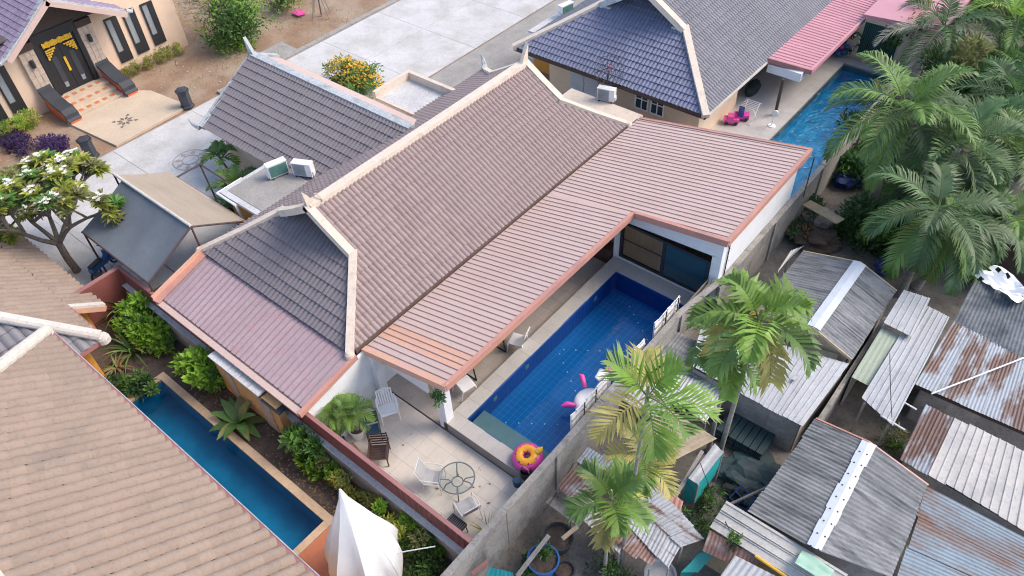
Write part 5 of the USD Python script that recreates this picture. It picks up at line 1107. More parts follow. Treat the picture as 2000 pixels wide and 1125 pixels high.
# gable shed with grey cement sheets and pale ridge flashing
rA, rB = gz(1598, 640, 1.95), gz(1673, 511, 1.95); x_r = (rA[0] + rB[0]) / 2; yA, yB = gz(1665, 701, 1.3)[1], rB[1]
xe, xw_ = gz(1665, 701, 1.3)[0], 6.35
t = thing('gable_shed', 'small gabled shed with grey corrugated roof and pale ridge near the wall', 'shed', (x_r, (yA + yB) / 2, -1.05))
sheets(t, [V(xe, yA, 1.3), V(xe, yB, 1.3)], [V(x_r, yA, 1.95), V(x_r, yB, 1.95)], 'cement_roof', sw=1.05, pitch=.16, amp=.02, wild=.02)
sheets(t, [V(xw_, yB, 1.3), V(xw_, yA, 1.3)], [V(x_r, yB, 1.95), V(x_r, yA, 1.95)], 'cement_roof', sw=1.05, pitch=.16, amp=.02, wild=.02)
for s in (-1, 1): MB().slab([(x_r, yA - .02, 2.0), (x_r, yB + .02, 2.0), (x_r + s * .26, yB + .02, 1.95), (x_r + s * .26, yA - .02, 1.95)], .012).build('ridge_flashing', 'ridge_patch', t)
MB().beam([(xw_, yA - .04, 1.33), (x_r, yA - .04, 1.98), (xe, yA - .04, 1.33)], .05, .12, up=(0, 0, 1)).build('barge_board', 'plank_pale', t); MB().beam([(xw_, yB + .05, 1.33), (x_r, yB + .05, 1.98), (xe, yB + .05, 1.33)], .05, .1).build('barge_board', 'plank_pale', t)
for k in range(8):
    a, b = xw_ + .2 + (xe - xw_ - .4) * k / 8, xw_ + .2 + (xe - xw_ - .4) * (k + 1) / 8; f_ = lambda x: 1.25 + .63 * (1 - abs(x - x_r) / (xe - x_r))
    MB().prism([(a, yA + .22, -1.1), (b - .01, yA + .22, -1.1), (b - .01, yA + .22, f_(b)), (a, yA + .22, f_(a))], (0, .03, 0)).build('gable_plank', 'plank_pale', t)
MB().box((xe - .16, yA + .2, -1.1), (xe - .10, yB - .1, 1.2)).build('side_wall', 'concrete_wall', t); MB().box((xw_ + .1, yA + .2, -1.1), (xw_ + .16, yB - .1, 1.2)).build('side_wall', 'concrete_wall', t)
b0, b1, b2, b3 = gy(1570, 672, yA + .1), gy(1638, 692, yA + .1), gz(1622, 719, .95), gz(1556, 690, .95)
MB().slab([b0, b1, b2, b3], .03).build('leaning_board', 'plank_pale', t)
# white metal lean-to in front of it
D_, C_, B_, A_ = gz(1372, 628, 1.15), gz(1657, 709, 1.15), gz(1567, 831, .75), gz(1348, 716, .75)
t = quadthing('lean_to', 'white corrugated lean-to roof in front of the gabled shed', 'lean-to', [A_, B_], [D_, C_], 'zinc_white', sw=.78, pitch=.2, amp=.03, prof='rib', wild=.10)
shed_walls(t, [A_, B_, C_, D_], 'plank_grey', skip=(2, 3))
for u, v, du, dv in ((1548, 742, 12, -10), (1598, 722, 10, -8)): MB().beam([gz(u, v, 1.08), gz(u + du, v + dv, 1.1)], .12, .03).build('patch', 'zinc_streak', t)
# green and white sheets over the lane
t = quadthing('lane_canopy', 'pale green sheet canopy between the gabled shed and the white sheets', 'canopy', Z(.85, (1664, 735), (1712, 760)), Z(1.25, (1722, 640), (1764, 656)), 'green_sheet', sw=.9, pitch=.2, amp=.007, wild=.05)
shed_walls(t, Z(.85, (1664, 735), (1712, 760)) + Z(1.25, (1764, 656), (1722, 640)), 'plaster_beige', skip=(0, 1))
t = quadthing('lane_canopy', 'long bright white ribbed sheet canopy left of the big rusty roof', 'canopy', Z(.9, (1681, 779), (1741, 834)), Z(1.5, (1796, 592), (1852, 622)), 'zinc_white', sw=.6, pitch=.22, amp=.03, prof='rib', wild=.08)
for q_ in Z(.9, (1690, 785), (1738, 826)): MB().tube([q_ - V(0, 0, .05), V(q_[0], q_[1], -1.1)], .05, 5).build('post', 'plank_grey', t)
t = quadthing('lane_canopy', 'short white sheet with sagging edge over the lane top', 'canopy', Z(1.5, (1724, 632), (1778, 659)), Z(1.7, (1764, 568), (1815, 584)), 'zinc_white', sw=.75, pitch=.25, amp=.03, prof='rib', wild=.06)
for q_ in Z(1.5, (1728, 630), (1774, 652)): MB().tube([q_ - V(0, 0, .05), V(q_[0], q_[1], -1.1)], .05, 5).build('post', 'plank_grey', t)
MB().box((xe + .02, yA - 2.9, -1.15), (xe + .18, yA + 3.6, .55)).solo('lane_wall', 'concrete_wall', 'low grey concrete wall along the lane right of the gabled shed', 'wall')
# big rusty roof on the right
lo, hi = Z(.95, (1786, 752), (2060, 872)), Z(1.55, (1862, 628), (2075, 742))
t = quadthing('rusty_shed', 'big shed at the right with blue grey zinc roof streaked by red rust', 'shed', lo, hi, 'zinc_rust', sw=.82, pitch=.12, amp=.012, wild=.05)
sheets(t, [hi[0], hi[1]], Z(1.85, (1905, 545), (2090, 640)), 'cement_roof_dk', sw=1.0, pitch=.14, amp=.016); shed_walls(t, [lo[0], lo[1], hi[1], hi[0]], 'plank_grey', skip=(2,), inset=.35)
MB().beam([lo[0] + V(.05, .12, -.05), lo[1] + V(0, .12, -.05)], .08, .14).build('eave_beam', 'dark_wood', t)
MB().tube([gz(1819, 769, 1.15), gz(2040, 683, 1.75)], .03, 6).solo('white_pipe', 'white_paint', 'long white pipe lying across the big rusty roof', 'pipe')
# rust and white roof right of the grey one
lo, hi = Z(.95, (1757, 898), (1812, 927)), Z(1.35, (1808, 790), (1864, 816))
t = quadthing('patched_shed', 'low shed whose roof is half rusty zinc and half pale ribbed sheets', 'shed', lo, hi, 'zinc_rust', sw=.45, pitch=.12, amp=.02, wild=.04)
lo2, hi2 = Z(.95, (1812, 927), (2060, 1074)), Z(1.35, (1864, 816), (2075, 920))
sheets(t, lo2, hi2, 'pale_sheet', sw=.55, pitch=.27, amp=.03, prof='rib', wild=.05); shed_walls(t, [lo[0], lo2[1], hi2[1], hi[0]], 'plank_grey', inset=.3)
for k, (u, v) in enumerate(((1790, 800), (1768, 840))): a = gz(u, v, .9); MB().tube([a, a + V(-.9, .1, 0)], .04, 5).build('pole_end', 'pole_white', t)
# large grey cement roof with pale ridge strip
ra, rb = gz(1590, 1072, 1.85), gz(1696, 866, 1.85); ea, eb = gz(1462, 998, 1.35), gz(1592, 819, 1.35); fa, fb = gz(1742, 1128, 1.35), gz(1812, 950, 1.35)
t = thing('grey_shed', 'large shed with weathered grey corrugated roof and nailed pale ridge strip', 'shed', V((ra + rb)[0] / 2, (ra + rb)[1] / 2, -1.05))
sheets(t, [eb, ea], [rb, ra], 'cement_roof', sw=1.0, pitch=.15, amp=.02, wild=.03); sheets(t, [fa, fb], [ra, rb], 'cement_roof', sw=1.0, pitch=.15, amp=.02, wild=.03)
for s, (p, q_) in ((-1, (ea, eb)), (1, (fa, fb))):
    w_ = .24; n_ = 9
    for k in range(n_):
        a0, a1 = ra + (rb - ra) * k / n_, ra + (rb - ra) * (k + 1) / n_; d0 = unit(p - ra); z_ = V(0, 0, .055)
        ww = w_ + rnd.uniform(-.03, .03); MB().slab([a0 + z_, a1 + z_, a1 + d0 * ww + z_, a0 + d0 * ww + z_], .012).build('ridge_strip', 'ridge_patch', t)
        MB().lathe(a0 + d0 * (.12) + V(0, 0, .045), [(.03, 0), (.03, .02), (0, .025)], 6).build('nail_cap', 'black_iron', t)
low3 = [gz(1752, 1134, 1.35), gz(1812, 952, 1.35)]; out3 = [gz(2040, 1250, 1.0), gz(2070, 1088, 1.0)]
sheets(t, [out3[0], out3[1]], [low3[0], low3[1]], 'zinc_blue_rust', sw=.95, pitch=.11, amp=.02, wild=.04)
shed_walls(t, [ea, eb, fb, fa], 'plank_grey', inset=.25); MB().beam([eb + V(0, .05, .03), rb + V(0, .05, .05), fb + V(0, .05, .03)], .06, .1).build('barge_board', 'metal_fascia', t)
MB().prism([eb + V(.3, -.25, -.1), rb + V(0, -.25, -.1), fb + V(-.3, -.25, -.1)], (0, -.04, 0)).build('gable_board', 'plank_grey', t)
# white eave sheet with rusty skirt in front of it
lo, hi = Z(1.25, (1386, 1030), (1605, 1165)), Z(1.55, (1418, 980), (1664, 1132))
t = thing('white_eave_shed', 'white ribbed eave roof with rusty lower skirt at the bottom edge', 'shed', V(*((lo[0] + hi[1]) / 2)[:2], -1.05))
for k in range(3):
    f0, f1 = k / 3, (k + 1) / 3; P = [lo[0] + (hi[0] - lo[0]) * f0, lo[1] + (hi[1] - lo[1]) * f0, lo[1] + (hi[1] - lo[1]) * f1, lo[0] + (hi[0] - lo[0]) * f1]
    m_ = MB(); wave_sheet(m_, P[0] + V(0, 0, .012 * k), P[3] - P[0], P[1] - P[0], np.linalg.norm(P[3] - P[0]) + .03, np.linalg.norm(P[1] - P[0]), .26, .035, 'rib'); m_.build('roof_sheet', 'pale_sheet', t, smooth=50)
lo2 = Z(.85, (1372, 1075), (1468, 1120)); sheets(t, lo2, Z(1.2, (1386, 1034), (1482, 1090)), 'rust_sheet', sw=.6, pitch=.12, amp=.015, wild=.05)
MB().tube(Z(1.27, (1475, 1085), (1600, 1170)), .05, 6).build('yellow_pipe', 'flower_yellow', t); shed_walls(t, [lo[0], lo[1], hi[1], hi[0]], 'plank', inset=.2)
sheets(t, Z(.9, (1400, 1135), (1520, 1170)), Z(1.15, (1435, 1085), (1545, 1140)), 'zinc_white', sw=.7, pitch=.2, amp=.02, wild=.03)
m_ = MB(); c = gz(1590, 1108, 1.62); vv = [[c[0] + (i / 8 - .5) * 1.0, c[1] + (j / 8 - .5) * .55, c[2] + .14 * meshkit.noise(V(i * .8, j * .8, 1)) - .05 * (j / 8 - .5)] for i in range(9) for j in range(9)]
m_.add(vv, [[i * 9 + j, (i + 1) * 9 + j, (i + 1) * 9 + j + 1, i * 9 + j + 1] for i in range(8) for j in range(8)]); m_.solo('draped_cloth', 'mint_cloth', 'mint green cloth draped on the white eave roof at the bottom edge', 'cloth', smooth=True)
# tangled rusty sheets along the wall
def scrap(label, corners, zs, m, **k):
    P = [gz(u, v, z) for (u, v), z in zip(corners, zs)]
    t = thing('scrap_roof', label, 'roof sheet', V(P[0][0], P[0][1], -1.0)); sheets(t, [P[0], P[1]], [P[3], P[2]], m, **k)
    for q_ in (P[0], P[1], P[2]): MB().tube([q_ * V(1, 1, 0) + V(0, 0, -1.1), q_ - V(0, 0, .04)], .035, 5).build('prop', 'plank_grey', t)
scrap('rust red corrugated roof sheet tucked under the concrete wall', ((1128, 988), (1090, 952), (1126, 908), (1176, 944)), (.5, .55, .7, .7), 'rust_sheet', sw=.6, pitch=.12, amp=.022, wild=.05)
scrap('dull grey roof sheet lying behind the rust red one', ((1210, 955), (1130, 900), (1152, 872), (1236, 925)), (.68, .68, .8, .8), 'zinc_streak', sw=.6, pitch=.12, amp=.02, wild=.05)
scrap('long silver corrugated roof with rust streaks behind the two slim palms', ((1332, 1068), (1222, 972), (1268, 938), (1378, 1052)), (.75, .75, .9, .9), 'zinc_streak', sw=.5, pitch=.13, amp=.022, wild=.08)
scrap('silver grey roof strip stepping below the long silver one', ((1306, 1108), (1212, 1010), (1226, 975), (1330, 1066)), (.58, .6, .7, .7), 'zinc_streak', sw=.45, pitch=.13, amp=.022, wild=.06)
scrap('broad rusty corrugated roof at the lower edge of the tangle', ((1269, 1109), (1172, 1035), (1202, 1000), (1298, 1068)), (.45, .5, .6, .55), 'rust_sheet', sw=.55, pitch=.13, amp=.025, wild=.08)
scrap('pale crooked sheet beside the rust red one', ((1210, 1078), (1116, 992), (1142, 966), (1232, 1040)), (.4, .5, .62, .5), 'pale_sheet', sw=.6, pitch=.14, amp=.02, wild=.06)
scrap('orange brown board roof edge beside the teal tarpaulin', ((1330, 996), (1255, 935), (1262, 918), (1335, 978)), (.85, .85, .95, .95), 'metal_fascia', sw=.6, pitch=.2, amp=.015, wild=.03)
for (a, b, l) in (((1072, 974), (1136, 1022), 'wide grey plank leaning by the wall foot near the pots'), ((1098, 1052), (1128, 1028), 'short pale stick standing among the pots'), ((1085, 958), (1118, 990), 'thin dark plank under the rust red sheet'), ((1010, 1125), (1072, 1045), 'weathered board leaning along the concrete wall foot'), ((1575, 395), (1642, 432), 'wide yellowish plank resting on the rubble by the wall')):
    p, q_ = gz(*a, .1), gz(*b, .25); w_ = .34 if 'wide' in l else .14; MB().beam([p, (p + q_) / 2 + V(0, 0, .01), q_], w_ * (1.7 if 'yellowish' in l else 1), .05).solo('plank', 'plank_pale' if 'yellow' in l or 'pale' in l else 'plank_grey', l, 'plank')
# pale roof with teal tarpaulin sides
P = [gz(1300, 908, .75), gz(1240, 838, .95), gz(1308, 800, 1.05), gz(1398, 858, .95), gz(1342, 930, .75)]
t = thing('teal_shelter', 'shelter with pale board roof and bright teal tarpaulin sides', 'shelter', V(P[0][0], P[0][1], -1.05))
sheets(t, [P[0], P[1]], [P[3], P[2]], 'plank_pale', sw=.5, pitch=.2, amp=.012, wild=.05); sheets(t, Z(.72, (1344, 934), (1362, 945)), Z(.85, (1396, 866), (1412, 882)), 'zinc_white', sw=.5, pitch=.3, amp=.015)
def tarp(name, pts, m, parent, nu=6, nv=5):
    a, b, c, d = map(np.asarray, pts); vv = []
    n_ = unit(np.cross(b - a, d - a))
    for i in range(nu + 1):
        for j in range(nv + 1): p = (a + (b - a) * i / nu) * (1 - j / nv) + (d + (c - d) * i / nu) * j / nv; vv.append(p + n_ * .10 * (meshkit.noise(p * 2.3) - .5))
    ff = [[i * (nv + 1) + j, (i + 1) * (nv + 1) + j, (i + 1) * (nv + 1) + j + 1, i * (nv + 1) + j + 1] for i in range(nu) for j in range(nv)]; vv = np.array(vv)
    return MB().add(vv, ff).add(vv + n_ * .012, [q_[::-1] for q_ in ff]).build(name, m, parent, smooth=True)
def down(p, z=-.95): return V(p[0], p[1], z)
a, b, c, d, e = gz(1288, 915, .7), gz(1325, 950, .7), gz(1342, 932, .72), gz(1364, 946, .7), gz(1412, 882, .82)
tarp('tarpaulin', (a, b, down(b), down(a)), 'teal_sheet', t); tarp('tarpaulin', (c, d, down(d, -.7), down(c, -.7)), 'teal_sheet', t); tarp('tarpaulin', (d, e, down(e, -.6), down(d, -.6)), 'teal_tank', t)
for q_ in (a, b, d, e, P[1]): MB().tube([down(q_, -1.1), q_], .04, 5).build('post', 'plank_grey', t)
MB().beam([gz(1316, 975, .3), gz(1372, 880, .9)], .12, .05).build('cross_board', 'plank_grey', t)
t = thing('tarp_heap', 'teal tarpaulin bundled over a heap at the bottom edge', 'tarpaulin', gz(1345, 1110, -1)); a, b = gz(1330, 1118, .2), gz(1366, 1080, .5); tarp('sheet', (a, b, down(b), down(a)), 'teal_sheet', t); tarp('sheet', (a, b, b + V(.4, .5, -.1), a + V(.4, .4, -.15)), 'teal_sheet', t)
t = thing('roof_corner', 'turquoise ribbed roof corner with red edge below the concrete wall', 'roof', gz(965, 1120, -1)); lo = Z(.3, (935, 1150), (1010, 1165)); sheets(t, lo, Z(.5, (958, 1108), (1000, 1118)), 'teal_tank', sw=.4, pitch=.2, amp=.03, prof='rib'); MB().beam(Z(.55, (922, 1120), (952, 1096)), .12, .08).build('edge_trim', 'metal_maroon', t)
# small grey sheet roofs under the palms
scrap('weathered grey sheet roof below the white lean-to', ((1372, 742), (1262, 690), (1300, 640), (1420, 690)), (.45, .45, .6, .6), 'cement_roof', sw=.7, pitch=.13, amp=.02, wild=.06)
scrap('old grey sheet roof under the yellow green palm fronds', ((1378, 825), (1290, 770), (1330, 715), (1425, 760)), (.2, .2, .35, .35), 'zinc_white', sw=.6, pitch=.13, amp=.02, wild=.08)
scrap('brownish sheet roof close to the concrete wall behind the slim palm', ((1290, 825), (1205, 775), (1238, 728), (1322, 775)), (.1, .1, .25, .25), 'zinc_streak', sw=.6, pitch=.14, amp=.02, wild=.06)
scrap('small white sheet between the wall and the gabled shed', ((1540, 505), (1520, 530), (1545, 490), (1570, 480)), (.9, .9, 1.0, 1.0), 'zinc_white', sw=.5, pitch=.2, amp=.02)
# white roofs at the right edge
lo = Z(1.3, (1952, 470), (2060, 500)); t = quadthing('white_shed', 'white roofed shed half hidden by palms at the right edge', 'shed', lo, Z(1.6, (1980, 395), (2070, 420)), 'zinc_white', sw=.8, pitch=.2, amp=.03, prof='rib', wild=.03); shed_walls(t, lo + Z(1.6, (2070, 420), (1980, 395)), 'dark_wood')
t = thing('crumpled_sheet', 'crumpled white sheet thrown on the dark roof at the right edge', 'sheet', gz(1962, 560, 1.7)); c = gz(1962, 558, 1.95)
vv = [[(i / 10 - .5) * 1.9, (j / 10 - .5) * 1.1, .55 * meshkit.fbm(V(i * .42, j * .5, 7), 3)] for i in range(11) for j in range(11)]; MB().add(np.array(vv) @ rot2(-.5).T + c - V(0, 0, .2), [[i * 11 + j, (i + 1) * 11 + j, (i + 1) * 11 + j + 1, i * 11 + j + 1] for i in range(10) for j in range(10) if rnd.random() > .06]).build('sheet', 'float_white', t)
# pots, buckets and clutter
def pot(u, v, r, h, m, label, soil=True, name='plant_pot', z=-1.0):
    c = gz(u, v, z + h) * V(1, 1, 0) + V(0, 0, z); t = thing(name, label, 'pot', c)
    MB().lathe(c, [(0, 0), (r * .8, 0), (r, h), (r + .03, h), (r + .03, h + .03), (r - .03, h + .03), (r - .05, h - .1), (0, h - .1)], 24).build('pot_body', m, t, smooth=40)
    if soil: MB().lathe(c + V(0, 0, h - .08), [(r - .05, 0), (r * .5, .03), (0, .04)], 16).build('soil', 'soil_dark', t)
    return t
pot(1061, 1092, .52, .7, 'blue_plastic', 'big blue rimmed tub planted with small greens below the wall'); pot(1090, 1048, .5, .6, 'pot_black', 'big black round tub behind the blue tub'); pot(1104, 1113, .32, .4, 'pot_black', 'small black pot right of the blue tub'); pot(1290, 1122, .5, .6, 'zinc_white', 'pale round lidded jar at the bottom edge', False)
pot(1467, 800, .2, .32, 'float_white', 'white bucket with red band under the white lean-to', False, 'paint_bucket'); pot(1466, 818, .19, .3, 'red_plastic', 'red and white bucket just below the white one', False, 'paint_bucket')
def heap(u, v, sx, sy, sz, m, label, z=-1.0, name='junk_heap', cat='heap', seed=0, rough=.5):
    s_ = trimesh.creation.icosphere(3, 1.0); vv = s_.vertices.copy(); vv *= 1 + rough * (meshkit.fbm(vv * 2.1 + seed, 4)[:, None] - .5) * 2; c = gz(u, v, z); MB().add(vv * V(sx, sy, sz) + c + V(0, 0, sz * .35), s_.faces).solo(name, m, label, cat)
heap(1490, 950, 1.5, 1.0, .35, 'tarp_dark', 'dark crumpled tarpaulin on the ground beside the grey shed', seed=1, rough=.8); heap(1462, 972, .8, .5, .3, 'net_black', 'black net bundle near the corner of the white eave', seed=2, rough=.8)
heap(1660, 335, 1.1, 1.6, .5, 'blue_tarp', 'dark blue tarpaulin heap beneath the tall palm', seed=3); heap(1730, 525, .5, .5, .35, 'blue_tarp', 'small deep blue tarpaulin at the palm trunks', seed=4); heap(1600, 430, .9, .8, .4, 'concrete_wall', 'grey rubble heap under the yellowish plank by the wall', seed=5); heap(1590, 470, 1.0, .9, .35, 'soil_dark', 'dark earth mound between the wall and the gabled shed', seed=6, rough=.9)
t = thing('slat_bed', 'stack of dark slatted crates beside the bare yard', 'crates', gz(1455, 845, -1.05)); c = gz(1452, 850, -.7)
for k in range(3):
    for j in range(7): MB().box(c + V(-.9 + j * .27, -.6 + .05 * k, -.3 + .18 * k), c + V(-.66 + j * .27, .5 + .05 * k, -.16 + .18 * k)).build('slat', 'tarp_dark', t)
t = thing('wire_frame', 'dark blue wire frame leaning near the grey shed corner', 'frame', gz(1440, 975, -1)); a, b, c, d = gz(1425, 972, -.6), gz(1448, 948, -.4), gz(1475, 975, -.3), gz(1455, 1000, -.5)
for p, q_ in ((a, b), (b, c), (c, d), (d, a), ((a + d) / 2, (b + c) / 2), ((a + b) / 2, (c + d) / 2)): MB().tube([p, q_], .025, 5).build('bar', 'blue_tarp', t)
MB().tube([gz(1425, 985, -.2), gz(1528, 938, .2)], .05, 6).solo('long_pole', 'plank_grey', 'grey round pole sticking out beside the grey shed roof', 'pole')

# overhead cables sagging across the yards
def cable(label, a, b, sag):
    a, b = np.asarray(a), np.asarray(b); MB().tube([a + (b - a) * f - V(0, 0, sag * 4 * f * (1 - f)) for f in np.linspace(0, 1, 13)], .014, 4).solo('cable', 'black_iron', label, 'cable')
cable('thin cable from the teal shelter down to the white eave roof', gz(1368, 905, 1.0), gz(1425, 1035, 1.5), .12); cable('thin cable over the long white lane canopy', gz(1738, 690, 1.6), gz(1742, 815, 1.2), .05); cable('cable hanging along the concrete wall above the pots', gz(1120, 905, .6), gz(1040, 1030, .2), .2)
# ================================================================ plants
def leaf_cloud(centers, n, size, m, parent, name='leaves', up=.5, asp=.42, spread=None, kind=None, label=None):
    """centers: list of (centre, radii); n leaves spread near the surface of the lumps"""
    mb = MB(); vs, fs = [], []; k = 0
    per = max(1, n // len(centers))
    for c, r in centers:
        c, r = np.asarray(c, float), np.asarray(r, float) * np.ones(3)
        d = rng.normal(0, 1, (per, 3)); d /= np.linalg.norm(d, axis=1, keepdims=True); rad = rng.uniform(.3, 1.2, (per, 1)) ** .7
        pos = c + d * r * rad
        a = d * .8 + rng.normal(0, .7, (per, 3)) + [0, 0, up]; a /= np.linalg.norm(a, axis=1, keepdims=True)
        b = np.cross(a, rng.normal(0, 1, (per, 3))); b /= np.linalg.norm(b, axis=1, keepdims=True); nn = np.cross(a, b)
        L_ = size * rng.uniform(.6, 1.3, (per, 1)); w = L_ * asp
        P = np.stack([pos, pos + a * L_ * .5 + b * w * .5 + nn * w * .15, pos + a * L_ - nn * L_ * .12, pos + a * L_ * .5 - b * w * .5 + nn * w * .15], 1).reshape(-1, 3)
        i = np.arange(per)[:, None] * 4 + k; vs.append(P); fs.append(np.concatenate([i + [0, 1, 2], i + [0, 2, 3]])); k += per * 4
    return mb.add(np.vstack(vs), np.vstack(fs)).build(name, m, parent, kind=kind, label=label)
def lumps(c, R, n, r0, flat=.8):
    out = []
    for _ in range(n):
        d = rng.normal(0, 1, 3); d /= np.linalg.norm(d); out.append((np.asarray(c) + d * np.asarray(R) * rng.uniform(.3, 1.15), np.array([r0, r0, r0 * flat]) * rng.uniform(.45, 1.35)))
    return out
def bush(label, c, R, n, size, mats, cat='bush', name='bush', nl=11, stems=True, group=None, asp=.42, rl=.5):
    c = np.asarray(c, float); R = np.asarray(R, float); t = thing(name, label, cat, c, group)
    mid = c + V(0, 0, R[2] * .75)
    if stems:
        for k in range(3): a = rng.uniform(0, 6.28); MB().tube([c, c + V(math.cos(a) * R[0] * .3, math.sin(a) * R[1] * .3, R[2] * .6), mid + V(math.cos(a) * R[0] * .6, math.sin(a) * R[1] * .6, R[2] * .3)], [.04, .03, .015], 5).build('stem', 'bark', t)
    L_ = lumps(mid, R * .8, nl, min(R) * rl)
    for q_, m in enumerate(mats): leaf_cloud(L_[q_::len(mats)] or L_, n // len(mats), size, m, t, asp=asp)
    return t
def frond_mb(p0, az, el, L_, droop, ll, lw, pairs=34, m=None, vee=.5, droop2=.5, twist=0.0):
    """one feather palm leaf: rachis plus leaflets that hang from it"""
    mb = MB(); n = 12; pts = [np.asarray(p0, float)]; e = el; st = L_ / n
    for i in range(n):
        d = V(math.cos(az) * math.cos(e), math.sin(az) * math.cos(e), math.sin(e)); pts.append(pts[-1] + d * st); e -= droop / n * (0.5 + i / n * 1.2)
    pts = np.array(pts); mb.tube(pts, np.linspace(.035, .008, n + 1) * (L_ / 3.0) ** .5, 4, False)
    side0 = V(-math.sin(az), math.cos(az), 0); vs, fs, k = [], [], 0
    for i in range(pairs):
        f = .14 + .86 * (i + .5) / pairs; x = f * n; j = min(int(x), n - 1); p = pts[j] + (pts[j + 1] - pts[j]) * (x - j); tg = unit(pts[j + 1] - pts[j]); up = unit(np.cross(side0, tg)); up = up if up[2] > 0 else -up
        l = ll * (math.sin(math.pi * min(1, .12 + .88 * f)) ** .6 * .9 + .12) * rnd.uniform(.85, 1.12)
        for s in (-1, 1):
            d = unit(side0 * s * (1 - .45 * f) + tg * (.42 + .5 * f) + up * (vee * rnd.uniform(.6, 1.2)) + rng.normal(0, .06, 3)); w = unit(np.cross(d, up)) * lw * .5
            m1 = p + d * l * .55; d2 = unit(d + V(0, 0, -droop2 * rnd.uniform(.6, 1.3))); tip = m1 + d2 * l * .5
            vs += [p - w * .5, p + w * .5, m1 + w, m1 - w, tip]; fs += [[k, k + 1, k + 2], [k, k + 2, k + 3], [k + 3, k + 2, k + 4]]; k += 5
    return mb.add(vs, fs)
def palm(label, base, top, n, L_, mats, ll=.55, lw=.045, droop=1.5, el=(.0, 1.2), pairs=34, r=(.16, .11), name='palm_tree', group=None, shaft=True, vee=.5, droop2=.5, trunk='palm_trunk', az0=None, dead=0, bend=0.0):
    base, top = np.asarray(base, float), np.asarray(top, float); t = thing(name, label, 'palm tree', base, group)
    if trunk:
        k = 9; path = [base + (top - base) * i / k + V(bend, -bend * .5, 0) * math.sin(math.pi * i / k) for i in range(k + 1)]
        MB().tube(path, [r[0] + (r[1] - r[0]) * i / k + (.0 if i else .05) for i in range(k + 1)], 9).build('trunk', trunk, t, smooth=True)
    if shaft: MB().tube([top - V(0, 0, .1), top + V(0, 0, .45), top + V(0, 0, .8)], [r[1] * 1.15, r[1] * .9, .03], 8).build('crown_shaft', 'palm_shaft', t, smooth=True)
    c = top + V(0, 0, .35 if shaft else .05)
    for i in range(n):
        f = i / max(n - 1, 1); az = (az0 or 0) + i * 2.39996 + rnd.uniform(-.2, .2); e = el[1] + (el[0] - el[1]) * f ** .8 + rnd.uniform(-.12, .12)
        m = mats[min(int(f * len(mats)), len(mats) - 1)]; 
        frond_mb(c + V(math.cos(az), math.sin(az), 0) * r[1] * .6, az, e, L_ * rnd.uniform(.85, 1.1) * (.75 + .25 * min(1, f * 3)), droop * rnd.uniform(.8, 1.2), ll, lw, pairs, vee=vee, droop2=droop2).build('frond', m, t)
    for i in range(dead): az = rnd.uniform(0, 6.28); frond_mb(c - V(0, 0, .3), az, -.7, L_ * .75, .9, ll * .7, lw * .8, 20, vee=-.2, droop2=1.0).build('dead_frond', 'frond_dead', t)
    return t
def palm_px(label, b, c, n, L_, mats, zb=-1.05, lean=0, **k):
    """palm whose foot and crown are surveyed from the picture; the stem is upright but for a lean in metres along x"""
    base = gz(*b, zb); d = ray(*c); g = base[:2] + [lean, 0] - CAM[:2]; top = CAM + d * (g @ d[:2]) / (d[:2] @ d[:2]); top[2] = np.clip(top[2], 1.2, 8.2); return palm(label, base, top, n, L_, mats, **k)

# slim broad-leaved palms by the wall
GP = None
palm_px('tall Manila palm with dense bright crown beside the gabled shed', (1400, 905), (1478, 640), 13, 2.35, ['frond_bright', 'frond_bright', 'frond_mid', 'frond_bright', 'frond_yellow'], lean=.3, ll=.82, lw=.14, droop=1.9, el=(-.35, 1.25), pairs=15, r=(.095, .065), vee=.45, droop2=.75, az0=.4, dead=2)
palm_px('second green palm crown crowding the tall Manila palm on its left', (1384, 880), (1425, 700), 9, 1.8, ['frond_mid', 'frond_bright', 'frond_mid'], lean=.1, ll=.72, lw=.13, droop=1.9, el=(-.4, 1.1), pairs=13, r=(.085, .06), vee=.4, droop2=.7, az0=2.0, dead=2)
palm_px('slim palm with splayed yellow green fronds in front of the pool wall', (1212, 1105), (1262, 790), 8, 1.6, ['frond_bright', 'frond_mid', 'frond_yellow', 'frond_bright', 'frond_bright'], ll=.78, lw=.085, droop=1.0, el=(-.15, 1.15), pairs=15, r=(.065, .05), vee=.4, droop2=.2, az0=1.1, lean=-.1)
palm_px('lower yellowing palm crown under the splayed one', (1228, 1035), (1262, 905), 7, 1.35, ['frond_yellow', 'frond_bright', 'frond_yellow'], ll=.62, lw=.08, droop=1.0, el=(-.25, .9), pairs=14, r=(.07, .06), vee=.3, droop2=.25, az0=.3, lean=.05)
palm_px('short green palm nearest the concrete wall above the rusty sheets', (1180, 1125), (1192, 985), 9, 1.35, ['frond_mid', 'frond_bright', 'frond_mid', 'frond_yellow'], ll=.66, lw=.11, droop=1.4, el=(-.25, 1.2), pairs=13, r=(.07, .055), vee=.45, droop2=.4, az0=.8)
# feather palms at the upper right
fm = ['frond_mid', 'frond_mid', 'frond_dark', 'frond_yellow']
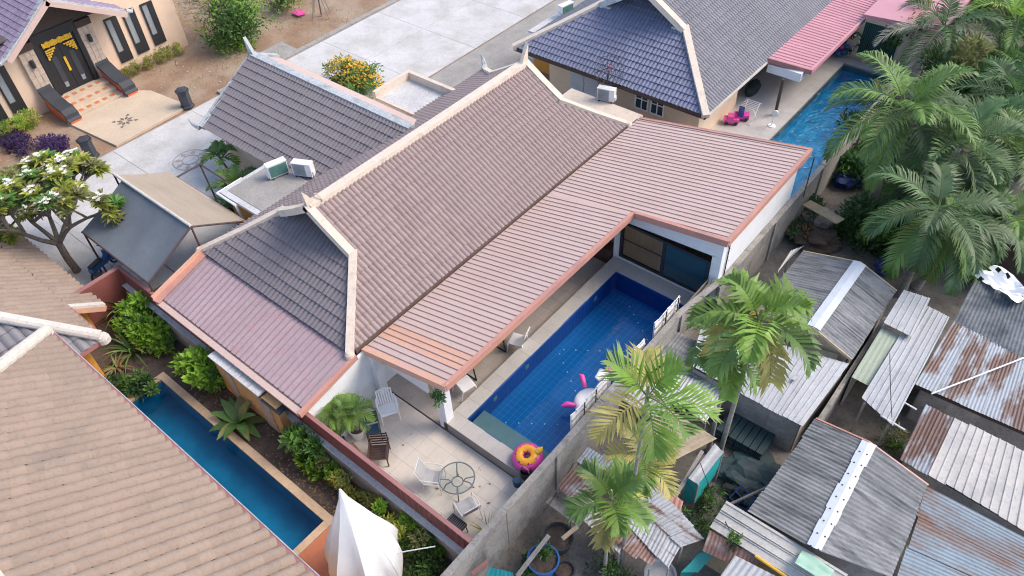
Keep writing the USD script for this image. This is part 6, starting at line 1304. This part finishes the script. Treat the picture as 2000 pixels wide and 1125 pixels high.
# seed pods
palm_px('tall coconut palm with grey trunk and wide crown over the turquoise pool', (1692, 425), (1768, 212), 17, 3.9, ['frond_mid', 'frond_mid', 'frond_dark', 'frond_mid'], ll=.95, lw=.07, droop=1.5, el=(-.35, 1.25), pairs=46, r=(.24, .17), vee=.25, droop2=.8, shaft=False, az0=.35, dead=2)
palm_px('dense blue green feather palm right of the coconut palm', (1800, 470), (1872, 285), 17, 3.0, ['frond_blue', 'frond_blue', 'frond_dark', 'frond_blue'], ll=.75, lw=.06, droop=1.3, el=(-.45, 1.3), pairs=44, r=(.18, .14), vee=.7, droop2=.3, shaft=False, az0=1.3)
palm_px('leaning feather palm with long arching fronds above the gabled shed', (1758, 575), (1832, 408), 15, 3.5, ['frond_blue', 'frond_dark', 'frond_mid'], ll=.85, lw=.06, droop=1.7, el=(-.5, 1.0), pairs=46, r=(.2, .15), vee=.3, droop2=.6, shaft=False, az0=2.2, dead=4)
palm_px('feather palm with trunk beside the leaning one, lower fronds drooping', (1790, 560), (1880, 440), 13, 3.1, ['frond_dark', 'frond_blue', 'frond_mid'], ll=.8, lw=.06, droop=1.8, el=(-.6, .9), pairs=42, r=(.19, .14), vee=.25, droop2=.7, shaft=False, az0=.9, dead=3)
palm_px('pale feather palm at the right picture edge above the white shed', (1930, 440), (1985, 300), 14, 3.0, ['frond_mid', 'frond_blue'], ll=.8, lw=.06, droop=1.4, el=(-.4, 1.2), pairs=40, r=(.18, .14), vee=.5, droop2=.4, shaft=False, az0=.1)
palm_px('grey fronded palm near the green curtain and far pool', (1800, 190), (1845, 52), 15, 3.6, ['frond_dark', 'leaf_grey', 'frond_mid'], ll=.85, lw=.06, droop=1.6, el=(-.4, 1.1), pairs=40, r=(.18, .14), vee=.3, droop2=.6, shaft=False, az0=1.9)
palm_px('bright green palm at the top right picture corner', (1945, 180), (1985, 40), 15, 3.6, ['frond_bright', 'frond_mid', 'frond_dark'], ll=.85, lw=.065, droop=1.5, el=(-.4, 1.2), pairs=40, r=(.18, .14), vee=.4, droop2=.5, shaft=False, az0=2.9)
palm_px('palm with broad fronds between the top right corner palm and the grey one', (1890, 210), (1925, 110), 14, 3.2, ['frond_mid', 'frond_dark'], ll=.8, lw=.06, droop=1.5, el=(-.4, 1.2), pairs=38, r=(.17, .13), vee=.4, droop2=.5, shaft=False, az0=.6)
palm_px('dark feather palm behind the blue green one at the right edge', (1950, 330), (1985, 190), 14, 3.4, ['frond_dark', 'frond_dark', 'frond_blue'], ll=.8, lw=.06, droop=1.5, el=(-.5, 1.2), pairs=40, r=(.17, .13), vee=.4, droop2=.5, shaft=False, az0=1.6)
palm_px('dark arching palm between the blue green palm and the right edge', (1890, 400), (1935, 262), 16, 3.1, ['frond_dark', 'frond_mid', 'frond_dark'], ll=.8, lw=.06, droop=1.5, el=(-.5, 1.2), pairs=40, r=(.17, .13), vee=.4, droop2=.5, shaft=False, az0=1.1)
palm_px('low feather palm in front of the white shed at the right edge', (1925, 530), (1965, 425), 14, 2.8, ['frond_mid', 'frond_dark', 'frond_blue'], ll=.75, lw=.06, droop=1.5, el=(-.5, 1.1), pairs=38, r=(.16, .12), vee=.4, droop2=.5, shaft=False, az0=2.7, dead=2)
palm_px('small dark palm deep between the coconut palm and the leaning palm', (1770, 430), (1800, 335), 13, 2.6, ['frond_dark', 'frond_dark', 'frond_mid'], ll=.7, lw=.055, droop=1.5, el=(-.5, 1.1), pairs=36, r=(.15, .11), vee=.4, droop2=.5, shaft=False, az0=.2)
# leafy trees behind the palms
def tree(label, b, h, R, n, size, mats, zb=-1.05, nl=12, name='tree', lean=(0, 0)):
    c = gz(*b, zb); t = thing(name, label, 'tree', c); cr = c + V(lean[0], lean[1], h)
    MB().tube([c, c + V(.1, .05, h * .5), cr], [.18, .13, .06], 7).build('trunk', 'bark', t)
    for k in range(5): a = k * 1.3; MB().tube([c + V(0, 0, h * .55), cr + V(math.cos(a) * R * .4, math.sin(a) * R * .4, R * .1), cr + V(math.cos(a) * R * .8, math.sin(a) * R * .8, R * .35)], [.08, .05, .02], 5).build('limb', 'bark', t)
    L_ = lumps(cr, V(R, R, R * .7), nl, R * .42)
    for q_, m in enumerate(mats): leaf_cloud(L_[q_::len(mats)], n // len(mats), size, m, t, name='crown')
tree('dark leafy tree standing between the far pool and the palms', (1830, 240), 3.2, 2.4, 2600, .34, ['leaf_mid', 'leaf_dark', 'leaf_olive']); tree('dense dark tree under the top right palms', (1920, 260), 2.8, 2.6, 2600, .34, ['leaf_dark', 'leaf_dark', 'leaf_mid'])
tree('olive green tree at the wall beside the far pool end', (1770, 150), 3.0, 1.9, 2200, .28, ['leaf_olive', 'leaf_mid']); tree('yellow green tree against the top picture edge', (1900, 110), 3.4, 2.2, 2200, .32, ['leaf_bright', 'leaf_mid', 'leaf_olive']); tree('shadowy tree at the right edge behind the white shed', (1985, 350), 2.2, 2.2, 2000, .32, ['leaf_dark', 'leaf_mid'])
tree('far dark tree beyond the end roof at the top edge', (1880, 70), 3.6, 2.6, 2200, .34, ['leaf_dark', 'leaf_mid'])
tree('deep green tree filling the top right corner', (1990, 120), 3.2, 2.6, 2200, .34, ['leaf_dark', 'leaf_mid'])
# bare branched tree by the white shed
c = gz(1955, 520, -1.0); t = thing('bare_tree', 'small bare branched tree before the white shed', 'tree', c); 
MB().tube([c, c + V(0, 0, 1.4)], [.09, .07], 6).build('trunk', 'bark', t)
for k in range(7): a = k * .9; p = c + V(0, 0, 1.3); q_ = p + V(math.cos(a) * .6, math.sin(a) * .6, .8); MB().tube([p, q_, q_ + V(math.cos(a + .4) * .5, math.sin(a + .4) * .5, .6)], [.05, .035, .012], 5).build('limb', 'bark', t)
# undergrowth beyond the wall
for lab, u, v, R, n, s, ms in (('fern like green clump under the coconut palm by the wall', 1650, 350, (1.1, 1.1, .8), 700, .4, ['leaf_mid', 'leaf_dark']), ('dark weeds between the wall and the plank', 1585, 420, (.8, 1.0, .5), 420, .25, ['leaf_dark']), ('mid green bush above the gabled shed roof', 1680, 470, (1.7, 1.3, 1.0), 1300, .34, ['leaf_mid', 'leaf_dark']),
        ('brown tinged weeds left of the gabled shed top', 1560, 455, (1.0, 1.0, .4), 420, .24, ['frond_dead', 'leaf_dark']), ('low bush beside the palm trunks right of the gabled shed', 1730, 500, (1.2, 1.0, .7), 700, .3, ['leaf_dark', 'leaf_mid']), ('bush against the far end of the wall by the turquoise pool', 1700, 265, (1.6, 2.2, 1.3), 1500, .32, ['leaf_dark', 'leaf_olive']),
        ('dark shrubs deep under the blue green palm', 1800, 380, (2.2, 2.0, 1.1), 1600, .34, ['leaf_dark', 'leaf_dark', 'leaf_mid']), ('weeds along the teal tarpaulin foot', 1385, 990, (.8, .6, .5), 520, .16, ['leaf_dark', 'leaf_mid']), ('weed patch between the teal shelter and the white eave', 1372, 1035, (.9, .6, .5), 560, .16, ['leaf_mid', 'leaf_dark']),
        ('broad dark bush between the coconut palm foot and the wall', 1682, 322, (1.3, 1.2, .8), 1100, .34, ['leaf_dark', 'leaf_mid']), ('spreading dark bush under the leaning feather palm', 1712, 432, (1.5, 1.2, .8), 1200, .34, ['leaf_dark', 'leaf_mid']), ('ragged bush below the lower drooping fronds', 1765, 470, (1.4, 1.2, .9), 1100, .32, ['leaf_mid', 'leaf_dark']), ('low dark bush at the dark roof top edge near the crumpled sheet', 1890, 540, (1.3, .9, .7), 900, .3, ['leaf_dark']), ('dark bush beside the white shed under the pale feather palm', 1900, 480, (1.5, 1.3, .9), 1100, .32, ['leaf_dark', 'leaf_mid']),
        ('yellow green weed by the barge of the grey shed', 1738, 868, (.45, .45, .5), 380, .16, ['leaf_mid', 'leaf_olive']), ('greens growing in the blue tub', 1064, 1080, (.3, .3, .3), 180, .16, ['leaf_mid']), ('weeds in the corner below the pots', 1040, 1118, (1.0, .5, .35), 420, .16, ['leaf_dark', 'leaf_mid']),
        ('small leafy weeds at the bottom edge by the palm feet', 1190, 1122, (1.0, .5, .5), 520, .17, ['leaf_dark', 'leaf_mid']), ('green sprout growing through the rusty skirt', 1428, 1070, (.32, .32, .5), 260, .18, ['leaf_bright', 'leaf_mid']), ('dark shrubs behind the bare tree at the right edge', 1985, 470, (1.6, 1.4, .9), 1000, .3, ['leaf_dark'])):
    zb = .8 if 'skirt' in lab else (-.45 if 'tub' in lab else -1.05); bush(lab, gz(u, v, zb), R, n, s, ms, stems='weed' not in lab, cat='weeds' if 'weed' in lab else 'bush', name='weeds' if 'weed' in lab else 'bush')
# frangipani at the left edge
c = gz(152, 530, -.5); t = thing('frangipani_tree', 'spreading frangipani tree with white blossoms above the tan roof', 'tree', c)
tips = []
def grow(p, d, l, r, depth, name='limb'):
    m1 = p + d * l * .5 + rng.normal(0, .04, 3) * l; q_ = p + d * l; MB().tube([p, m1, q_], [r, r * .85, r * .72], 6).build(name, 'bark', t)
    if depth == 0: tips.append((q_, d)); return
    for k in range(3):
        dd = unit(d + rng.normal(0, .55, 3) * V(1.15, 1.15, .5) + V(0, 0, .12) + V(.0, .2, 0)); grow(q_, dd, l * rnd.uniform(.68, .85), r * .72, depth - 1)
MB().tube([c, c + V(-.15, -.05, .8), c + V(-.3, 0, 1.7)], [.19, .17, .16], 8).build('trunk', 'bark', t)
for a in (0.4, 1.7, 2.8, 3.6, 4.6): grow(c + V(-.3, 0, 1.6), unit(V(math.cos(a) * .9 - .15, math.sin(a) * .9 + .15, .85)), 1.45, .12, 3)
cl = {m: MB() for m in ('leaf_olive', 'leaf_yellow', 'leaf_mid')}; fl = MB(); ms = list(cl)
for p, d in tips:
    m = ms[rnd.choice([0, 0, 1, 1, 2])]
    for k in range(23):
        a = k * 2.4; o = unit(d * .45 + V(math.cos(a), math.sin(a), rnd.uniform(-.2, .7))); l = rnd.uniform(.42, .7); w = unit(np.cross(o, [0, 0, 1])) * l * .15; b = p - d * rnd.uniform(0, .15); mid = b + o * l * .55 + V(0, 0, .03); cl[m].add([b, mid + w, b + o * l - V(0, 0, .12), mid - w], [[0, 1, 2], [0, 2, 3]])
    if rnd.random() < .42:
        for k in range(9):
            o = p + d * .12 + rng.normal(0, .1, 3) + V(0, 0, .1)
            for j in range(5): a = j * 1.2566 + k; e = V(math.cos(a), math.sin(a), .35); g = V(-math.sin(a), math.cos(a), 0); fl.add([o, o + e * .06 + g * .03, o + e * .10, o + e * .06 - g * .03], [[0, 1, 2], [0, 2, 3]])
for m, b in cl.items():
    if b.n: b.build('leaves', m, t)
fl.build('blossom', 'flower_white', t, kind='stuff')
# garden on the left of the main house
def strap_plant(label, c, n, L_, w, m, name='strap_plant', el=(.5, 1.35), droop=1.2):
    t = thing(name, label, 'plant', c)
    for i in range(n):
        az = i * 2.4 + rnd.uniform(-.3, .3); e = rnd.uniform(*el); p = np.asarray(c, float).copy(); pts = [p]; k = 5
        for j in range(k): p = p + V(math.cos(az) * math.cos(e), math.sin(az) * math.cos(e), math.sin(e)) * L_ / k * rnd.uniform(.85, 1.1); pts.append(p); e -= droop / k
        s = V(-math.sin(az), math.cos(az), 0); ws = [.4, .9, 1, .8, .5, .05]; vv = []
        for q_, f in zip(pts, ws): vv += [q_ - s * w * f / 2, q_ + V(0, 0, -.02 * f), q_ + s * w * f / 2]
        ff = []
        for j in range(k): ff += [[3 * j, 3 * j + 1, 3 * j + 4, 3 * j + 3], [3 * j + 1, 3 * j + 2, 3 * j + 5, 3 * j + 4]]
        MB().add(vv, ff).build('leaf', m if rnd.random() < .8 else 'leaf_olive', t)
strap_plant('dark strap leaved clump in the corner by the red wall', gz(245, 605, -.52), 26, 1.7, .10, 'leaf_dark'); strap_plant('bright arching strap leaved clump beside the ochre gable end', gz(262, 690, -.52), 26, 1.6, .09, 'leaf_mid', droop=1.6)
strap_plant('dark glossy strap leaves at the wall end of the left garden', gz(225, 580, -.52), 22, 1.5, .12, 'leaf_dark'); strap_plant('dry brownish rosette by the ochre wall', gz(232, 722, -.52), 24, .9, .09, 'frond_dead', droop=1.8)
strap_plant('broad leaved pale green plant in front of the ochre feature wall', gz(468, 825, -.52), 14, 1.3, .42, 'leaf_mid', el=(.35, 1.2), droop=1.1)
for lab, u, v, R, n, s, ms, asp in (('bright ferny bush leaning on the plastered wall near the far end', 285, 648, (1.2, .75, 1.0), 1300, .34, ['leaf_bright', 'leaf_mid'], .45), ('second bright leafy bush below the ferny one', 305, 672, (.9, .7, .7), 900, .34, ['leaf_bright'], .45), ('olive creeping plant along the plastered wall', 352, 700, (1.9, .4, .55), 1300, .14, ['leaf_olive', 'leaf_mid'], .5), ('bright green split leaf bush against the wall beside the stone cap', 410, 752, (.95, .6, 1.0), 1100, .36, ['leaf_bright', 'leaf_mid'], .5),
        ('dark ground plants around the far end of the lap pool', 262, 755, (1.3, .8, .5), 700, .26, ['leaf_dark', 'leaf_mid'], .4), ('lush bright green bush at the wagon wheel', 607, 893, (1.25, .7, .95), 1900, .30, ['leaf_bright', 'leaf_mid', 'leaf_bright'], .5), ('yellow green hedge part above the parasol tip', 655, 928, (1.4, .5, .75), 1600, .17, ['leaf_yellow', 'leaf_bright', 'leaf_olive'], .5), ('olive hedge part beside the parasol top', 712, 985, (1.2, .45, .65), 1200, .15, ['leaf_olive', 'leaf_yellow'], .5),
        ('thin brownish shrub in the gap of the hedge', 735, 1012, (.7, .3, .5), 350, .14, ['leaf_olive', 'frond_dead'], .5), ('yellow leaved bush right of the parasol', 785, 1042, (1.4, .6, .75), 1800, .18, ['leaf_yellow', 'leaf_bright'], .5), ('mixed green bush at the parasol rib', 830, 1072, (1.1, .6, .75), 1500, .17, ['leaf_mid', 'leaf_olive', 'leaf_bright'], .5), ('dark lower shrub behind the parasol at the bottom edge', 815, 1112, (1.0, .6, .5), 800, .17, ['leaf_dark', 'leaf_mid'], .5)):
    bush(lab, gz(u, v, -.54), R, n, s, ms, asp=asp, stems=False)
# potted palms on the patio
for (x, y), lab, nf, L_ in (((-3.05, -2.85), 'feathery potted palm in a white pot beside the folding chair', 14, .95), ((-3.6, -3.25), 'feathery potted palm in a white pot at the white annex wall', 13, .9)):
    c = V(x, y, -.5); tp = thing('plant_pot', 'white round pot of the ' + ('palm beside the folding chair' if x > -3.2 else 'palm at the annex wall'), 'pot', c)
    MB().lathe(c, [(0, 0), (.26, 0), (.33, .48), (.35, .5), (.3, .5), (.28, .42), (0, .42)], 24).build('pot_body', 'pot_white', tp, smooth=40); MB().lathe(c + V(0, 0, .43), [(.28, 0), (0, .03)], 14).build('soil', 'soil_dark', tp)
    palm(lab, c + V(0, 0, .44), c + V(-.12, .05, 1.25), nf, L_, ['frond_mid', 'frond_bright', 'frond_mid'], ll=.36, lw=.03, droop=1.5, el=(.1, 1.35), pairs=26, r=(.05, .035), shaft=False, name='potted_palm', vee=.4, droop2=.4)
MB().lathe(V(-3.3, -3.45, -.5), [(0, 0), (.1, 0), (.12, .3), (0, .3)], 12).solo('watering_jar', 'navy_fabric', 'small dark blue jar between the two white pots', 'jar')
strap_plant('grassy plant in the patio corner by the concrete wall', V(3.5, -2.9, -.5), 22, .9, .04, 'leaf_yellow', el=(.8, 1.4), droop=.8); strap_plant('small upright plant behind the charcoal grill', V(2.2, -3.75, -.5), 8, .8, .05, 'leaf_bright', el=(1.1, 1.5), droop=.3)
bush('hanging green plant on the terrace column under the roof corner', V(-.55, -.72, 1.35), (.28, .2, .5), 240, .16, ['leaf_mid', 'leaf_dark'], name='hanging_plant', cat='plant', stems=False)
# by the street and the upper left house
bush('yellow flowering bush beside the white street behind the wing roof', gz(697, 172, -.5), (2.6, 1.1, 1.05), 4200, .2, ['leaf_mid', 'leaf_olive', 'leaf_mid'], nl=36)
t = [k for k in LOC if k.startswith('/World/bush')][-1]; c = LOC[t]; g = MB()
for k in range(420):
    a_ = rng.uniform(0, 6.28); r_ = rng.uniform(0, 1) ** .6; o = c + V(math.cos(a_) * 2.3 * r_, math.sin(a_) * 1.0 * r_, .75 + .85 * (1 - r_ * r_) ** .5 + rng.normal(0, .1)); d = rng.normal(0, 1, 3); d /= np.linalg.norm(d); e = unit(np.cross(d, [0, 0, 1])); g.quad(o - d * .09, o + e * .08, o + d * .09, o - e * .08)
g.build('flowers', 'flower_yellow', t, kind='stuff')
c = gz(437, 62, -.5); t = thing('grey_tree', 'dry grey leaved tree beside the end of the cream house', 'tree', c); cr = c + V(0, 0, 2.6)
MB().tube([c, c + V(.1, 0, 1.2), cr], [.14, .1, .05], 6).build('trunk', 'bark', t)
for k in range(60):
    a = rnd.uniform(0, 6.28); e = rnd.uniform(.1, 1.3); p = c + V(0, 0, rnd.uniform(1.0, 2.2)); q_ = p + V(math.cos(a) * math.cos(e), math.sin(a) * math.cos(e), math.sin(e)) * rnd.uniform(1.4, 2.8); MB().tube([p, (p + q_) / 2 + V(0, 0, .1), q_], [.045, .03, .01], 4).build('branch', 'twig', t)
leaf_cloud(lumps(cr, V(2.9, 2.7, 1.5), 26, .8), 4200, .17, 'leaf_grey', t, name='crown', asp=.25); leaf_cloud(lumps(cr, V(2.4, 2.2, 1.2), 10, .8), 700, .22, 'leaf_olive', t, name='crown')
bush('dense dark green bush under the grey tree behind the wing roof tip', gz(478, 88, -.5), (2.5, 2.1, 2.0), 4600, .27, ['leaf_mid', 'leaf_dark', 'leaf_mid', 'leaf_bright'], nl=34); bush('loose green shrub on the dirt at the top edge', gz(545, 22, -.5), (1.8, 1.4, 1.3), 1500, .26, ['leaf_mid', 'leaf_olive'], nl=9)
palm('leafy papaya like plant at the wing wall by the carport', gz(455, 345, -.5), gz(428, 306, .9), 9, 1.0, ['frond_mid', 'frond_bright'], ll=.5, lw=.16, droop=1.2, el=(.1, 1.2), pairs=7, r=(.07, .05), shaft=False, name='papaya_plant')
palm('dense dark green palm clump at the ochre side room', gz(470, 395, -.5), gz(466, 368, .3), 18, 1.7, ['frond_mid', 'frond_dark', 'frond_mid'], ll=.5, lw=.05, droop=1.4, el=(.0, 1.35), pairs=26, r=(.06, .05), shaft=False, name='palm_clump', trunk='palm_trunk')
bush('dark green foliage at the foot of the ochre side room', gz(478, 410, -.5), (.7, .8, .8), 700, .3, ['leaf_dark', 'leaf_mid'])
for k, (u, v) in enumerate(((352, 104), (332, 113), (312, 122), (292, 131), (272, 140), (254, 149))): bush(('sixth', 'fifth', 'fourth', 'third', 'second', 'first')[k] + ' clipped pale bush from the steps along the window wall', gz(u, v, -.5), (.55, .42, .45), 420, .14, ['leaf_olive', 'leaf_yellow'], name='hedge_bush', group='clipped bushes along the cream wall', stems=False)
for k, (u, v) in enumerate(((15, 268), (40, 256), (66, 243), (-12, 282))): bush(('hedge bush at the left picture edge', 'middle bush of the bright hedge left of the steps', 'bright hedge bush nearest the steps', 'outermost bush of the bright left hedge')[k], gz(u, v, -.5), (.7, .55, .6), 700, .16, ['leaf_yellow', 'leaf_bright'], name='hedge_bush', stems=False)
for lab, u, v, R in (('dark purple leaved bed in front of the bright hedge', 40, 286, (2.2, .9, .4)), ('purple leaved mound beside the near bollard', 112, 292, (1.25, .9, .45))): bush(lab, gz(u, v, -.52), R, 3000, .15, ['leaf_purple'], name='purple_plants', cat='plants', stems=False, nl=70, rl=.4)
